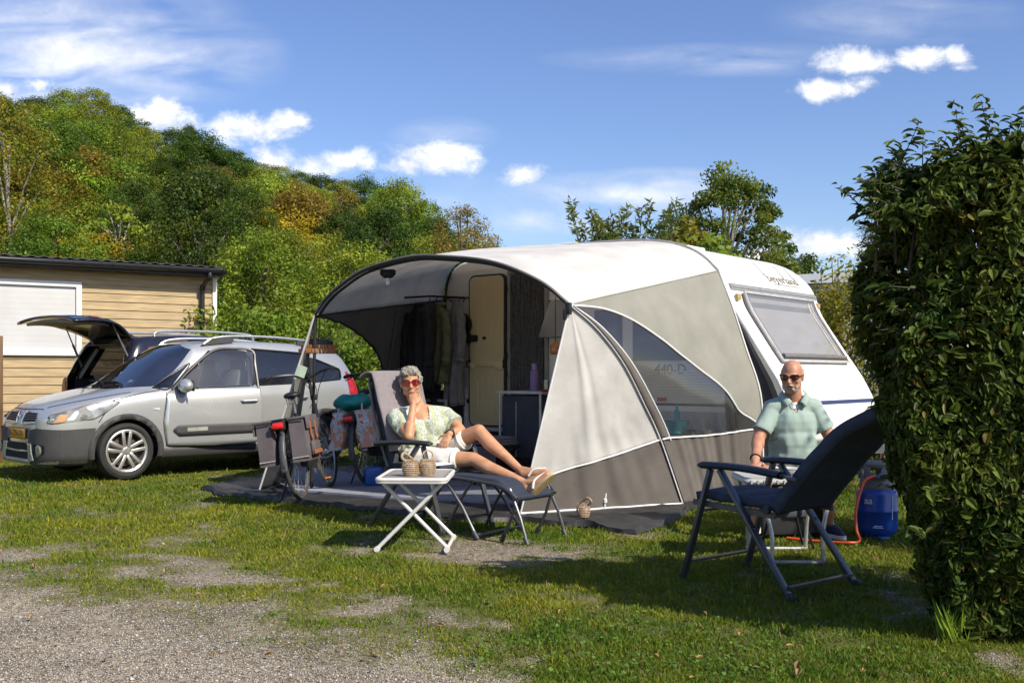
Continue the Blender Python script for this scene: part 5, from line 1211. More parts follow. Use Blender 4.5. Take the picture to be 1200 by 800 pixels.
        obj('panel_gap', g, DARK, root)
        # lower cladding, arches, door strip
        c = MB(); 
        for ax in AX:
            o = [(ax+(R_A+.065)*math.cos(a), .325+(R_A+.062)*math.sin(a)) for a in np.linspace(-.30, PI+.30, 24)]; i_ = [(ax+(R_A-.004)*math.cos(a), .325+(R_A-.004)*math.sin(a)) for a in np.linspace(PI+.36, -.36, 24)]; c.merge(S.patch(o+i_, 'xz', sg, .016, .06))
        c.merge(S.patch([(1.27, .205), (3.15, .205), (3.12, .335), (1.31, .335)], 'xz', sg, .012)); obj('cladding', c, PLAS, root, thick=.012)
        d = S.patch(round_poly([(1.40, .545), (1.48, .47), (2.53, .49), (2.53, .605), (1.46, .60)], .02), 'xz', sg, .014); d.merge(S.patch(round_poly([(2.56, .49), (3.10, .50), (3.02, .605), (2.56, .605)], .02), 'xz', sg, .014)); ds = obj('door_strip', d, PLAS, root, thick=.014)
        obj('strip_badge', S.patch(round_poly([(1.58, .525), (1.83, .53), (1.83, .575), (1.58, .57)], .012), 'xz', sg, .024), mk('badge_grey', (.30, .31, .26), .4), ds)
        if sg < 0:
            obj('side_repeater', S.patch(round_poly([(1.16, .80), (1.26, .81), (1.245, .78)], .01), 'xz', sg, .008), mk('lens_clear', (.6, .58, .52), .15), root)
    # ajar door: the outer skin of the front door a few degrees open on its front hinge
    hx, hy = 1.33, -.885
    Rd = Matrix.Translation((hx, hy, 0)) @ Matrix.Rotation(math.radians(-5.5), 4, 'Z') @ Matrix.Translation((-hx, -hy, 0))
    dp = S.patch(round_poly([(1.35, .365), (1.9, .345), (2.525, .365), (2.535, .7), (2.525, 1.045), (1.9, 1.02), (1.37, 1.0), (1.335, .85), (1.31, .62)], .03), 'xz', -1, .010, .06); door = obj('front_door', dp.xf(Rd), paint, root, thick=.012, ang=40)
    fr = MB()
    q = [(1.42, 1.015), (1.66, 1.24), (1.98, 1.475), (2.25, 1.515), (2.50, 1.485), (2.50, 1.3), (2.50, 1.03)]; pts = []
    for a, b in q:
        r = S.hit(V((a, -6, b)), V((0, 1, 0))); pts.append(Rd @ (r[0]+V((0, -.014, 0))))
    fr.tube(spline(pts, 40), .017, 6); obj('window_frame', fr, mk('trim_black', (.018, .018, .019), .35), door)
    dg = S.patch(wf_poly, 'xz', -1, .008).xf(Rd); obj('window', dg, glass('door_glass', (.66, .71, .70), rough=.01, clear=.96, refl=.38), door)
    obj('window_bar', MB().tube([Rd @ V((1.74, -.80, 1.03)), Rd @ V((1.86, -.70, 1.36))], .014, 6), mk('trim_black', (.018, .018, .019), .35), door)
    ds = S.patch(round_poly([(1.40, .545), (1.48, .475), (2.52, .49), (2.52, .605), (1.46, .60)], .02), 'xz', -1, .028).xf(Rd); obj('door_strip', ds, PLAS, door, thick=.01)
    ob = S.patch(round_poly([(1.57, .525), (1.82, .53), (1.82, .575), (1.57, .57)], .012), 'xz', -1, .038).xf(Rd); obj('strip_badge', ob, mk('badge_grey', (.30, .31, .26), .4), door)
    def handle(x, z, M):
        r = S.hit(V((x, -6, z)), V((0, 1, 0)))[0]; h = MB().tube([M @ (r+V((-.11, -.012, 0))), M @ (r+V((-.085, -.045, .002))), M @ (r+V((.085, -.045, .006))), M @ (r+V((.11, -.012, .004)))], .014, 8); return h
    obj('handle', handle(2.36, .87, Rd), mk('silver_paint', (.4, .4, .4), .3), door); cup = S.patch([(2.28+.075*math.cos(a), .872+.042*math.sin(a)) for a in np.linspace(0, 2*PI, 20)[:-1]], 'xz', -1, .0125).xf(Rd); obj('handle_cup', cup, mk('cup_grey', (.22, .22, .22), .4), door)
    obj('rear_door_handle', handle(3.16, .90, Matrix.Identity(4)), paint, root)
    # mirror
    for sg in (-1, 1):
        b = V((1.52, sg*.86, 1.02)); m = MB().ell(b+V((0, sg*.13, .04)), (.075, .125, .085)); ob = obj('mirror', m, paint, root); obj('mirror_foot', MB().bar(b, b+V((.0, sg*.07, .0)), .09, .06, bev=.01).box(b+V((.062, sg*.13, .04)), (.02, .2, .13), bev=.01), PLAS, ob)
    # front: bumper, grille, lamps, plate, emblem
    fb = S.patch([(-.80, .20), (.80, .20), (.80, .585), (.52, .60), (.36, .575), (.30, .43), (-.30, .43), (-.36, .575), (-.52, .60), (-.80, .585)], 'yz', -1, .012, .05)
    for sg in (-1, 1): fb.merge(S.patch([(.17, .20), (.47, .20), (.45, .40), (.50, .52), (.52, .60), (.17, .585)], 'xz', sg, .014, .05))
    obj('bumper_cladding', fb, PLAS, root, ang=50)
    for sg in (-1, 1):
        g = obj('grille', S.patch(round_poly([(sg*.10, .665), (sg*.46, .675), (sg*.40, .755), (sg*.13, .775)], .02), 'yz', -1, .006, .04), DARK, root); bars = MB()
        for k in range(4): bars.merge(S.line([(sg*.11, .69+k*.022), (sg*.3, .692+k*.022), (sg*(.445-k*.012), .694+k*.021)], 'yz', -1, .010, .010, 14))
        obj('grille_bar', bars, mk('grille_grey', (.09, .09, .095), .4), g)
    lip = MB()
    for sg in (-1, 1): lip.merge(S.line([(sg*.10, .78), (sg*.085, .66), (sg*.14, .635), (sg*.47, .655)], 'yz', -1, .02, .006, 20))
    obj('grille_surround', lip, paint, root)
    e = MB(); c = S.hit(V((-6, 0, .735)), V((1, 0, 0)))[0]+V((-.012, 0, 0)); e.tube([c+V((0, 0, .055)), c+V((0, .036, 0)), c+V((0, 0, -.055)), c+V((0, -.036, 0))], .009, 6, closed=True); obj('diamond_emblem', e, CHROME, root)
    lw = S.patch(round_poly([(-.34, .25), (.34, .25), (.28, .425), (-.28, .425)], .04), 'yz', -1, .020, .05); li = obj('lower_intake', lw, DARK, root)
    obj('intake_bar', MB().merge(S.line([(-.31, .345), (0, .335), (.31, .345)], 'yz', -1, .022, .026, 20)), mk('badge_grey', (.3, .31, .26), .4), li)
    sk = MB()
    for sg in (-1, 1): sk.merge(S.patch([(sg*.34, .21), (sg*.50, .25), (sg*.44, .33), (sg*.42, .43), (sg*.31, .43), (sg*.345, .31)], 'yz', -1, .024, .04))
    sk.merge(S.patch([(-.40, .205), (.40, .205), (.345, .255), (-.345, .255)], 'yz', -1, .024, .05)); obj('skid_trim', sk, mk('skid_silver', (.34, .35, .30), .4, metal=.3), root, thick=.008)
    for sg in (-1, 1):
        fo = S.hit(V((-6, sg*.585, .355)), V((1, 0, 0)))[0]; dcup = MB().lathe([(.0, .0), (.055, .0), (.066, .02), (.058, .024), (.0, .012)], 20, M=Matrix.Translation(fo+V((-.012, 0, 0))) @ Matrix.Rotation(-PI/2, 4, 'Y')); f = obj('fog_lamp', dcup, mk('lamp_bowl', (.35, .36, .34), .2, metal=.5), root)
        sl_ = S.patch(round_poly([(sg*.46, .30), (sg*.64, .32), (sg*.65, .42), (sg*.45, .43)], .03), 'yz', -1, .015, .04); obj('lamp_slot', sl_, DARK, f)
        # headlamp: sits in the corner of the wing, seen from the side and the front
        hp = round_poly([(.055, .665), (.10, .655), (.50, .70), (.60, .75), (.80, .885), (.72, .895), (.45, .855), (.20, .775), (.10, .74)], .03)
        h = S.patch(hp, 'xz', sg, .007, .03); hl = obj('headlight', h, mk('lamp_silver', (.34, .34, .30), .16, metal=.5, var=.5, scale=11, coat=1), root, ang=50); obj('lamp_gap', S.line(hp+[hp[0]], 'xz', sg, .012, .004, 60), DARK, hl)
        bz = MB(); r = S.hit(V((.40, sg*6, .762)), V((0, -sg, 0))); n = r[1] if r[1].y*sg > 0 else -r[1]; M = frame_M(r[0]+n*.008, n.cross(V((0, 0, 1))), V((0, 0, 1))); bz.lathe([(.0, .004), (.035, .006), (.044, .012), (.062, .010), (.066, .0), (.0, 0)], 24, M=M); obj('projector_lens', bz, mk('lens_grey', (.62, .62, .60), .08, metal=.6), hl)
        am = S.patch(round_poly([(.10, .665), (.20, .675), (.25, .755), (.17, .745)], .015), 'xz', sg, .011, .03); obj('indicator', am, mk('indicator_amber', (.55, .30, .14), .2), hl)
        st = S.patch(round_poly([(.22, .69), (.30, .695), (.36, .79), (.31, .785)], .015), 'xz', sg, .011, .03); obj('reflector', st, mk('reflector_white', (.7, .7, .66), .1, metal=.5), hl)
        tl = S.patch(round_poly([(3.98, .93), (4.20, .92), (4.17, 1.02), (4.05, 1.20), (3.97, 1.24)], .02), 'xz', sg, .006, .04); obj('tail_light', tl, mk('tail_red', (.42, .01, .015), .15, coat=.6), root)
    c = S.hit(V((-6, 0, .535)), V((1, 0, 0)))[0]; M = frame_M(c+V((-.028, 0, 0)), V((0, -1, 0)), V((0, 0, 1)))
    pl = obj('number_plate', MB().box((0, 0, 0), (.54, .125, .012), bev=.004).xf(M), mk('plate_black', (.02, .02, .02), .4), root); obj('plate_face', MB().box((0, 0, .006), (.52, .105, .006), bev=.002).xf(M), mk('plate_yellow', (.62, .30, .02), .4, var=.03), pl)
    obj('plate_text', text_mb('36-ZN-DN', .105, M @ Matrix.Translation((.012, -.002, .0095)), .001, 1.0), mk('ink_black', (.01, .01, .01), .5), pl); obj('plate_band', MB().box((-.24, 0, .0095), (.036, .10, .002)).xf(M), mk('plate_blue', (.02, .06, .35), .5), pl)
    # wipers, rails, aerial, wheel liners, cabin, wheels
    bg = MB()
    for sg in (-1, 1): bg.merge(S.line([(.145, sg*.46), (.30, sg*.60), (.60, sg*.735), (.95, sg*.78)], 'xy', 1, .009, .002))
    bg.merge(S.line([(.115, -.44), (.09, -.2), (.085, 0), (.09, .2), (.115, .44)], 'xy', 1, .009, .002)); obj('bonnet_gap', bg, DARK, root)
    wi = MB(); wi.tube([V((.98, -.50, 1.07)), V((1.05, -.20, 1.105)), V((1.02, .18, 1.095))], .010, 5); wi.tube([V((.99, .05, 1.08)), V((1.06, .35, 1.12)), V((1.05, .58, 1.115))], .010, 5); wi.bar((.96, -.52, 1.05), (1.02, -.34, 1.095), .03, .018); obj('wiper', wi, DARK, root)
    for sg in (-1, 1):
        p = [V((1.96, sg*.60, 1.565)), V((2.08, sg*.60, 1.64)), V((2.4, sg*.60, 1.675)), V((3.0, sg*.60, 1.672)), V((3.5, sg*.585, 1.63)), V((3.66, sg*.58, 1.555))]; rl = obj('roof_rail', MB().tube(spline(p, 30), .015, 8), mk('rail_silver', (.6, .6, .58), .3, metal=.7), root); 
        obj('rail_foot', MB().prism([(1.92, 1.545), (2.36, 1.60), (2.36, 1.665), (2.06, 1.64)], 'y', sg*.585, sg*.615).prism([(3.3, 1.59), (3.7, 1.53), (3.62, 1.60), (3.3, 1.65)], 'y', sg*.57, sg*.60), PLAS, rl)
    ln = MB()
    for ax in AX:
        for sg in (-1, 1):
            def lf(u, v, ax=ax, sg=sg): a = -.42+(PI+.84)*u; return V((ax+(R_A+.004)*math.cos(a), sg*(.80-.5*v), .325+(R_A+.004)*math.sin(a)))
            ln.grid(lf, 20, 2); ln.grid(lambda u, v, ax=ax, sg=sg: V((ax+R_A*v*math.cos(-.42+(PI+.84)*u), sg*.32, .325+R_A*v*math.sin(-.42+(PI+.84)*u))), 20, 2)
    obj('wheel_liner', ln, DARK, root); obj('underbody', MB().box((2.15, 0, .27), (3.6, 1.3, .14)), DARK, root)
    cb = MB().box((2.4, 0, .40), (2.9, 1.55, .10)); cb.box((1.22, 0, .86), (.55, 1.42, .26), bev=.08); obj('cabin', cb, mk('cabin_grey', (.035, .034, .036), .8), root)
    sm = mk('seat_cloth', (.24, .22, .21), .9)
    for x, ys in ((2.15, (-.38, .38)), (3.05, (-.45, 0, .45))):
        for y in ys: obj('seat', MB().box((x, y, .62), (.5, .46, .22), bev=.06).box((x+.30, y, .95), (.16, .45, .62), Matrix.Rotation(.22, 3, 'Y'), bev=.06).box((x+.40, y, 1.30), (.10, .26, .18), bev=.04), sm, root)
    obj('steering_wheel', MB().tube([V((1.72+.06*math.sin(a), -.38+.18*math.cos(a), 1.0+.17*math.sin(a))) for a in np.linspace(0, 2*PI, 24)[:-1]], .015, 6, closed=True), DARK, root)
    obj('cabin_mirror', MB().box((1.62, 0, 1.44), (.03, .22, .06), bev=.01), DARK, root)
    t, m, dk, bk = wheel_mesh(); t = mesh_from(t, 'tyre', TYRE); m = mesh_from(m, 'rim', ALLOY); dk = mesh_from(dk, 'brake_disc', mk('disc_steel', (.12, .09, .075), .5, metal=.5)); bk = mesh_from(bk, 'backing', DARK)
    for ax in AX:
        for sg in (-1, 1):
            w = bpy.data.objects.new('wheel', t); link(w, root); w.location = (ax, sg*.775, .325); w.rotation_euler = (0, 0 if ax < 2 else .5, 0 if sg < 0 else PI)
            for nm, me in (('rim', m), ('brake_disc', dk), ('backing', bk)): o = bpy.data.objects.new(nm, me); link(o, w)
silver_car()
def estate_car():
    th = math.radians(55); root = thing('estate_car', 'dark blue estate car with its tailgate raised in front of the chalet', 'car', (-5.35+.86*math.cos(th+PI/2)*1, 14.35+.86*math.sin(th+PI/2), 0), th)
    # local x forward from the rear bumper, y to its left
    zt = [(0, 1.05), (.10, 1.25), (.22, 1.42), (.32, 1.475), (.6, 1.50), (1.3, 1.52), (2.2, 1.50), (2.7, 1.42), (3.3, 1.08), (3.5, 1.0), (4.2, .86), (4.4, .7)]
    wf = [(0, .80), (.08, .83), (.3, .86), (2, .87), (3.6, .85), (4.2, .74), (4.4, .5)]; zb = [(0, .95), (.3, .97), (2, .95), (3.3, .94), (4.2, .75), (4.4, .6)]
    def sec(x):
        w = smooth_interp(x, wf); t = smooth_interp(x, zt); b = min(smooth_interp(x, zb), t-.03); kk = 1-sstep(2.5, 3.4, x); rx = lerp(w-.12, .60, kk); rz = lerp(b+.02, t-.05, kk)
        return [(w-.12, .20), (w-.03, .24), (w-.005, .5), (w, .70), (w-.015, b-.1), (w-.05, b), (lerp(rx, w-.05, .5), lerp(rz, b, .5)), (rx, rz), (rx*.7, t-.012), (rx*.35, t-.003), (0, t)]
    xs = [0, .02, .05, .08, .1, .14]+[.18+.06*i for i in range(70)]; S = Shell(sec, [x for x in xs if x < 4.4]); side = lambda c: abs(c.y) > .4 and c.x > .25
    for i, p in enumerate((round_poly([(.42, 1.0), (1.15, .99), (1.15, 1.40), (.62, 1.40)], .04), round_poly([(1.25, .99), (2.0, .98), (2.0, 1.42), (1.25, 1.42)], .03), round_poly([(2.1, .98), (2.9, .98), (2.5, 1.38), (2.1, 1.42)], .03))): S.cut(p, 'xz', lambda c: side(c) and c.y < 0, 1+i); S.cut(p, 'xz', lambda c: side(c) and c.y > 0, 11+i)
    S.cut(round_poly([(-.62, .58), (.62, .58), (.66, .95), (.47, 1.37), (-.47, 1.37), (-.66, .95)], .08), 'yz', lambda c: c.x < .4, 8)
    S.cut([(-.6, 1.0), (.6, 1.0), (.5, 1.38), (-.5, 1.38)], 'yz', lambda c: 2.4 < c.x < 3.5, 7)
    S.bm.normal_update(); pt = mk('dark_paint', (.012, .012, .020), .18, var=.1, coat=.8, spec=.6)
    obj('body', S.part({0}), pt, root, ang=40, thick=.012)
    gl = glass('car_glass', (.30, .33, .33)); gs = glass('estate_glass', (.75, .78, .76), clear=.9, refl=.4)
    
    for k in (1, 2, 3, 11, 12, 13): obj('side_window', S.part({k}, .004), gs, root)
    obj('windscreen', S.part({7}, .004), gs, root)
    # lining of the boot
    li = mk('boot_liner', (.012, .012, .013), .95); pale = mk('pillar_lining', (.30, .27, .235), .8)
    bx = MB().box((.75, 0, .56), (1.3, 1.25, .04)); bx.box((.75, .62, .76), (1.3, .04, .40)).box((.75, -.62, .76), (1.3, .04, .40)).box((1.42, 0, .92), (.12, 1.25, .70), bev=.04); obj('boot_floor', bx, li, root)
    pil = MB()
    for sg in (-1, 1): pil.tube(spline([V((.16, sg*.655, .95)), V((.26, sg*.58, 1.15)), V((.36, sg*.50, 1.34))], 10), .035, 6); pil.bar((.4, sg*.62, .97), (1.4, sg*.62, .97), .05, .06)
    pil.tube([V((.40, -.48, 1.37)), V((.40, .48, 1.37))], .035, 6); obj('pillar_lining', pil, pale, root)
    hs = MB()
    for y in (-.45, 0, .45): hs.box((1.42, y, 1.32), (.10, .28, .18), bev=.04)
    obj('headrest', hs, li, root)
    st = MB().tube([V((.15, -.62, 1.02)), V((.24, -.55, 1.2)), V((.34, -.47, 1.385)), V((.34, .47, 1.385)), V((.24, .55, 1.2)), V((.15, .62, 1.02)), V((.06, .64, .6)), V((.04, 0, .57)), V((.06, -.64, .6))], .014, 6, closed=True); obj('opening_seal', st, DARK, root)
    for sg in (-1, 1): obj('tail_light', S.patch(round_poly([(sg*.66, .72), (sg*.80, .72), (sg*.79, .93), (sg*.70, .93)], .02), 'yz', -1, .01, .04), mk('tail_red', (.42, .01, .015), .15), root)
    obj('bumper', S.patch([(-.82, .30), (.82, .30), (.82, .52), (-.82, .52)], 'yz', -1, .04, .08), pt, root, thick=.03)
    # raised tailgate hinged at the roof edge; modelled closed (along -z' of the hinge) then swung up
    hinge = V((.36, 0, 1.47)); ang = math.radians(80)
    def tg(u, v):
        s = v*1.04; y = (u-.5)*2*lerp(.50, .72, sstep(0, .5, v))*(1-.05*sstep(.8, 1, v)); bow = .10*math.sin(PI*min(1, v*1.0))-.08*abs(u-.5)**2*4*.6; return V((-s, y, bow-.02*(abs(u-.5)*2)**4))
    Mt = Matrix.Translation(hinge+V((-.04, 0, .02))) @ Matrix.Rotation(math.radians(11), 4, 'Y')
    t = MB().grid(lambda u, v: tg(u, v), 20, 24).xf(Mt); gate = obj('tailgate', t, pt, root, thick=.03)
    obj('rear_glass', MB().grid(lambda u, v: tg(.09+.82*u, .08+.42*v)+V((0, 0, .022)), 12, 8).xf(Mt), mk('privacy_glass', (.012, .012, .02), .05), gate)
    obj('inner_trim', MB().grid(lambda u, v: tg(.10+.80*u, .46+.48*v)+V((0, 0, -.05)), 10, 8).xf(Mt), mk('gate_trim', (.30, .28, .25), .7), gate, thick=.03)
    obj('inner_trim', MB().grid(lambda u, v: tg(.12+.76*u, .06+.42*v)+V((0, 0, -.03)), 10, 8).xf(Mt), mk('privacy_glass', (.012, .012, .02), .05), gate)
    for sg in (.04, .86): obj('tail_light', MB().grid(lambda u, v: tg(sg+.10*u, .62+.14*v)+V((0, 0, .024)), 4, 4).xf(Mt), mk('gate_red', (.35, .01, .05), .15), gate)
    sp = MB().grid(lambda u, v: tg(.05+.9*u, -.02+.10*v)+V((0, 0, .018+.012*math.sin(PI*v))), 12, 4).xf(Mt); obj('spoiler', sp, pt, gate, thick=.02)
    for sg in (-1, 1): a = V((.20, sg*.60, 1.08)); b = Mt @ tg(.5+sg*.40, .42); obj('gas_strut', MB().tube([a, a.lerp(b, .55)], .016, 8).tube([a.lerp(b, .5), b], .009, 8), mk('strut_grey', (.22, .21, .2), .35, metal=.5), root)
    for sg in (-1, 1): obj('roof_rail', MB().tube(spline([V((.55, sg*.56, 1.48)), V((.65, sg*.56, 1.545)), V((1.4, sg*.57, 1.565)), V((2.2, sg*.57, 1.545)), V((2.3, sg*.57, 1.47))], 24), .018, 8), mk('rail_silver', (.6, .6, .58), .3, metal=.7), root)
    root.scale = (1.06, 1.04, 1.18)
    t, m, dk, bk = wheel_mesh(.31, .19)
    t = mesh_from(t, 'tyre', TYRE); m = mesh_from(m, 'rim', ALLOY)
    for x in (.95, 3.5):
        for sg in (-1, 1):
            w = bpy.data.objects.new('wheel', t); link(w, root); w.location = (x, sg*.79, .31); w.rotation_euler = (0, 0, 0 if sg < 0 else PI); o = bpy.data.objects.new('rim', m); link(o, w)
estate_car()
# ================================================================ bicycles
def make_bike():
    """rear axle at (0,0,.35), pointing along +x; leans a little on its stand"""
    root = thing('bicycle', 'dark grey city bicycle', 'bicycle', (0, 0, 0), 0, 'city bicycles under the awning edge')
    fr = mk('bike_frame', (.045, .045, .07), .3, metal=.4, var=.1, coat=.4); blk = mk('bike_black', (.018, .018, .018), .5); steel = mk('bike_steel', (.5, .5, .5), .3, metal=.9)
    R_ = .345; rub = mk('bike_tyre', (.055, .05, .045), .8, var=.2, scale=10)
    t = MB().tube([V((R_*math.cos(a), 0, R_*math.sin(a))) for a in np.linspace(0, 2*PI, 49)[:-1]], .020, 8, closed=True); t = mesh_from(t, 'tyre', rub)
    r = MB().tube([V(((R_-.026)*math.cos(a), 0, (R_-.026)*math.sin(a))) for a in np.linspace(0, 2*PI, 49)[:-1]], .011, 6, closed=True); r = mesh_from(r, 'rim', steel)
    sp = MB()
    for k in range(28):
        a = 2*PI*k/28; s = (-1)**k; b = a+.5*(1 if k % 4 < 2 else -1); sp.tube([V((.025*math.cos(b), s*.022, .025*math.sin(b))), V(((R_-.03)*math.cos(a), 0, (R_-.03)*math.sin(a)))], .0016, 4)
    sp.lathe([(.022, -.04), (.03, -.03), (.03, .03), (.022, .04)], 14, M=Matrix.Rotation(PI/2, 4, 'X')); sp = mesh_from(sp, 'spoke', steel)
    ST = V((1.10, 0, 0))
    for x, steer in ((0, 0), (1.10, .0)):
        w = bpy.data.objects.new('wheel', t); link(w, root); w.location = (x, 0, .365); w.rotation_euler = (0, random.random(), steer)
        for nm, me in (('rim', r), ('spoke', sp)): o = bpy.data.objects.new(nm, me); link(o, w)
    bb = V((.46, 0, .29)); hd0 = V((.98, 0, .66)); hd1 = V((.93, 0, .86)); st0 = V((.30, 0, .62)); ax = V((0, 0, .365))
    f = MB(); f.tube([hd0, hd1], .026, 10); f.tube([hd0+V((-.01, 0, .02)), bb.lerp(hd0, .5)+V((0, 0, -.05)), bb], .026, 10); f.tube([bb, st0, V((.22, 0, .80))], .019, 10); f.tube([hd0.lerp(hd1, .3), bb.lerp(hd0, .45)+V((-.06, 0, .10)), bb.lerp(st0, .42)], .017, 8)
    for s in (-1, 1): f.tube([bb+V((0, s*.02, 0)), V((.23, s*.05, .32)), ax+V((0, s*.06, 0))], .011, 7); f.tube([st0+V((0, s*.02, .02)), V((.12, s*.05, .5)), ax+V((0, s*.06, 0))], .009, 7); f.tube([hd0+V((.01, s*.03, -.02)), V((1.03, s*.055, .52)), V((1.10, s*.055, .365))], .012, 7)
    obj('frame', f, fr, root)
    obj('battery', MB().box((.335, 0, .55), (.075, .07, .42), Matrix.Rotation(-.46, 3, 'Y'), bev=.015), mk('battery_violet', (.085, .08, .13), .45), root)
    for x, r_, a0, a1 in ((0, .40, .35, PI+.15), (1.10, .39, .55, PI-.1)):
        m = MB(); m.grid(lambda u, v: V((x+(r_-.012*(abs(v-.5)*2)**2)*math.cos(a0+(a1-a0)*u), (v-.5)*.056, .365+(r_-.012*(abs(v-.5)*2)**2)*math.sin(a0+(a1-a0)*u))), 24, 6); obj('mudguard', m, mk('mudguard_grey', (.06, .06, .065), .4), root, thick=.003)
    flap = MB().grid(lambda u, v: V((-.385-.05*v*.3, (u-.5)*.058, .36-.06-.16*v+.14)), 3, 5); obj('mud_flap', flap, mk('mudguard_grey', (.06, .06, .065), .4), root, thick=.003)
    sd = MB().ell((.205, 0, .965), (.075, .085, .035)); sd.ell((.33, 0, .968), (.11, .03, .026)); sd.ell((.265, 0, .968), (.09, .055, .028)); s_ = obj('saddle', remesh(sd, .010, 3), mk('saddle_black', (.014, .014, .014), .45, bump=.0006, bscale=200), root)
    sb = MB()
    for s in (-1, 1): sb.tube([V((.17+.025*math.cos(a), s*.035+.016*math.sin(a), .875+.007*a/1.0)) for a in np.linspace(0, 8*PI, 50)], .004, 4) if 0 else sb.tube([V((.18, s*.04, .88)), V((.175, s*.045, .945))], .014, 8)
    sb.bar((.15, 0, .905), (.33, 0, .915), .05, .014); obj('saddle_spring', sb, steel, s_)
    obj('seat_post', MB().tube([V((.235, 0, .76)), V((.222, 0, .92))], .014, 8), steel, root)
    stm = MB(); stm.tube([hd1, hd1+V((-.03, 0, .12)), V((.90, 0, 1.09)), V((.84, 0, 1.13))], .017, 8); obj('stem', stm, blk, root)
    hb = MB(); hb.tube(spline([V((.56, -.33, 1.17)), V((.70, -.31, 1.185)), V((.83, -.16, 1.18)), V((.86, 0, 1.135)), V((.83, .16, 1.18)), V((.70, .31, 1.185)), V((.56, .33, 1.17))], 40), .015, 8); h = obj('handlebar', hb, mk('handlebar_black', (.03, .03, .03), .4), root)
    for s in (-1, 1): obj('grip', MB().tube([V((.53, s*.335, 1.166)), V((.60, s*.327, 1.178)), V((.66, s*.317, 1.183))], [.020, .022, .019], 10), blk, h); obj('brake_lever', MB().tube([V((.73, s*.30, 1.18)), V((.66, s*.335, 1.145)), V((.58, s*.35, 1.13))], .007, 6), blk, h)
    obj('display', MB().box((.80, 0, 1.185), (.05, .09, .06), bev=.01), blk, h)
    cb = MB()
    for s in (-1, 1): cb.tube(spline([V((.72, s*.29, 1.18)), V((.96, s*.16, 1.17)), V((1.04, s*.04, 1.0)), V((.97, 0, .78))], 14), .004, 5)
    obj('brake_cable', cb, blk, root)
    bs = MB(); bs.box((.97, 0, .93), (.05, .07, .055), bev=.015); obj('headlamp', bs, blk, root)
    cr = MB()
    for s in (-1, 1): cr.tube([V((.24, s*.06, .735)), V((.0, s*.065, .74)), V((-.34, s*.06, .74))], .007, 6); cr.tube([V((-.10, s*.065, .74)), V((0, s*.075, .37))], .006, 6); cr.tube([V((-.28, s*.06, .74)), V((0, s*.075, .37))], .006, 6)
    for x in (-.32, -.16, 0, .15): cr.tube([V((x, -.06, .74)), V((x, .06, .74))], .006, 6)
    obj('carrier', cr, blk, root)
    rl = obj('rear_light', MB().box((-.385, 0, .705), (.03, .10, .055), bev=.014), mk('rear_lens_red', (.75, .012, .01), .18, coat=.6), root)
    obj('light_housing', MB().box((-.355, 0, .70), (.03, .12, .075), bev=.01), blk, rl)
    ck = MB(); ck.lathe([(0, .005), (.085, .005), (.09, 0), (.085, -.005), (0, -.005)], 28, c=bb+V((0, -.045, 0)), M=Matrix.Rotation(PI/2, 4, 'X')); obj('chainwheel', ck, steel, root)
    obj('chain_case', MB().bar(bb+V((.06, -.055, .02)), V((-.03, -.055, .365)), .022, .13, bev=.01), blk, root)
    for s, a in ((-1, -1.2), (1, 1.94)):
        e = bb+V((.165*math.cos(a), s*.09, .165*math.sin(a))); c = obj('crank', MB().bar(bb+V((0, s*.07, 0)), e, .014, .025, up=(0, 1, 0), bev=.004), steel, root); p = obj('pedal', MB().box(e+V((0, s*.055, 0)), (.085, .09, .022), bev=.006), blk, c); obj('pedal_reflector', MB().box(e+V((-.045, s*.055, 0)), (.008, .06, .014)), mk('reflector_amber', (.8, .25, .02), .2), c)
    obj('kickstand', MB().tube([V((.10, .07, .33)), V((.02, .20, .03)), V((-.0, .22, .012))], .010, 6), blk, root)
    return root
def lean(root, x, y, yaw, roll):
    root.location = (x, y, .045); root.rotation_euler = Euler((roll, 0, yaw), 'XYZ')
bike = make_bike(); bike2 = dup(bike)
g1 = P(354, 592, 9.42); g2 = P(432, 571, 10.75)
Y1, Y2 = math.radians(86), math.radians(78)
def bike_M(g, yaw, roll): return Matrix.Translation((g.x, g.y, .045)) @ Matrix.Rotation(yaw, 4, 'Z') @ Matrix.Rotation(roll, 4, 'X')
lean(bike, g1.x, g1.y, Y1, -.16); lean(bike2, g2.x, g2.y, Y2, -.12)
bike['label'] = 'dark grey city bicycle carrying plain brown grey panniers beside the awning pole'
bike2['label'] = 'dark city bicycle carrying the flowered pannier behind the lounge chair'
B1M = bike_M(g1, Y1, -.16); B2M = bike_M(g2, Y2, -.12)
def place(root, M):
    root.location = M.translation; root.rotation_euler = M.to_euler(); WM[root.name] = M; return root
def pannier_box(s, x0=-.33, x1=.02, top=.745, bot=.36, w=.13):
    """soft box bag hanging at the carrier's side s, slightly bulging"""
    bm = bmesh.new(); bmesh.ops.create_cube(bm, size=1); bmesh.ops.subdivide_edges(bm, edges=bm.edges[:], cuts=6, use_grid_fill=True)
    for v in bm.verts:
        c = v.co.copy(); bul = (1-(2*c.x)**4)*(1-(2*c.z)**4); flare = 1+.12*(.5-c.z)
        v.co = V(((x0+x1)/2+c.x*(x1-x0)*flare, s*(.085+w/2)+c.y*(w*flare+.03*bul), (top+bot)/2+c.z*(top-bot)+.006*mnoise.noise(c*9)))
    m = MB(); m.bm(bm); return m
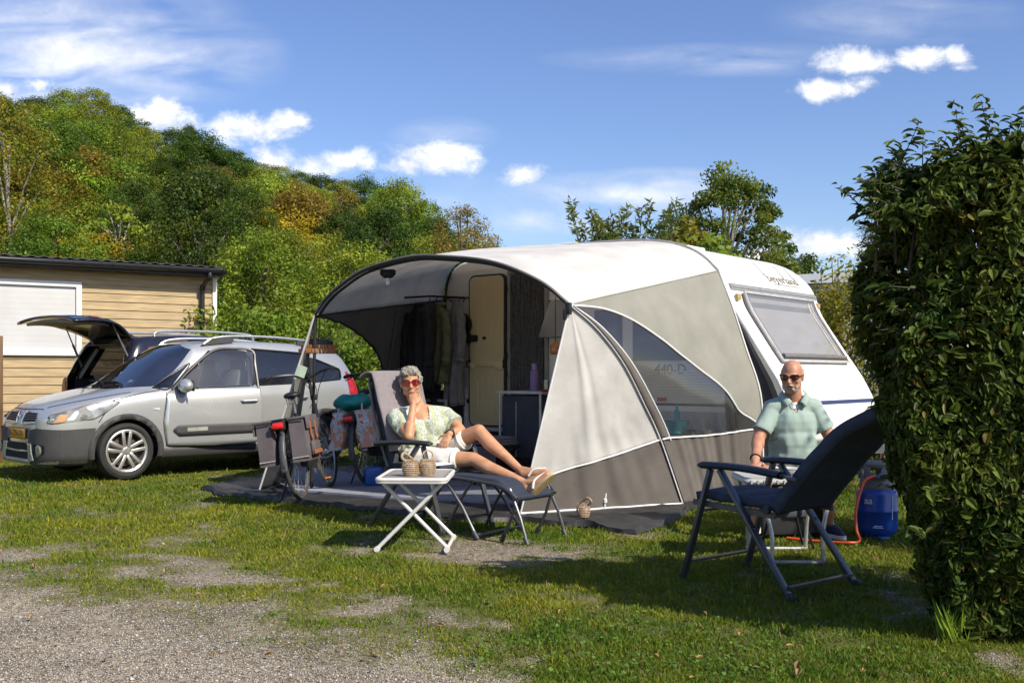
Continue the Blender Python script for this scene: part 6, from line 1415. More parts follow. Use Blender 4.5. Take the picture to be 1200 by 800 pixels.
def panniers():
    cl = mk('pannier_taupe', (.085, .07, .075), .85, col2=(.12, .10, .105), scale=5, bump=.003, bscale=22); tan = mk('strap_tan', (.30, .105, .04), .6); pip_ = mk('pannier_black', (.02, .02, .022), .7)
    r = place(thing('pannier_bag', 'brown grey double pannier with tan buckle straps on the nearer bicycle', 'pannier'), B1M)
    for s in (1, -1):
        b = obj('bag', pannier_box(s), cl, r, ang=60); 
        obj('flap', MB().box((-.155, s*.155, .752), (.37, .17, .02), bev=.008).box((-.155, s*.242, .70), (.36, .014, .12), bev=.006), cl, b)
        obj('reflective_band', MB().box((-.346, s*.152, .40), (.006, .145, .010)), mk('band_grey', (.4, .38, .36), .4), b)
        for z in (.39, .735): obj('binding', MB().tube([V((-.345, s*.075, z)), V((-.352, s*.225, z))], .006, 5), pip_, b)
        if s < 0:
            for x in (-.24, -.08): obj('strap', MB().box((x, s*.250, .62), (.026, .010, .17), bev=.003).box((x, s*.256, .56), (.040, .010, .035), bev=.004), tan, b)
            obj('front_pocket', MB().box((-.16, s*.250, .46), (.24, .03, .13), bev=.015), cl, b); obj('strap', MB().box((-.16, s*.268, .425), (.25, .012, .035), bev=.003), tan, b)
    obj('bridge', MB().box((-.155, 0, .757), (.34, .24, .014), bev=.005), pip_, r)
    r = place(thing('pannier_bag', 'flowered blue and red shopping pannier on the farther bicycle', 'pannier'), B2M)
    fl = bpy.data.materials.new('floral_cloth'); fl.use_nodes = True; nt = fl.node_tree; N = nt.nodes; L = nt.links; b = N['Principled BSDF']; tc = N.new('ShaderNodeTexCoord'); v = N.new('ShaderNodeTexVoronoi'); v.inputs['Scale'].default_value = 9; L.new(tc.outputs['Object'], v.inputs['Vector'])
    n = N.new('ShaderNodeTexNoise'); n.inputs['Scale'].default_value = 30; L.new(tc.outputs['Object'], n.inputs['Vector']); ad = N.new('ShaderNodeMath'); ad.operation = 'ADD'; L.new(v.outputs['Distance'], ad.inputs[0]); ms = N.new('ShaderNodeMath'); ms.operation = 'MULTIPLY_ADD'; ms.inputs[1].default_value = .5; ms.inputs[2].default_value = -.25; L.new(n.outputs['Fac'], ms.inputs[0]); L.new(ms.outputs[0], ad.inputs[1])
    rp = N.new('ShaderNodeValToRGB'); rp.color_ramp.interpolation = 'CONSTANT'; e = rp.color_ramp.elements; e[0].position = 0; e[0].color = (.55, .42, .10, 1); e[1].position = .08; e[1].color = (.55, .12, .07, 1)
    for p, c in ((.26, (.64, .56, .48, 1)), (.36, (.22, .30, .36, 1)), (.46, (.46, .50, .50, 1)), (.60, (.55, .25, .16, 1))): q = e.new(p); q.color = c
    L.new(ad.outputs[0], rp.inputs['Fac']); L.new(rp.outputs[0], b.inputs['Base Color']); b.inputs['Roughness'].default_value = .7
    for s in (1, -1):
        m = pannier_box(s, -.34, .0, .78, .40, .12); m.v = [(x*(1.06 if z < .5 else .9 if z > .72 else 1)-.01, y+(s*.03 if z < .5 else -s*.02 if z > .72 else 0), z) for x, y, z in m.v]; bg = obj('bag', m, fl, r, ang=60)
        obj('handle', MB().tube(spline([V((-.30, s*.13, .77)), V((-.24, s*.12, .86)), V((-.10, s*.12, .86)), V((-.04, s*.13, .77))], 16), .009, 6), mk('handle_cream', (.55, .5, .42), .7), bg)
    r = place(thing('bag', 'teal rain cover bundled on the farther bicycle carrier', 'bag'), B2M)
    m = MB().ell((-.12, .03, .87), (.24, .20, .085), nu=24, nv=14); m.v = [tuple(V(q)+V((mnoise.noise(V(q)*9)*.035, mnoise.noise(V(q)*8+V((5, 0, 0)))*.035, mnoise.noise(V(q)*10+V((0, 7, 0)))*.035))) for q in m.v]; obj('bundle', m, mk('teal_nylon', (.01, .22, .22), .45, bump=.004, bscale=30), r)
    r = place(thing('card', 'pale green tag tied to the nearer bicycle handlebar', 'tag'), B1M); obj('card', MB().box((.72, .02, 1.20), (.012, .10, .11), Matrix.Rotation(.5, 3, 'X')), mk('card_green', (.42, .52, .40), .6), r)
panniers()
# ================================================================ recliner chairs
def chair_mats():
    return mk('chair_frame', (.10, .10, .105), .35, metal=.6, var=.1), mk('chair_navy', (.038, .046, .070), .9, col2=(.052, .062, .092), scale=30, bump=.001, bscale=300), mk('chair_plastic', (.03, .032, .038), .45)
def recliner(name, label, loc, yaw, back_a, back_l=.86, pad='chair_navy'):
    """local +x = the way the sitter faces; origin on the grass under the seat centre"""
    root = thing(name, label, 'camping chair', loc, yaw); fm, navy, pl = chair_mats(); W = .29
    m = {'chair_navy': navy}.get(pad, MATS.get(pad)); sh, sx = .44, -.21
    # seat: padded, quilted
    def seat(u, v):
        x = lerp(-.24, .30, u); y = (v-.5)*.50; q = .020*abs(math.sin(u*PI*3))*(1-abs(v-.5)**4*12); return V((x, y, sh+.035+.04*(x+.24)+q-.05*max(0, u-.85)))
    s = MB().grid(seat, 30, 14); obj('seat', s, m, root, thick=.045)
    ca, sa = math.cos(back_a), math.sin(back_a); b0 = V((-.235, 0, sh+.02)); bd = V((-ca, 0, sa)); bn = V((sa, 0, ca))
    def back(u, v):
        y = (v-.5)*(.50-.04*u); q = .010*abs(math.sin(u*PI*4))*(1-abs(v-.5)**4*12); prof = .030*math.sin(u*PI*1.0)+(.055*sstep(.72, 1, u)*(1-sstep(.93, 1.05, u)*.4) if back_l < .8 else -.13*max(0, (u-.55)/.45)**2); return b0+bd*(u*back_l)+V((0, y, 0))+bn*(q+prof-.05*(abs(v-.5)*2)**2*.2)
    obj('backrest', MB().grid(back, 44, 14), m, root, thick=.07)
    bf = MB()
    for s_ in (-1, 1): bf.tube([b0+V((0, s_*.262, -.0)), b0+bd*back_l*.55+V((0, s_*.255, 0))-bn*.02]+([b0+bd*back_l*.98+V((0, s_*.235, 0))] if back_l < .8 else [b0+bd*back_l*.80+V((0, s_*.245, 0))-bn*.05]), .013, 8)
    if back_l < .8: bf.tube([b0+bd*back_l*.98+V((0, s_, 0)) for s_ in (-.235, 0, .235)], .013, 8); obj('back_frame', bf, fm, root)
    for s_ in (-1, 1):
        y = s_*W
        obj('seat_rail', MB().bar((-.27, y*.93, sh-.01), (.30, y*.93, sh+.015), .018, .032), fm, root)
        a0 = V((.16, y, .655)); lg = obj('leg', MB().bar(a0, V((.36, y*1.02, .0)), .024, .042, up=(0, 1, 0), bev=.004), fm, root); obj('foot', MB().box((.362, y*1.02, .018), (.045, .03, .035), bev=.006), pl, lg)
        lg = obj('leg', MB().bar(V((.10, y*.97, .655)), V((-.40, y*1.05, .0)), .024, .044, up=(0, 1, 0), bev=.004), fm, root); obj('foot', MB().box((-.402, y*1.05, .018), (.045, .03, .035), bev=.006), pl, lg)
        ar = MB()
        def arm(u, v, y=y):
            x = lerp(-.33, .22, u); w = .040*(.75+.5*math.sin(PI*min(1, u*.9+.25))); a = v*2*PI; return V((x, y+w*math.cos(a), .675+.012*math.sin(u*PI)-.02*(1-u)+.021*math.sin(a)))
        ar.grid(arm, 20, 14); ar.ell((.22, y, .675), (.03, .036, .016)); ar.ell((-.33, y, .655), (.02, .025, .014)); obj('armrest', ar, pl, root)
        k = sa*1.0; jx = b0+bd*.27; obj('arm_link', MB().bar(jx+V((0, y, -.01)), V((-.32, y, .655)), .014, .026, up=(0, 1, 0)), fm, root)
        kn = MB().lathe([(0, .012), (.022, .012), (.022, -.012), (0, -.012)], 14, c=(-.23, y, sh+.02), M=Matrix.Rotation(PI/2, 4, 'X')); kn.lathe([(0, .012), (.018, .012), (.018, -.012), (0, -.012)], 12, c=(-.135, y*1.0, .345), M=Matrix.Rotation(PI/2, 4, 'X')); obj('pivot', kn, pl, root)
    obj('stretcher', MB().bar((.345, -W*.98, .10), (.345, W*.98, .10), .014, .034, up=(1, 0, 0)), fm, root); obj('stretcher', MB().bar((-.375, -W*1.0, .06), (-.375, W*1.0, .06), .014, .034, up=(1, 0, 0)), fm, root); obj('stretcher', MB().bar((.24, -W, .41), (.24, W, .41), .014, .026, up=(1, 0, 0)), fm, root)
    return root
NC = V((1.465, 5.93, 0)); NCY = math.atan2(.78, -.63)
recliner('reclining_chair', 'empty navy padded reclining chair in the hedge shadow', NC, NCY, math.radians(45), .95)
mk('lounger_grey', (.035, .04, .05), .85, var=.1, bump=.001, bscale=300)
LC = V((-.62, 8.06, 0)); LCY = -.66
recliner('lounge_chair', 'dark reclining lounge chair under the seated woman', LC, LCY, math.radians(71), .75, 'lounger_grey')
def footrest():
    d = V((math.cos(LCY), math.sin(LCY), 0)); root = thing('footrest', 'dark cushioned footrest carrying the woman\'s legs', 'footrest', LC+d*.34, LCY); fm, navy, pl = chair_mats()
    def pad(u, v): x = lerp(-.02, .66, u); return V((x, (v-.5)*.46, .43-.03*u+.012*math.sin(PI*u)-.09*sstep(.72, 1, u)))
    obj('pad', MB().grid(pad, 30, 10), mk('footrest_navy', (.022, .03, .05), .85, bump=.001, bscale=300), root, thick=.04)
    for s in (-1, 1):
        y = s*.245
        obj('side_tube', MB().tube(spline([V((-.04, y, .435)), V((.30, y, .42)), V((.50, y, .405)), V((.60, y, .37)), V((.67, y*.96, .315))], 20), .014, 8), fm, root)
        lg = obj('leg', MB().tube([V((-.02, y*1.0, .44)), V((.18, y*1.04, .22)), V((.32, y*1.06, .015))], .012, 8), fm, root); obj('foot', MB().tube([V((.29, y*1.06, .05)), V((.33, y*1.06, .0))], .018, 8), pl, lg)
        lg = obj('leg', MB().tube([V((.26, y*.94, .43)), V((.10, y*.97, .2)), V((-.0, y*.98, .015))], .012, 8), fm, root)
        lg = obj('leg', MB().tube([V((.60, y*.92, .38)), V((.70, y*.95, .18)), V((.76, y*.96, .015))], .012, 8), fm, root); obj('foot', MB().tube([V((.74, y*.96, .05)), V((.765, y*.96, .0))], .018, 8), pl, lg)
        lg = obj('leg', MB().tube([V((.66, y*.84, .33)), V((.60, y*.86, .16)), V((.52, y*.86, .015))], .012, 8), fm, root); obj('foot', MB().tube([V((.54, y*.86, .05)), V((.515, y*.86, .0))], .018, 8), pl, lg)
    obj('stretcher', MB().tube([V((.32, -.26, .03)), V((.32, .26, .03))], .011, 8), fm, root)
footrest()
def towel():
    a = math.radians(71); root = thing('towel', 'grey mauve towel draped over the lounge chair back', 'towel', LC, LCY); b0 = V((-.235, 0, .46)); bd = V((-math.cos(a), 0, math.sin(a))); bn = V((math.sin(a), 0, math.cos(a)))
    def t(u, v):
        y = (v-.5)*.54; s = lerp(.12, 1.0, u); 
        if s < .77: p = b0+bd*s+bn*(.075+.02*math.sin(s*PI/.75)+.02*sstep(.5, .75, s)+.003*mnoise.noise(V((y*20, s*14, 0))))
        else:
            k = (s-.77)/.23*PI; p = b0+bd*(.77+.02*math.sin(k))+bn*(.062*math.cos(k)+.015)
        return p+V((0, y, 0))-bn*.02*(abs(v-.5)*2)**4
    obj('cloth', MB().grid(t, 60, 20), mk('towel_mauve', (.215, .185, .19), .95, var=.08, scale=40, bump=.002, bscale=240, sheen=.3), root, thick=.012)
towel()
# ================================================================ tables
def side_table():
    c = V((-.665, 7.15, 0)); root = thing('side_table', 'white folding side table with crossed metal legs on the grass', 'table', c, -.03); wm = mk('table_white', (.62, .60, .56), .45, var=.05); gt = mk('table_top', (.29, .275, .26), .4, var=.12, scale=18)
    z = .50; hx, hy = .232, .33
    def rr(hx, hy, r): return round_poly([(-hx, -hy), (hx, -hy), (hx, hy), (-hx, hy)], r, 6)
    obj('tabletop', MB().prism(rr(hx-.025, hy-.025, .03), 'z', z-.02, z+.004), gt, root)
    rim = MB(); o = rr(hx, hy, .05); rim.tube([V((x, y, z-.006)) for x, y in o], .014, 8, closed=True); rim.tube([V((x, y, z-.024)) for x, y in o], .009, 6, closed=True); obj('table_rim', rim, wm, root)
    for s, y in ((-1, -.24), (1, .24)):
        for d in (-1, 1): obj('leg', MB().tube([V((-d*.20, y+d*.018, z-.04)), V((d*.235, y+d*.018, .025))], .0135, 10), wm, root)
    for d in (-1, 1): obj('foot_bar', MB().tube([V((d*.235, -.275, .025)), V((d*.235, .275, .025))], .0135, 10).tube([V((d*.235, -.28, .022)), V((d*.235, -.235, .022))], .02, 8).tube([V((d*.235, .28, .022)), V((d*.235, .235, .022))], .02, 8), wm, root)
    return c, z
TC, TZ = side_table()
def wicker_lantern(loc, label, s=1., handle=0, tilt=0):
    root = thing('wicker_lantern', label, 'lantern', loc, random.random()*3, 'small wicker lanterns'); wk = mk('wicker', (.34, .22, .12), .75, col2=(.46, .33, .20), scale=60)
    w = MB(); R_ = lambda z: s*(.046+.012*math.sin(PI*min(1, max(0, z/.115))))
    for k in range(9): z = .006+.0128*k; w.tube([V((R_(z)*math.cos(a), R_(z)*math.sin(a), z*s)) for a in np.linspace(0, 2*PI, 29)[:-1]], .0034*s, 5, closed=True)
    for k in range(16): a = 2*PI*k/16; w.tube([V(((R_(z)-.003)*math.cos(a), (R_(z)-.003)*math.sin(a), z*s)) for z in np.linspace(.002, .112, 7)], .0026*s, 4)
    obj('basket', w, wk, root)
    obj('candle_glass', MB().lathe([(.0, .004), (.034, .004), (.036, .085), (.030, .088), (0, .088)], 20).xf(Matrix.Scale(s, 4)), mk('glass_milky', (.72, .66, .60), .25), root)
    hd = MB()
    if handle == 0: hd.tube(spline([V((-.05, 0, .105)), V((-.052, 0, .15)), V((0, 0, .175)), V((.052, 0, .15)), V((.05, 0, .105))], 18), .0045, 6); hd.xf(Matrix.Rotation(-.0, 4, 'X'))
    else: hd.tube(spline([V((-.055, .0, .105)), V((-.085, .01, .135)), V((-.05, .015, .16)), V((.02, .0, .118)), V((.05, 0, .105))], 18), [.009]*18, 6)
    obj('handle', hd, wk, root)
    return root
p = P(481, 556, 6.98); wicker_lantern((p.x, 6.98, TZ+.004), 'left wicker lantern on the white side table, its handle laid over', 1, 1)
p = P(501, 556, 7.0); wicker_lantern((p.x, 7.0, TZ+.004), 'right wicker lantern on the white side table, its handle upright', 1, 0)
q = G(684, 611); wicker_lantern((q.x, q.y+.06, .03), 'wicker lantern standing on the groundsheet below the awning skirt', .98, 1)
def magazine():
    root = thing('magazine', 'open pale magazine lying on the footrest beside her hip', 'magazine', LC, LCY)
    def pg(u, v): return V((lerp(.02, .30, u), lerp(-.30, -.12, v), .505+.016*abs(math.sin(u*2*PI))+.01*u))
    obj('page', MB().grid(pg, 16, 4), mk('page_paper', (.62, .60, .58), .7, var=.2, scale=25), root, thick=.008)
magazine()
def camp_table():
    c = V((1.80, 6.72, 0)); root = thing('camping_table', 'pale grey folding camping table with bent tube legs before the seated man', 'table', c, .0); gm = mk('table_grey', (.42, .42, .41), .5, var=.06); tb = mk('tube_grey', (.46, .46, .45), .35, metal=.5)
    z = .53; tt = MB().prism(round_poly([(-.31, -.21), (.29, -.21), (.29, .21), (-.31, .21)], .04), 'z', z-.012, z+.012); t = obj('tabletop', tt, gm, root); rim = MB().tube([V((x, y, z-.016)) for x, y in round_poly([(-.31, -.21), (.29, -.21), (.29, .21), (-.31, .21)], .04)], .016, 8, closed=True)
    for i in range(14): rim.box((-.28+.042*i, -.226, z-.016), (.012, .008, .024))
    obj('table_edge', rim, gm, t)
    for s in (-1, 1):
        x = s*.26; y = -.17
        obj('leg', MB().tube(spline([V((x*1.05, y, z-.03)), V((x*.75, y-.06, z*.62)), V((x*.62, y-.09, z*.35)), V((x*.62, y-.10, .05)), V((x*.58, y-.10, .016)), V((0, y-.10, .014))], 26), .014, 8), tb, root)
        obj('leg', MB().tube(spline([V((x*1.05, .17, z-.03)), V((x*.8, .22, z*.5)), V((x*.75, .24, .05)), V((x*.7, .24, .016)), V((0, .24, .014))], 22), .014, 8), tb, root)
    r = thing('plate_stack', 'stack of pale plates on the camping table', 'plates', (1.80, 6.74, z+.012)); pl = MB()
    for i in range(3): pl.lathe([(0, .004+i*.012), (.055, .004+i*.012), (.085, .016+i*.012), (.086, .019+i*.012), (.055, .009+i*.012), (0, .008+i*.012)], 28)
    obj('plate', pl, mk('plate_white', (.60, .60, .58), .3), r)
    # dark cool box and small folding frame below the table
    r = thing('cool_box', 'dark grey cool box under the seated man', 'cool box', (2.06, 7.72, 0), .1); obj('box', MB().box((0, 0, .20), (.48, .36, .38), bev=.03), mk('box_dark', (.035, .036, .04), .5), r); obj('lid', MB().box((0, 0, .405), (.50, .38, .05), bev=.02), mk('box_lid', (.09, .09, .10), .5), r)
    r = thing('equipment_case', 'small grey case with white cap on black folding legs under the table', 'case', (1.86, 7.05, 0), .15); obj('case', MB().box((0, 0, .27), (.30, .16, .10), bev=.02), mk('case_grey', (.07, .075, .09), .5), r); obj('cap', MB().lathe([(0, .03), (.03, .03), (.032, 0), (0, 0)], 14, c=(-.12, -.085, .27), M=Matrix.Rotation(PI/2, 4, 'X')), mk('plate_white', (.6, .6, .58), .3), r)
    for s in (-1, 1): obj('leg', MB().tube([V((s*.12, -.05, .22)), V((s*.19, -.09, .01))], .010, 6), DARK, r); obj('leg', MB().tube([V((s*.12, .05, .22)), V((s*.19, .09, .01))], .010, 6), DARK, r)
camp_table()
def gas():
    g = V((2.70, 7.58, 0)); root = thing('gas_cylinder', 'blue gas cylinder with grey collar standing on the grass', 'gas cylinder', g, .25); bl = mk('gas_blue', (.010, .055, .30), .35, var=.12, scale=6, coat=.2); gc = mk('collar_grey', (.16, .165, .17), .55); R_ = .148
    obj('body', MB().lathe([(.105, .0), (.112, .03), (.135, .035), (R_-.004, .055), (R_, .075), (R_, .19), (R_+.002, .193), (R_+.002, .203), (R_, .206), (R_, .31), (R_-.006, .335), (R_-.03, .36), (.08, .375), (0, .378)], 40), bl, root)
    cm = MB()
    def col(u, v):
        a = u*2*PI; return V(((R_-.028-.006*v)*math.cos(a), (R_-.028-.006*v)*math.sin(a), .345+.10*v))
    cm.grid(col, 36, 3)
    for a0, a1, zt in ((-2.75, -1.75, .54), (-1.25, -.1, .525), (.6, 2.6, .53)):
        r = R_-.032
        for a in (a0, a1): cm.bar(V((r*math.cos(a), r*math.sin(a), .43)), V((r*math.cos(a), r*math.sin(a), zt)), .045, .02, up=(math.cos(a), math.sin(a), 0), bev=.006)
        cm.tube([V((r*math.cos(a), r*math.sin(a), zt)) for a in np.linspace(a0, a1, 10)], .020, 8)
        cm.tube([V((r*math.cos(a), r*math.sin(a), .445)) for a in np.linspace(a0, a1, 10)], .014, 8)
    obj('collar', cm, gc, root, thick=.008)
    v = MB().tube([V((0, 0, .37)), V((0, 0, .47))], .018, 10); v.tube([V((0, 0, .45)), V((-.06, -.09, .45))], .014, 8); obj('valve', v, mk('valve_brass', (.30, .26, .16), .35, metal=.8), root)
    rg = MB().lathe([(0, .03), (.035, .028), (.048, .012), (.048, -.012), (.03, -.02), (0, -.02)], 20, c=(-.045, -.115, .455)); obj('regulator', rg, mk('regulator_blue', (.07, .13, .26), .4), root)
    ft = MB().box((-.05, -.16, .012), (.08, .05, .024), bev=.01); obj('cap', ft, mk('cap_blue', (.01, .07, .28), .4), root)
    wt = mk('gas_mark', (.55, .6, .66), .5); R2 = R_+.0035
    def arcM(a, z): n = V((math.cos(a), math.sin(a), 0)); return frame_M(n*R2+V((0, 0, z)), V((-math.sin(a), math.cos(a), 0)), V((0, 0, 1)))
    ln = MB().box((0, 0, 0), (.005, .17, .002)).xf(arcM(-1.38, .225)); obj('white_line', ln, wt, root)
    tx = text_mb('aa', .07, arcM(-2.55, .275), .001, 1, bold=.001); [tx.merge(MB().box((0, 0, 0), (w_, .005, .002)).xf(arcM(-2.1, z_))) for w_, z_ in ((.055, .095), (.07, .084))]; obj('lettering', tx, wt, root)
    hs = thing('gas_hose', 'orange gas hose curving from the cylinder down to the grass', 'hose', (g.x, g.y, 0)); q = [V((-.02, -.13, .46)), V((-.09, -.155, .455)), V((-.16, -.18, .41)), V((-.235, -.25, .24)), V((-.255, -.31, .10)), V((-.24, -.33, .02)), V((-.33, -.36, .012)), V((-.55, -.28, .012)), V((-.72, -.2, .02))]; obj('hose', MB().tube(spline(q, 60), .0105, 8), mk('hose_orange', (.55, .075, .015), .45, var=.06), hs)
gas()
# ================================================================ things inside the awning
def inside():
    p = CVM
    # fly curtain of chenille strands in the doorway
    r = thing('fly_curtain', 'dark brown chenille fly curtain hanging in the caravan doorway', 'curtain', CV_O, CV_RZ); st = MB(); R = random.Random(3)
    for i in range(22):
        t = 3.075+.0225*i; pts = [V((t+R.uniform(-.004, .004), .035+R.uniform(-.01, .01), z)) for z in np.linspace(2.36, .64+R.uniform(-.02, .02), 14)]; st.tube(pts, [.0125*(1+R.uniform(-.12, .12)) for _ in pts], 6)
    obj('strand', st, mk('chenille', (.06, .057, .056), .95, col2=(.14, .13, .125), scale=55, bump=.006, bscale=170, stretch=(1, 1, .6)), r); obj('rail', MB().box((3.31, .035, 2.372), (.52, .02, .02)), mk('bar_grey', (.12, .115, .11), .5), r)
    # coats
    def coat(label, t, d, ztop, zbot, w, mat, seed, sleeve=1, dep=.10):
        r = thing('jacket', label, 'jacket', CV_O, CV_RZ); R = random.Random(seed)
        def body(u, v):
            a = u*2*PI; z = lerp(ztop, zbot, v); k = .30+.7*sstep(0, .22, v); x = w*k*math.cos(a)*(1+.06*math.sin(v*9+seed)); y = dep*(.5+.6*v)*math.sin(a)+.022*math.sin(a*7+seed+v*3)*sstep(.1, .6, v); return V((t+x+.02*math.sin(v*5+seed), d+y, z+.01*math.sin(a*5)))
        obj('body', MB().grid(body, 36, 26), mat, r, thick=.008)
        for s in (-1, 1)[:sleeve+1]:
            pts = spline([V((t+s*w*.7, d+.02, ztop-.12)), V((t+s*w*1.12, d+.05, ztop-.35)), V((t+s*w*1.1, d+.05, ztop-.62)), V((t+s*w*1.0, d+.06, ztop-.74))], 14); obj('sleeve', MB().tube(pts, [.06+.010*math.sin(i*1.7+seed) for i in range(14)], 10), mat, r)
        obj('collar', MB().tube([V((t+.05*math.cos(a), d+.05*math.sin(a), ztop-.01)) for a in np.linspace(0, 2*PI, 14)[:-1]], .022, 6, closed=True), mat, r)
    black = mk('coat_black', (.012, .012, .013), .8, bump=.004, bscale=20); green = mk('coat_green', (.15, .15, .085), .85, bump=.004, bscale=25, var=.2); gry = mk('coat_grey', (.20, .19, .185), .85, bump=.004, bscale=25, var=.2)
    coat('black coat hanging in the dark corner of the awning', 4.30, .80, 2.02, 1.0, .17, black, 7)
    coat('olive green jacket hanging beside the black coats', 4.40, .34, 2.05, 1.08, .12, green, 2, 0); coat('grey hooded jacket hanging nearest the caravan door', 4.28, .22, 2.1, .82, .13, gry, 4)
    r = thing('hat', 'dark hat hanging on the caravan wall beside the jackets', 'hat', CV_O, CV_RZ); obj('hat', MB().ell((4.32, .07, 1.82), (.17, .05, .13)), black, r); obj('brim', MB().ell((4.30, .10, 1.80), (.19, .02, .15)), black, r)
    r = thing('coat_rail', 'black rail carrying the hanging jackets', 'rail', CV_O, CV_RZ); obj('bar', MB().tube([V((4.34, 1.0, 2.08)), V((4.42, .5, 2.13)), V((4.27, .06, 2.13))], .012, 8), DARK, r)
    hk = MB()
    for i in range(6): q = V((4.42, .5, 2.13)).lerp(V((4.27, .06, 2.13)), i/5); hk.tube([q, q+V((0, .02, -.06))], .006, 5)
    obj('hook', hk, DARK, r)
    # camp cupboard right of the doorway with bottle, glass and plate
    r = thing('camp_cupboard', 'grey fabric camp cupboard with pale top beside the caravan doorway', 'cupboard', CV_O, CV_RZ); t0, d0 = 2.80, .58; tp = mk('cupboard_top', (.52, .50, .47), .5); fb = mk('cupboard_fabric', (.045, .045, .055), .8, bump=.003, bscale=20); al = mk('tube_grey', (.46, .46, .45), .35, metal=.5)
    obj('top', MB().box((t0, d0, 1.0), (.62, .44, .03), bev=.006), tp, r); obj('fabric_body', MB().box((t0, d0, .60), (.52, .40, .74), bev=.02), fb, r)
    for s in (-1, 1):
        for q in (-1, 1): obj('leg', MB().tube([V((t0+s*.28, d0+q*.20, .02)), V((t0+s*.28, d0+q*.20, .985))], .014, 8), al, r)
    obj('zip', MB().tube([V((t0+.05, d0+.203, .3)), V((t0+.05, d0+.203, .9))], .004, 5), al, r)
    zt = 1.015
    def onpx(px, d): # station on the cupboard under a picture column, at depth d from the wall
        return min((abs(cpx(cv(t, d, zt))[0]-px), t) for t in np.linspace(2.4, 3.3, 400))[1]
    t = onpx(626, .66); r = thing('drinking_bottle', 'purple plastic drinking bottle on the camp cupboard', 'bottle', cv(t, .66, zt)); obj('bottle', MB().lathe([(0, 0), (.040, 0), (.045, .02), (.045, .19), (.040, .215), (.026, .235), (0, .236)], 24), mk('bottle_purple', (.20, .13, .30), .35, var=.05), r); obj('cap', MB().lathe([(.027, .232), (.029, .29), (.02, .297), (0, .298)], 20), mk('cap_purple', (.30, .22, .40), .4), r)
    t = onpx(640, .60); r = thing('drinking_glass', 'clear drinking glass beside the purple bottle', 'glass', cv(t, .60, zt)); obj('glass', MB().lathe([(0, 0), (.032, 0), (.037, .12), (.034, .12), (.030, .006), (0, .006)], 20), glass('tumbler', (.9, .92, .92), clear=.96), r)
    t = onpx(641, .72); r = thing('plate', 'red plate lying on the camp cupboard', 'plate', cv(t, .72, zt)); obj('plate', MB().lathe([(0, .003), (.06, .003), (.10, .014), (.102, .018), (.06, .008), (0, .008)], 28), mk('plate_red', (.55, .02, .03), .35), r)
    t = onpx(652, .62); r = thing('spice_jar', 'small dark jar with pale label on the cupboard', 'jar', cv(t, .50, zt)); obj('jar', MB().lathe([(0, 0), (.03, 0), (.032, .10), (.025, .13), (0, .13)], 18), mk('jar_dark', (.06, .05, .05), .3), r)
    # step, boxes and a rolled grey cloth under the doorway
    r = thing('step', 'low dark step below the caravan doorway', 'step', CV_O, CV_RZ); obj('tread', MB().box((3.45, .28, .33), (.62, .34, .04), bev=.01), mk('step_dark', (.05, .05, .05), .7), r)
    for s in (-1, 1):
        for q in (-1, 1): obj('leg', MB().tube([V((3.45+s*.27, .28+q*.13, .03)), V((3.45+s*.25, .28+q*.12, .32))], .014, 6), DARK, r)
    r = thing('storage_crate', 'black storage crate beside the caravan step', 'crate', CV_O, CV_RZ); obj('crate', MB().box((2.9, .62, .26-.0), (.5, .38, .40-.3), bev=.02).box((2.9, .62, .13), (.5, .38, .2), bev=.02), DARK, r)
    r = thing('folded_cloth', 'grey folded cloth stacked on the black stool', 'cloth', CV_O, CV_RZ); 
    for k in range(3): obj('fold', MB().box((2.84, 1.14, .475+.028*k), (.40-.03*k, .30, .026), bev=.012), mk('cloth_grey', (.16, .155, .16), .9, bump=.004, bscale=30), r)
    r = thing('stool', 'black folding stool beneath the grey cloth', 'stool', CV_O, CV_RZ); obj('seat', MB().box((2.84, 1.14, .445), (.42, .34, .03), bev=.01), DARK, r)
    for s in (-1, 1):
        for q in (-1, 1): obj('leg', MB().tube([V((2.84+s*.18, 1.14+q*.14, .44)), V((2.84-s*.18, 1.14+q*.14, .03))], .012, 6), DARK, r)
    r = thing('hanging_cover', 'grey pleated cloth hanging below the stool edge', 'cloth', CV_O, CV_RZ)
    obj('cloth', MB().grid(lambda u, v: V((2.64+.26*u, 1.36+.012*math.sin(u*34), .45-.38*v)), 40, 6), mk('cloth_dim', (.12, .11, .11), .9), r, thick=.006)
    r = thing('fabric_cabinet', 'pale framed fabric cabinet below the awning jackets', 'cabinet', CV_O, CV_RZ); 
    obj('case', MB().box((4.46, .22, .62), (.36, .32, .50), bev=.01), fb, r); fr = MB()
    for z in (.36, .62, .88): fr.box((4.46, .39, z), (.40, .02, .03))
    for x in (4.27, 4.65): fr.box((x, .39, .62), (.03, .02, .54))
    obj('frame', fr, tp, r)
    # a folded black chair leaning in the corner
    r = thing('folded_chair', 'folded black camping chair leaning below the jackets', 'camping chair', CV_O, CV_RZ)
    for k in (0, .34): obj('tube', MB().tube([V((4.1+k*.2, .42+k*.4, .03)), V((4.42+k*.2, .30+k*.4, 1.0))], .016, 8), DARK, r)
    obj('sling', MB().grid(lambda u, v: V((4.1+.068*u, .42+.14*u, .1)).lerp(V((4.40+.07*u, .31+.14*u, .98)), v), 4, 8), mk('chair_sling', (.015, .016, .02), .8), r, thick=.008)
    # hanging lamps
    q = P(373, 408, 10.55); r = thing('pendant_lamp', 'round wooden slatted pendant lamp hanging under the awning edge', 'lamp', q); wd = mk('lamp_wood', (.28, .11, .035), .5, col2=(.42, .19, .07), scale=14)
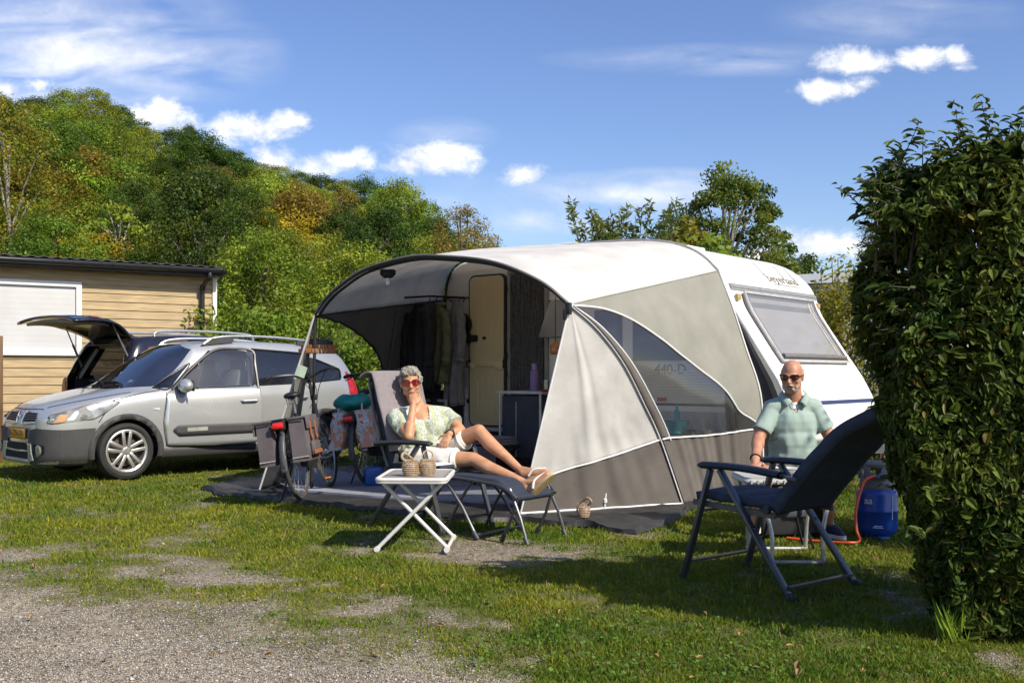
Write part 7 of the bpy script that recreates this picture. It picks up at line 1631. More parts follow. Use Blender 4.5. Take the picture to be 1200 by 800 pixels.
    for k, (z, a, b) in enumerate(((-.03, .195, .19), (.01, .17, .168))):
        ring = MB()
        for i in range(34):
            an = 2*PI*i/34; c = V((a*math.cos(an), a*math.sin(an), z)); ring.box(c, (.012, a*2*PI/34*.82, .045), Matrix.Rotation(an, 3, 'Z'), bev=.002)
        obj('slat_ring', ring, wd, r)
    obj('shade', MB().lathe([(.15, .03), (.155, .07), (.12, .09), (.0, .10)], 28), mk('lamp_dark', (.05, .045, .04), .5), r); obj('cord', MB().tube([V((0, 0, .09)), V((.02, 0, .36))], .005, 5), DARK, r)
    a = CVM @ V((3.0, 2.52, 2.19)); r = thing('hanging_light', 'small clear lantern clipped under the awning arch', 'lamp', a); obj('clip', MB().box((0, 0, -.02), (.15, .05, .06), bev=.015).lathe([(.05, -.02), (.06, -.06), (.03, -.075), (0, -.075)], 16), DARK, r); obj('lens', MB().lathe([(.0, -.14), (.02, -.14), (.022, -.07), (0, -.07)], 14), mk('lens_clear', (.6, .58, .52), .15), r)
    q = P(842//1+0, 0, 10) if False else P(651, 408, 9.9); r = thing('copper_lamp', 'small copper coloured lamp hanging at the awning side', 'lamp', q); obj('body', MB().lathe([(0, -.06), (.045, -.06), (.055, -.03), (.05, .03), (.02, .06), (0, .06)], 20), mk('copper', (.45, .17, .06), .35, metal=.7), r); obj('cord', MB().tube([V((0, 0, .06)), V((0, 0, .5))], .004, 5), DARK, r)
    g = G(436, 571); r = thing('water_canister', 'blue plastic water canister behind the lounge chair', 'canister', (g.x+.03, g.y-.15, .04), .3); obj('tank', MB().box((0, 0, .10), (.20, .16, .20), bev=.04), mk('canister_blue', (.015, .10, .38), .35), r); obj('cap', MB().lathe([(0, .04), (.035, .04), (.035, 0), (0, 0)], 16, c=(.04, 0, .19)), mk('cap_dark', (.02, .02, .03), .5), r)
    a = cv(1.02, .55, .0); r = thing('washing_up_bowl', 'turquoise bowl and bottle behind the vinyl window', 'bowl', a); obj('bowl', MB().lathe([(0, .62), (.10, .62), (.15, .74), (.145, .74), (.09, .63), (0, .63)], 24), mk('turq', (.02, .35, .42), .4), r); obj('bottle', MB().lathe([(0, .63), (.03, .63), (.032, .82), (.012, .86), (.012, .9), (0, .9)], 16, c=(.02, 0, .0)), mk('turq', (.02, .35, .42), .4), r)
    obj('stand', MB().box((0, 0, .31), (.3, .3, .60)), mk('step_dark', (.05, .05, .05), .7), r)
    r = thing('low_table', 'low pale table with small pots behind the vinyl window', 'table', CV_O, CV_RZ); obj('tabletop', MB().box((.95, .42, .56), (.9, .5, .03), bev=.008), tp, r)
    for s in (-1, 1):
        for q in (-1, 1): obj('leg', MB().tube([V((.95+s*.4, .42+q*.2, .03)), V((.95+s*.4, .42+q*.2, .55))], .014, 6), al, r)
    for i, (t, lab) in enumerate(((1.06, 'left small dark pot on the low table behind the vinyl window'), (.86, 'middle small dark pot on the low table behind the vinyl window'), (.70, 'right small dark pot on the low table behind the vinyl window'))):
        r = thing('pot', lab, 'pot', cv(t, .5, .575), 0, 'small pots on the low table'); obj('pot', MB().lathe([(0, 0), (.04, 0), (.048, .08), (.04, .085), (0, .07)], 16), mk('pot_dark', (.10, .085, .06), .6), r)
    r = thing('blue_curtain', 'dark blue folded awning curtain behind the vinyl window edge', 'curtain', CV_O, CV_RZ); obj('curtain', MB().grid(lambda u, v: V((.56+.16*u*(1-.3*v), .12+.03*math.sin(u*30), 1.5-1.3*v)), 40, 10), mk('curtain_blue', (.012, .018, .06), .8), r, thick=.006)
inside()
# ================================================================ people
def basis(f, u):
    """columns: right-hand side of the figure, forward, up"""
    f = V(f).normalized(); u = V(u); u = (u-f*u.dot(f)).normalized(); r = f.cross(u); return Matrix((r, f, u)).transposed()
def head_shapes(c, B, s=1., fem=0):
    """skull, face, ears; B columns = figure's right, forward, up"""
    m = MB(); T = lambda x, y, z: c+B @ V((x*s, y*s, z*s))
    E = lambda p, r: m.ell(T(*p), tuple(q*s for q in r), B, 20, 14)
    E((0, -.012, .028), (.074, .093, .088)); E((0, .012, -.022), (.066, .078, .088)); E((0, .030, -.070+.006*fem), (.047, .052, .042-.002*fem)); E((0, .046, -.094+.012*fem), (.026-.002*fem, .028, .020))
    E((0, .070-.004*fem, .018), (.054, .020, .018)); m.caps(T(0, .084, .012), T(0, .108, -.024), .0095*s, .0125*s); E((-.010, .096, -.026), (.009, .011, .008)); E((.010, .096, -.026), (.009, .011, .008))
    for x in (-1, 1): E((x*(.040-.002*fem), .058, -.020-.006*fem), (.022+.006*fem, .022+.002*fem, .020+.006*fem)); E((x*.075, -.004, -.006), (.009, .018, .031)); E((x*.080, -.010, .010), (.007, .012, .014)); E((x*.046, .030, -.062), (.018, .034, .026))
    E((0, .084, -.050), (.024, .012, .006)); E((0, .081, -.064), (.020, .012, .007))
    return m
def glasses(root, c, B, s, lens, frame, w=.031, h=.024, drop=0):
    T = lambda x, y, z: c+B @ V((x*s, y*s, z*s)); g = MB(); parts = []
    for x in (-1, 1):
        def lf(u, v, x=x):
            a = u*2*PI; r = v; sq = (abs(math.cos(a))**3+abs(math.sin(a))**3)**(-1/3.); return T(x*.036+w*r*sq*math.cos(a)*.9, .097-.010*abs(x*.036+w*r*math.cos(a))/.04-.018*max(0, (abs(x*.036+w*r*math.cos(a))-.045)/.02), .010-drop+h*r*sq*math.sin(a)*.9)
        l = MB().grid(lambda u, v: lf(u, v), 24, 4); parts.append(l); g.tube([lf(u, 1.0) for u in np.linspace(0, 1, 25)[:-1]], .0026*s, 6, closed=True)
        g.tube([T(x*.064, .086, .018), T(x*.078, .04, .016), T(x*.082, -.005, .012)], .0028*s, 6)
    g.tube([T(-.010, .100, .014), T(0, .103, .017), T(.010, .100, .014)], .003*s, 6)
    f = obj('sunglasses', g, frame, root, world=True)
    for l in parts: obj('lens', l, lens, f, world=True)
def hand_shapes(m, wrist, d, n, side, curl=.5, s=1., spread=.16):
    """palm + five fingers. d = pointing direction, n = palm normal (fingers curl towards it), side = direction of the thumb"""
    d = V(d).normalized(); n = V(n); n = (n-d*n.dot(d)).normalized(); t = V(side); t = (t-d*t.dot(d)-n*t.dot(n)).normalized(); w = V(wrist)
    B = Matrix((t, d, n)).transposed(); m.ell(w+d*.047*s, (.040*s, .052*s, .0145*s), B, 16, 10); m.caps(w-d*.01*s, w+d*.03*s, .023*s, .024*s)
    for i, (off, L_) in enumerate(((.030, .072), (.010, .080), (-.010, .074), (-.029, .058))):
        p = w+d*(.084-.004*abs(i-1))*s+t*off*s; an = curl*.55; dd = (d+t*(1.2-i)*spread*.5).normalized(); r = .0085*s
        for k, f in enumerate((.45, .31, .24)):
            di = (dd*math.cos(an)+n*math.sin(an)); q = p+di*L_*f*s; m.caps(p, q, r, r*.92, 8); p = q; r *= .92; an += curl*(.95 if k == 0 else .8)
    p = w+d*.022*s+t*.030*s; di = (d*.55+t*.75+n*.25).normalized(); q = p+di*.040*s; m.caps(p, q, .0125*s, .0105*s, 8); di = (d*.85+t*.25+n*(.2+.5*curl)).normalized(); m.caps(q, q+di*.034*s, .0105*s, .008*s, 8)
    return m
def limb(m, pts, rs, n=14):
    for a, b, r0, r1 in zip(pts, pts[1:], rs, rs[1:]): m.caps(a, b, r0, r1, n)
def mixp(a, b, t): return V(a).lerp(V(b), t)
def skin_mat(name, c, c2): 
    return mk(name, c, .48, col2=c2, scale=16, thr=(.3, .75), sss=.12, spec=.45, bump=.0006, bscale=160)
def cuff(mb, ends):
    """flatten a garment's sleeve or leg end square to the limb"""
    for a, b, t, r in ends:
        ax = (b-a); L_ = ax.length; ax = ax/L_
        for i, v in enumerate(mb.v):
            q = V(v)-a; h = q.dot(ax)
            if h > t*L_ and h < t*L_+.14 and (q-ax*h).length < r: mb.v[i] = tuple(V(v)-ax*(h-t*L_)+(q-ax*h)*.02)
    return mb
def woman():
    root = thing('person', 'woman in green blouse and white shorts lounging with her chin on her fist', 'person', (-.66, 8.10, .0))
    sk = skin_mat('skin_tan', (.43, .205, .105), (.56, .30, .17))
    J = dict(pel=P(497, 532, 8.10), chest=P(495, 500, 8.17), neck=P(492, 476, 8.20), head=P(481, 449, 8.20), sR=P(464, 488, 8.06), sL=P(523, 486, 8.24), eR=P(479, 511, 7.84), wR=P(484, 476, 7.95), eL=P(540, 504, 8.06), wL=P(527, 508, 7.92),
             hR=P(490, 539, 8.0), hL=P(507, 532, 8.2), kR=P(555, 538, 7.80), kL=P(561, 505, 7.94), aR=P(615, 566, 7.52), aL=P(609, 550, 7.72))
    f = V((.22, -.95, -.05)); Bt = basis(f, J['neck']-J['pel']); hf = (V((0, 0, 1.18))-J['head']).normalized()+V((.04, 0, -.05)); Bh = basis(hf, V((-.05, 0, 1)))
    b = MB()
    b.merge(head_shapes(J['head'], Bh, 1.03, 1)); limb(b, [J['neck']-V((0, 0, .04)), J['head']+Bh @ V((0, -.02, -.06))], [.058, .054])
    def torso(m, k):
        m.ell(J['pel'], (.172+k, .125+k, .125+k), Bt); m.ell(mixp(J['pel'], J['chest'], .5), (.150+k, .115+k, .13+k), Bt); m.ell(J['chest']+Bt @ V((0, .0, 0)), (.165+k, .112+k, .15+k), Bt); m.ell(mixp(J['chest'], J['neck'], .55), (.125+k, .085+k, .08+k), Bt)
        for x in (-1, 1): m.ell(J['chest']+Bt @ V((x*.075, .075, -.005)), (.074+k, .072+k, .070+k), Bt)
        limb(m, [J['sR'], mixp(J['chest'], J['neck'], .8), J['sL']], [.058+k, .060+k, .058+k])
    torso(b, 0)
    limb(b, [J['sR'], J['eR'], J['wR']], [.054, .041, .027]); limb(b, [J['eR'], mixp(J['eR'], J['wR'], .35)], [.040, .044])
    limb(b, [J['sL'], J['eL'], J['wL']], [.054, .041, .026]); limb(b, [J['eL'], mixp(J['eL'], J['wL'], .35)], [.040, .042])
    hand_shapes(b, J['wR'], V((.02, .10, 1)), V((.1, .7, -.5)), V((1, -.2, 0)), 1.25, .95)
    hand_shapes(b, J['wL'], P(517, 525, 7.86)-J['wL'], V((-.2, .3, -.8)), V((-.8, -.4, .2)), .38, .95)
    for h, k, a in (('hR', 'kR', 'aR'), ('hL', 'kL', 'aL')):
        limb(b, [J[h], mixp(J[h], J[k], .5), J[k]], [.092, .076, .056]); c = mixp(J[k], J[a], .32); dn = V((-.25, .1, -1)).normalized(); limb(b, [J[k], c+dn*.014, mixp(J[k], J[a], .7), J[a]], [.054, .056, .038, .031])
    # feet: the nearer one shows its sole, the other lies over it
    heelR, toeR = P(620, 577, 7.47), P(641, 556, 7.42); heelL, toeL = P(614, 556, 7.66), P(640, 552, 7.58)
    for a, h, t in ((J['aR'], heelR, toeR), (J['aL'], heelL, toeL)): limb(b, [a, h], [.032, .030]); limb(b, [h, mixp(h, t, .6), t], [.031, .036, .024]); limb(b, [a, mixp(h, t, .55)], [.030, .030])
    obj('body', remesh(b, .0062, 5, .5), sk, root, world=True, ang=180)
    # hair: short, grey, tufted
    hm = MB(); T = lambda x, y, z: J['head']+Bh @ (V((x, y, z))*1.03)
    hm.ell(T(0, -.018, .046), (.086, .098, .086), Bh, 24, 16); hm.ell(T(0, .040, .098), (.066, .052, .036), Bh); hm.ell(T(.034, .060, .084), (.036, .034, .028), Bh); hm.ell(T(-.03, .058, .086), (.03, .03, .024), Bh); hm.ell(T(0, -.06, -.02), (.068, .052, .075), Bh)
    for x in (-1, 1): hm.ell(T(x*.072, .015, .035), (.016, .034, .04), Bh)
    hc = remesh(hm, .006, 3)
    fwd = Bh.col[1]; upv = Bh.col[2]
    hc2 = MB(); keep = []
    def hd(v):
        q = Bh.transposed() @ (V(v)-J['head']); n1 = mnoise.noise(V((q.x*60, q.y*60, q.z*30)))*.016+mnoise.noise(V((q.x*120, q.y*120, q.z*50)))*.012; d = (V(v)-J['head']).normalized(); 
        if q.y > .05 and q.z < .062: d = d*0-fwd*1.0; n1 = .03
        return V(v)+d*n1
    hc.v = [tuple(hd(v)) for v in hc.v]; obj('hair', hc, mk('hair_grey', (.13, .108, .082), .7, col2=(.40, .36, .30), scale=60, stretch=(1, 1, .4), bump=.003, bscale=240), root, world=True, ang=180)
    glasses(root, J['head'], Bh, 1.03, mk('lens_red', (.16, .012, .012), .06, coat=1, var=.3, scale=12), mk('frame_red', (.16, .03, .03), .3), .033, .027, .002)
    mo = MB().tube([T(-.024, .088, -.050), T(-.012, .095, -.056), T(0, .097, -.058), T(.012, .095, -.056), T(.024, .088, -.050)], [.001, .0025, .003, .0025, .001], 6); obj('teeth', mo, mk('teeth', (.58, .50, .43), .3), root, world=True)
    lp = MB().tube([T(-.027, .086, -.047), T(0, .096, -.051), T(.027, .086, -.047)], .003, 6); lp.tube([T(-.025, .086, -.053), T(0, .097, -.066), T(.025, .086, -.053)], .0035, 6); obj('lips', lp, mk('lips', (.46, .07, .07), .35), root, world=True)
    er = MB()
    er.tube([T(-.082+.0*k, -.004+.012*math.cos(k), -.05+.014*math.sin(k)) for k in np.linspace(0, 2*PI, 12)[:-1]], .002, 5, closed=True); er.tube([T(.082, -.004+.012*math.cos(k), -.05+.014*math.sin(k)) for k in np.linspace(0, 2*PI, 12)[:-1]], .002, 5, closed=True); obj('earring', er, mk('earring', (.6, .6, .6), .2, metal=1), root, world=True)
    # blouse: green and white print, wide short sleeves, square neck
    c = MB(); k = .016
    c.ell(J['pel']+V((-.01, .02, .05)), (.175+k, .128+k, .10+k), Bt); c.ell(mixp(J['pel'], J['chest'], .45), (.168+k, .122+k, .15+k), Bt); c.ell(J['chest'], (.170+k, .116+k, .155+k), Bt); c.ell(mixp(J['chest'], J['neck'], .45), (.135+k, .092+k, .08+k), Bt)
    for x in (-1, 1): c.ell(J['chest']+Bt @ V((x*.075, .078, -.01)), (.078+k, .076+k, .080+k), Bt)
    limb(c, [J['sR'], mixp(J['chest'], J['neck'], .72), J['sL']], [.050+k, .052+k, .050+k])
    limb(c, [J['sR'], mixp(J['sR'], J['eR'], .62)], [.050+k, .056+k]); limb(c, [J['sL'], mixp(J['sL'], J['eL'], .60)], [.050+k, .056+k]); limb(c, [J['chest'], mixp(J['sR'], J['eR'], .5)], [.11, .055]); limb(c, [J['chest'], mixp(J['sL'], J['eL'], .5)], [.11, .055])
    cl = remesh(c, .0075, 6); eR, eL = (J['eR']-J['sR']).normalized(), (J['eL']-J['sL']).normalized(); nk = J['neck']+Bt @ V((0, .07, -.005))
    def wr(v):
        v = V(v); q = Bt.transposed() @ (v-J['chest']); w = math.sin(q.x*44+q.z*10+4*mnoise.noise(v*5))*.007+mnoise.noise(V((v.x*17+v.z*6, v.y*16, v.z*6-v.x*5)))*.013+mnoise.noise(v*38)*.0025; d = V((q.x, q.y*1.3, 0)); d = (Bt @ d).normalized() if d.length > 1e-4 else V((0, -1, 0)); return v+d*w
    cl.v = [tuple(wr(v)) for v in cl.v]
    cl = cutmb(cl, [(mixp(J['sR'], J['eR'], .60), eR)]) if False else cl
    cuff(cl, [(J['sR'], J['eR'], .66, .12), (J['sL'], J['eL'], .64, .12)])
    # open the neckline: drop the faces inside a square-necked opening
    ne = []
    for fc in cl.f:
        q = Bt.transposed() @ (sum((V(cl.v[i]) for i in fc), V())/len(fc)-J['neck'])
        if q.z > -.088 and abs(q.x) < .056-.12*max(0, -q.z-.06) and q.y > .02: continue
        if q.z > .022 and abs(q.x) < .075: continue
        ne.append(fc)
    cl.f = ne
    mt = bpy.data.materials.new('blouse_print'); mt.use_nodes = True; nt = mt.node_tree; N = nt.nodes; L = nt.links; bs = N['Principled BSDF']; tc = N.new('ShaderNodeTexCoord')
    n1 = N.new('ShaderNodeTexVoronoi'); n1.inputs['Scale'].default_value = 70; L.new(tc.outputs['Object'], n1.inputs['Vector']); r1 = N.new('ShaderNodeValToRGB'); e = r1.color_ramp.elements; e[0].position = .30; e[0].color = (.24, .29, .19, 1); e[1].position = .6; e[1].color = (.50, .52, .45, 1); L.new(n1.outputs['Distance'], r1.inputs['Fac'])
    wv = N.new('ShaderNodeTexWave'); wv.inputs['Scale'].default_value = 4.2; wv.inputs['Distortion'].default_value = 1.2; wv.inputs['Detail'].default_value = 2; mp = N.new('ShaderNodeMapping'); mp.inputs['Rotation'].default_value = (0, .35, 0); L.new(tc.outputs['Object'], mp.inputs[0]); L.new(mp.outputs[0], wv.inputs['Vector']); r2 = N.new('ShaderNodeValToRGB'); r2.color_ramp.elements[0].position = .80; r2.color_ramp.elements[0].color = (0, 0, 0, 1); r2.color_ramp.elements[1].position = .92; L.new(wv.outputs['Fac'], r2.inputs['Fac'])
    mx = N.new('ShaderNodeMix'); mx.data_type = 'RGBA'; L.new(r2.outputs[0], mx.inputs['Factor']); L.new(r1.outputs[0], mx.inputs['A']); mx.inputs['B'].default_value = (.42, .45, .25, 1); L.new(mx.outputs['Result'], bs.inputs['Base Color']); bs.inputs['Roughness'].default_value = .85
    obj('blouse', cl, mt, root, world=True, ang=180)
    # shorts
    s = MB(); k = .014; s.ell(J['pel'], (.175+k, .130+k, .125), Bt)
    for h, kn in (('hR', 'kR'), ('hL', 'kL')): limb(s, [J[h], mixp(J[h], J[kn], .62)], [.096+k, .080+k])
    sm = remesh(s, .007, 5); cuts = []
    q = mixp(J['hR'], J['kR'], .66), (J['kR']-J['hR']).normalized(); q2 = mixp(J['hL'], J['kL'], .66), (J['kL']-J['hL']).normalized()
    sm.v = [tuple(V(v)+V((0, -.6, .5))*(mnoise.noise(V(v)*17)*.006+math.sin((V(v).x*50+V(v).z*30))*.0025)) for v in sm.v]
    cuff(sm, [(J['hR'], J['kR'], .74, .14), (J['hL'], J['kL'], .74, .14)])
    obj('shorts', sm, mk('shorts_white', (.70, .66, .60), .8, var=.04, bump=.001, bscale=120), root, world=True, ang=180)
    hemm = MB()
    for h, kn, r_ in (('hR', 'kR', .093), ('hL', 'kL', .093)):
        d = (J[kn]-J[h]).normalized(); c0 = mixp(J[h], J[kn], .62)+d*.066; x = d.cross(V((0, 0, 1))).normalized(); y = x.cross(d); hemm.tube([c0-d*.035+(x*math.cos(a)+y*math.sin(a))*(r_-.004) for a in np.linspace(0, 2*PI, 25)[:-1]], .006, 6, closed=True)
    obj('hem', hemm, mk('shorts_white', (.70, .66, .60), .8), root, world=True)
    # flip-flops
    for h, t, n_ in ((heelR, toeR, V((.72, -.62, -.30))), (heelL, toeL, V((.10, -.25, -1)))):
        d = (t-h).normalized(); n_ = (n_-d*n_.dot(d)).normalized(); x = n_.cross(d); cp = mixp(h, t, .55)+n_*.034; Ls = (t-h).length+.085; out = []
        for a in np.linspace(0, 2*PI, 29)[:-1]: w = .040+.008*math.cos(a); out.append((w*math.sin(a)*(1 if abs(math.cos(a)) > .2 else .94), Ls/2*math.cos(a)))
        M = Matrix((x, d, n_)).transposed().to_4x4(); M.translation = cp; fl = obj('flip_flop', MB().prism(out, 'z', -.009, .012).xf(M), mk('flip_sole', (.46, .36, .20), .7, var=.12, scale=20), root, world=True)
        rg = MB()
        for k in range(-3, 4): rg.box((k*.010, .01, .0125), (.0035, Ls*.8*math.sqrt(1-(k/4.2)**2), .003)) 
        obj('tread', rg.xf(M), mk('flip_tread', (.36, .27, .13), .8), fl, world=True)
        stp = MB(); top = mixp(h, t, .98)-n_*.022; 
        for sgn in (-1, 1): stp.tube(spline([mixp(h, t, .30)+x*sgn*.040+n_*.02, mixp(h, t, .55)+x*sgn*.034-n_*.022, top], 12), [.009]*12, 6)
        obj('strap', stp, mk('strap_white', (.72, .70, .66), .5), fl, world=True)
    # watch, rings, nails
    w = MB(); c0 = mixp(J['eL'], J['wL'], .90); d = (J['wL']-J['eL']).normalized(); x = d.cross(V((0, -.5, 1))).normalized(); y = x.cross(d); w.tube([c0+(x*math.cos(a)+y*math.sin(a))*.030 for a in np.linspace(0, 2*PI, 17)[:-1]], .0075, 6, closed=True); wt = obj('wristwatch', w, DARK, root, world=True); fb = basis(d, V((-.2, -.8, .6))); obj('watch_face', MB().box(c0+fb.col[2]*.034, (.030, .034, .008), fb, bev=.004), mk('watch_rim', (.5, .5, .5), .2, metal=1), wt, world=True)
    nl = MB(); dd = (P(517, 525, 7.86)-J['wL']).normalized()
    # bracelets and rings along the resting hand
    for i, o in enumerate((.026, .009, -.009)):
        tt = V((-.8, -.4, .2)); n = V((-.2, .3, -.8)); n = (n-dd*n.dot(dd)).normalized(); tt = (tt-dd*tt.dot(dd)-n*tt.dot(n)).normalized(); q = J['wL']+dd*.088+tt*o*.95+n*.006; nl.tube([q+(tt*math.cos(a)+n*math.sin(a))*.0105 for a in np.linspace(0, 2*PI, 13)[:-1]], .0026, 5, closed=True)
    obj('ring', nl, mk('earring', (.6, .6, .6), .2, metal=1), root, world=True)
woman()
def man():
    root = thing('person', 'bald bearded man in pale green polo shirt sitting at the grey camping table', 'person', (2.1, 7.7, 0))
    sk = skin_mat('skin_ruddy', (.38, .17, .10), (.52, .27, .17))
    J = dict(pel=P(930, 550, 7.78), chest=P(929, 500, 7.74), neck=P(930, 465, 7.75), head=P(928, 441, 7.68), sR=P(905, 478, 7.74), sL=P(953, 477, 7.74), eR=P(889, 513, 7.66), wR=P(885, 541, 7.38), eL=P(973, 512, 7.70), wL=P(976, 545, 7.42),
             hR=P(917, 553, 7.75), hL=P(944, 553, 7.75), kR=P(897, 556, 7.30), kL=P(973, 556, 7.33), aR=P(884, 621, 7.42), aL=P(970, 617, 7.58))
    f = V((-.10, -.99, -.05)); Bt = basis(f, J['neck']-J['pel']); hf = V((-.50, -.95, -.20)); Bh = basis(hf, V((.02, 0, 1)))
    b = MB(); S_ = 1.06; b.merge(head_shapes(J['head'], Bh, S_)); limb(b, [J['neck']-V((0, 0, .05)), J['head']+Bh @ V((0, -.02, -.06))], [.066, .062])
    def torso(m, k):
        m.ell(J['pel'], (.170+k, .125+k, .11+k), Bt); m.ell(mixp(J['pel'], J['chest'], .5)+Bt @ V((0, .02, 0)), (.165+k, .130+k, .17+k), Bt); m.ell(J['chest'], (.172+k, .120+k, .16+k), Bt); m.ell(mixp(J['chest'], J['neck'], .6), (.135+k, .080+k, .080+k), Bt); limb(m, [J['sR'], mixp(J['chest'], J['neck'], .82), J['sL']], [.056+k, .058+k, .056+k])
    torso(b, 0)
    limb(b, [J['sR'], J['eR'], J['wR']], [.060, .047, .032]); limb(b, [J['eR'], mixp(J['eR'], J['wR'], .3)], [.046, .050]); limb(b, [J['sL'], J['eL'], J['wL']], [.060, .047, .032]); limb(b, [J['eL'], mixp(J['eL'], J['wL'], .3)], [.046, .050])
    hand_shapes(b, J['wR'], P(884, 557, 7.20)-J['wR'], V((.3, .5, -.7)), V((.9, 0, .1)), .45, 1.08); hand_shapes(b, J['wL'], P(975, 566, 7.28)-J['wL'], V((-.1, .6, -.6)), V((-.9, .1, .1)), .55, 1.08)
    for h, k, a in (('hR', 'kR', 'aR'), ('hL', 'kL', 'aL')): limb(b, [J[h], J[k]], [.092, .062]); limb(b, [J[k], mixp(J[k], J[a], .32)+V((0, .02, 0)), mixp(J[k], J[a], .7), J[a]], [.058, .060, .042, .036])
    obj('body', remesh(b, .0065, 5), sk, root, world=True, ang=180)
    T = lambda x, y, z: J['head']+Bh @ (V((x, y, z))*S_)
    # cropped grey beard hugging jaw and upper lip
    bd = MB()
    for q in np.linspace(-1.25, 1.25, 15): bd.ell(T(.050*math.sin(q), .030+.034*math.cos(q), -.062-.026*math.cos(q)), (.013, .012, .020), Bh, 10, 8)
    for x in (-1, 1): bd.ell(T(x*.040, .056, -.062), (.015, .013, .024), Bh, 10, 8); bd.ell(T(x*.016, .072, -.078), (.016, .010, .012), Bh, 10, 8)
    bd.ell(T(0, .058, -.094), (.024, .018, .018), Bh); 
    for x in (-1, 1): bd.ell(T(x*.061, .012, -.036), (.010, .014, .032), Bh, 10, 8); bd.caps(T(0, .096, -.040), T(x*.026, .084, -.052), .009, .007, 8)
    bm_ = remesh(bd, .005, 2); bm_.v = [tuple(V(v)+(V(v)-J['head']).normalized()*(mnoise.noise(V(v)*130)*.003)) for v in bm_.v]; obj('beard', bm_, mk('beard_grey', (.30, .23, .18), .85, col2=(.58, .53, .47), scale=55, bump=.002, bscale=300), root, world=True, ang=180)
    sh = MB()
    for x in (-1, 1): sh.ell(T(x*.073, -.030, .022), (.008, .040, .034), Bh, 12, 10)
    sh.ell(T(0, -.090, -.005), (.060, .014, .040), Bh); obj('hair', remesh(sh, .005, 2), mk('hair_stubble', (.36, .28, .23), .8, col2=(.46, .40, .35), scale=60), root, world=True, ang=180)
    glasses(root, J['head'], Bh, S_, mk('lens_dark', (.07, .010, .010), .06, coat=1, var=.2), mk('frame_dark', (.02, .018, .018), .3), .031, .021)
    obj('lips', MB().tube([T(-.022, .086, -.054), T(0, .094, -.056), T(.022, .086, -.054)], [.002, .0045, .002], 6), mk('lips_man', (.34, .12, .09), .5), root, world=True)
    c = MB(); k = .014; torso(c, k); limb(c, [J['sR'], mixp(J['sR'], J['eR'], .40), mixp(J['sR'], J['eR'], .70)], [.048+k, .053+k, .060+k]); limb(c, [J['sL'], mixp(J['sL'], J['eL'], .40), mixp(J['sL'], J['eL'], .68)], [.048+k, .053+k, .060+k]); c.ell(mixp(J['pel'], J['chest'], .3)+Bt @ V((0, .025, 0)), (.188, .152, .19), Bt); c.ell(mixp(J['pel'], J['chest'], .62)+Bt @ V((0, .012, 0)), (.190, .148, .20), Bt); c.ell(mixp(J['pel'], J['chest'], -.05)+Bt @ V((0, .02, 0)), (.185, .148, .12), Bt)
    cl = remesh(c, .0075, 6)
    def wr(v):
        v = V(v); q = Bt.transposed() @ (v-J['chest']); w = mnoise.noise(V((v.x*13+v.z*5.3, v.y*12-v.z*2, v.z*4.1-v.x*3.7)))*.011+mnoise.noise(V((v.x*8-v.z*7, v.y*7+4, v.z*6+v.x*5)))*.006+.003*math.sin(q.x*34+2*q.z+4*mnoise.noise(v*5))*sstep(.02, -.12, q.z); d = Bt @ V((q.x, q.y*1.3, 0)); return v+d.normalized()*w
    cl.v = [tuple(wr(v)) for v in cl.v]; ne = []; cuff(cl, [(J['sR'], J['eR'], .78, .13), (J['sL'], J['eL'], .76, .13)])
    for fc in cl.f:
        q = Bt.transposed() @ (sum((V(cl.v[i]) for i in fc), V())/len(fc)-J['neck'])
        if q.y > .01 and q.z > -.11 and abs(q.x) < .010+.034*(q.z+.11)/.11: continue
        if q.z > .02 and abs(q.x) < .08: continue
        ne.append(fc)
    cl.f = ne; pm = mk('polo_green', (.30, .385, .34), .85, var=.05, scale=5, bump=.001, bscale=200); obj('polo_shirt', cl, pm, root, world=True, ang=180)
    N_ = J['neck']; TT = lambda x, y, z: N_+Bt @ V((x, y, z))
    for sg in (-1, 1):
        co_ = MB(); pa = [TT(sg*.072, -.03, .045), TT(sg*.078, .02, .035), TT(sg*.058, .075, .008), TT(sg*.026, .103, -.03)]; pb = [TT(sg*.100, -.03, .02), TT(sg*.112, .025, .0), TT(sg*.100, .085, -.028), TT(sg*.070, .118, -.068)]
        A, B_ = spline(pa, 14), spline(pb, 14); co_.grid(lambda u, v: A[int(round(u*13))].lerp(B_[int(round(u*13))], v)+Bt @ V((0, .006*math.sin(PI*v), .008*math.sin(PI*v))), 13, 4); obj('collar', co_, pm, root, world=True, thick=.005)
    obj('undershirt', MB().ell(TT(0, .062, -.085), (.045, .030, .055), Bt), mk('vest_white', (.62, .62, .60), .8), root, world=True)
    ch = MB().tube(spline([TT(-.062, .04, .01), TT(-.03, .098, -.05), TT(0, .108, -.075), TT(.03, .098, -.05), TT(.062, .04, .01)], 20), .0022, 5); obj('necklace', ch, mk('earring', (.6, .6, .6), .2, metal=1), root, world=True)
    obj('button', MB().ell(TT(.016, .118, -.11), (.005, .003, .005), Bt, 8, 6).ell(TT(.016, .122, -.15), (.005, .003, .005), Bt, 8, 6), mk('button_pale', (.5, .55, .5), .4), root, world=True)
    s = MB(); s.ell(J['pel'], (.185, .14, .12), Bt)
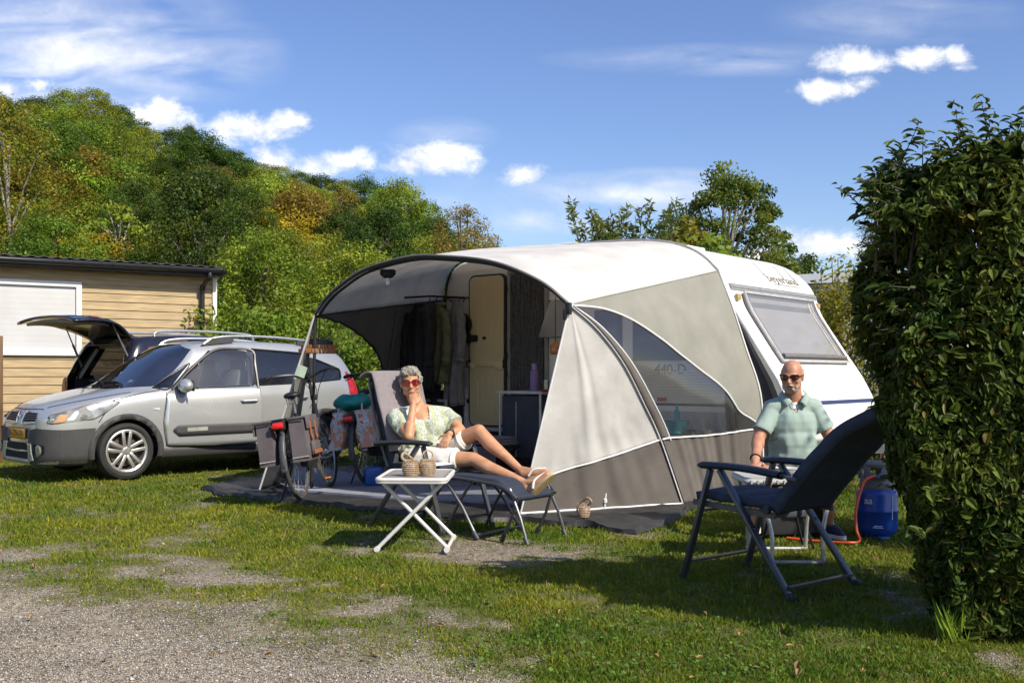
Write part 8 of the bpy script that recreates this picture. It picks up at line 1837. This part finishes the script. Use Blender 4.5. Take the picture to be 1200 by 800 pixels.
    for h, kn in (('hR', 'kR'), ('hL', 'kL')): limb(s, [J[h], mixp(J[h], J[kn], .70)], [.106, .088])
    obj('shorts', remesh(s, .008, 4), mk('shorts_brown', (.10, .075, .055), .85, var=.15), root, world=True, ang=180)
    for a, d, col in ((J['aR'], V((-.35, -.9, 0)), 'shoe_pale'), (J['aL'], V((.30, -.92, 0)), 'shoe_navy')):
        d.normalize(); h = V((a.x, a.y, .04))-d*.045; t = h+d*.23; x = d.cross(V((0, 0, 1))); m = MB(); limb(m, [h+V((0, 0, .028)), mixp(h, t, .5)+V((0, 0, .018)), t+V((0, 0, .0))-d*.03], [.040, .042, .034]); limb(m, [a+V((0, 0, .02)), h+V((0, 0, .035))+d*.02], [.045, .045]); m = remesh(m, .006, 3)
        sh_ = obj('shoe', m, mk(col, (.50, .49, .47) if col == 'shoe_pale' else (.018, .022, .05), .6), root, world=True, ang=180); M = Matrix((x, d, V((0, 0, 1)))).transposed().to_4x4(); M.translation = mixp(h, t, .47); M.translation.z = .016
        out = [(.046*math.sin(q)*(1-.10*(math.cos(q) < -.3)), .148*math.cos(q)) for q in np.linspace(0, 2*PI, 27)[:-1]]; obj('sole', MB().prism(out, 'z', -.013, .014).xf(M), mk('sole_white', (.62, .62, .60), .6), sh_, world=True)
        obj('sock', MB().tube([a+V((0, 0, -.02)), a+V((0, .01, .075))], [.046, .043], 14), mk('sock_white', (.60, .60, .58), .9), root, world=True)
        lc = MB()
        for i in range(4): q = mixp(h, t, .42+.08*i)+V((0, 0, .058-.006*i)); lc.tube([q-x*.022, q+V((0, 0, .006)), q+x*.022], .003, 5)
        obj('lace', lc, mk('lace_white', (.65, .65, .62), .8), sh_, world=True)
    w = MB(); c0 = mixp(J['eR'], J['wR'], .86); d = (J['wR']-J['eR']).normalized(); x = d.cross(V((0, 0, 1))).normalized(); y = x.cross(d)
    w.tube([c0+(x*math.cos(a)+y*math.sin(a))*.036 for a in np.linspace(0, 2*PI, 17)[:-1]], .007, 6, closed=True); obj('wristband', w, DARK, root, world=True)
man()
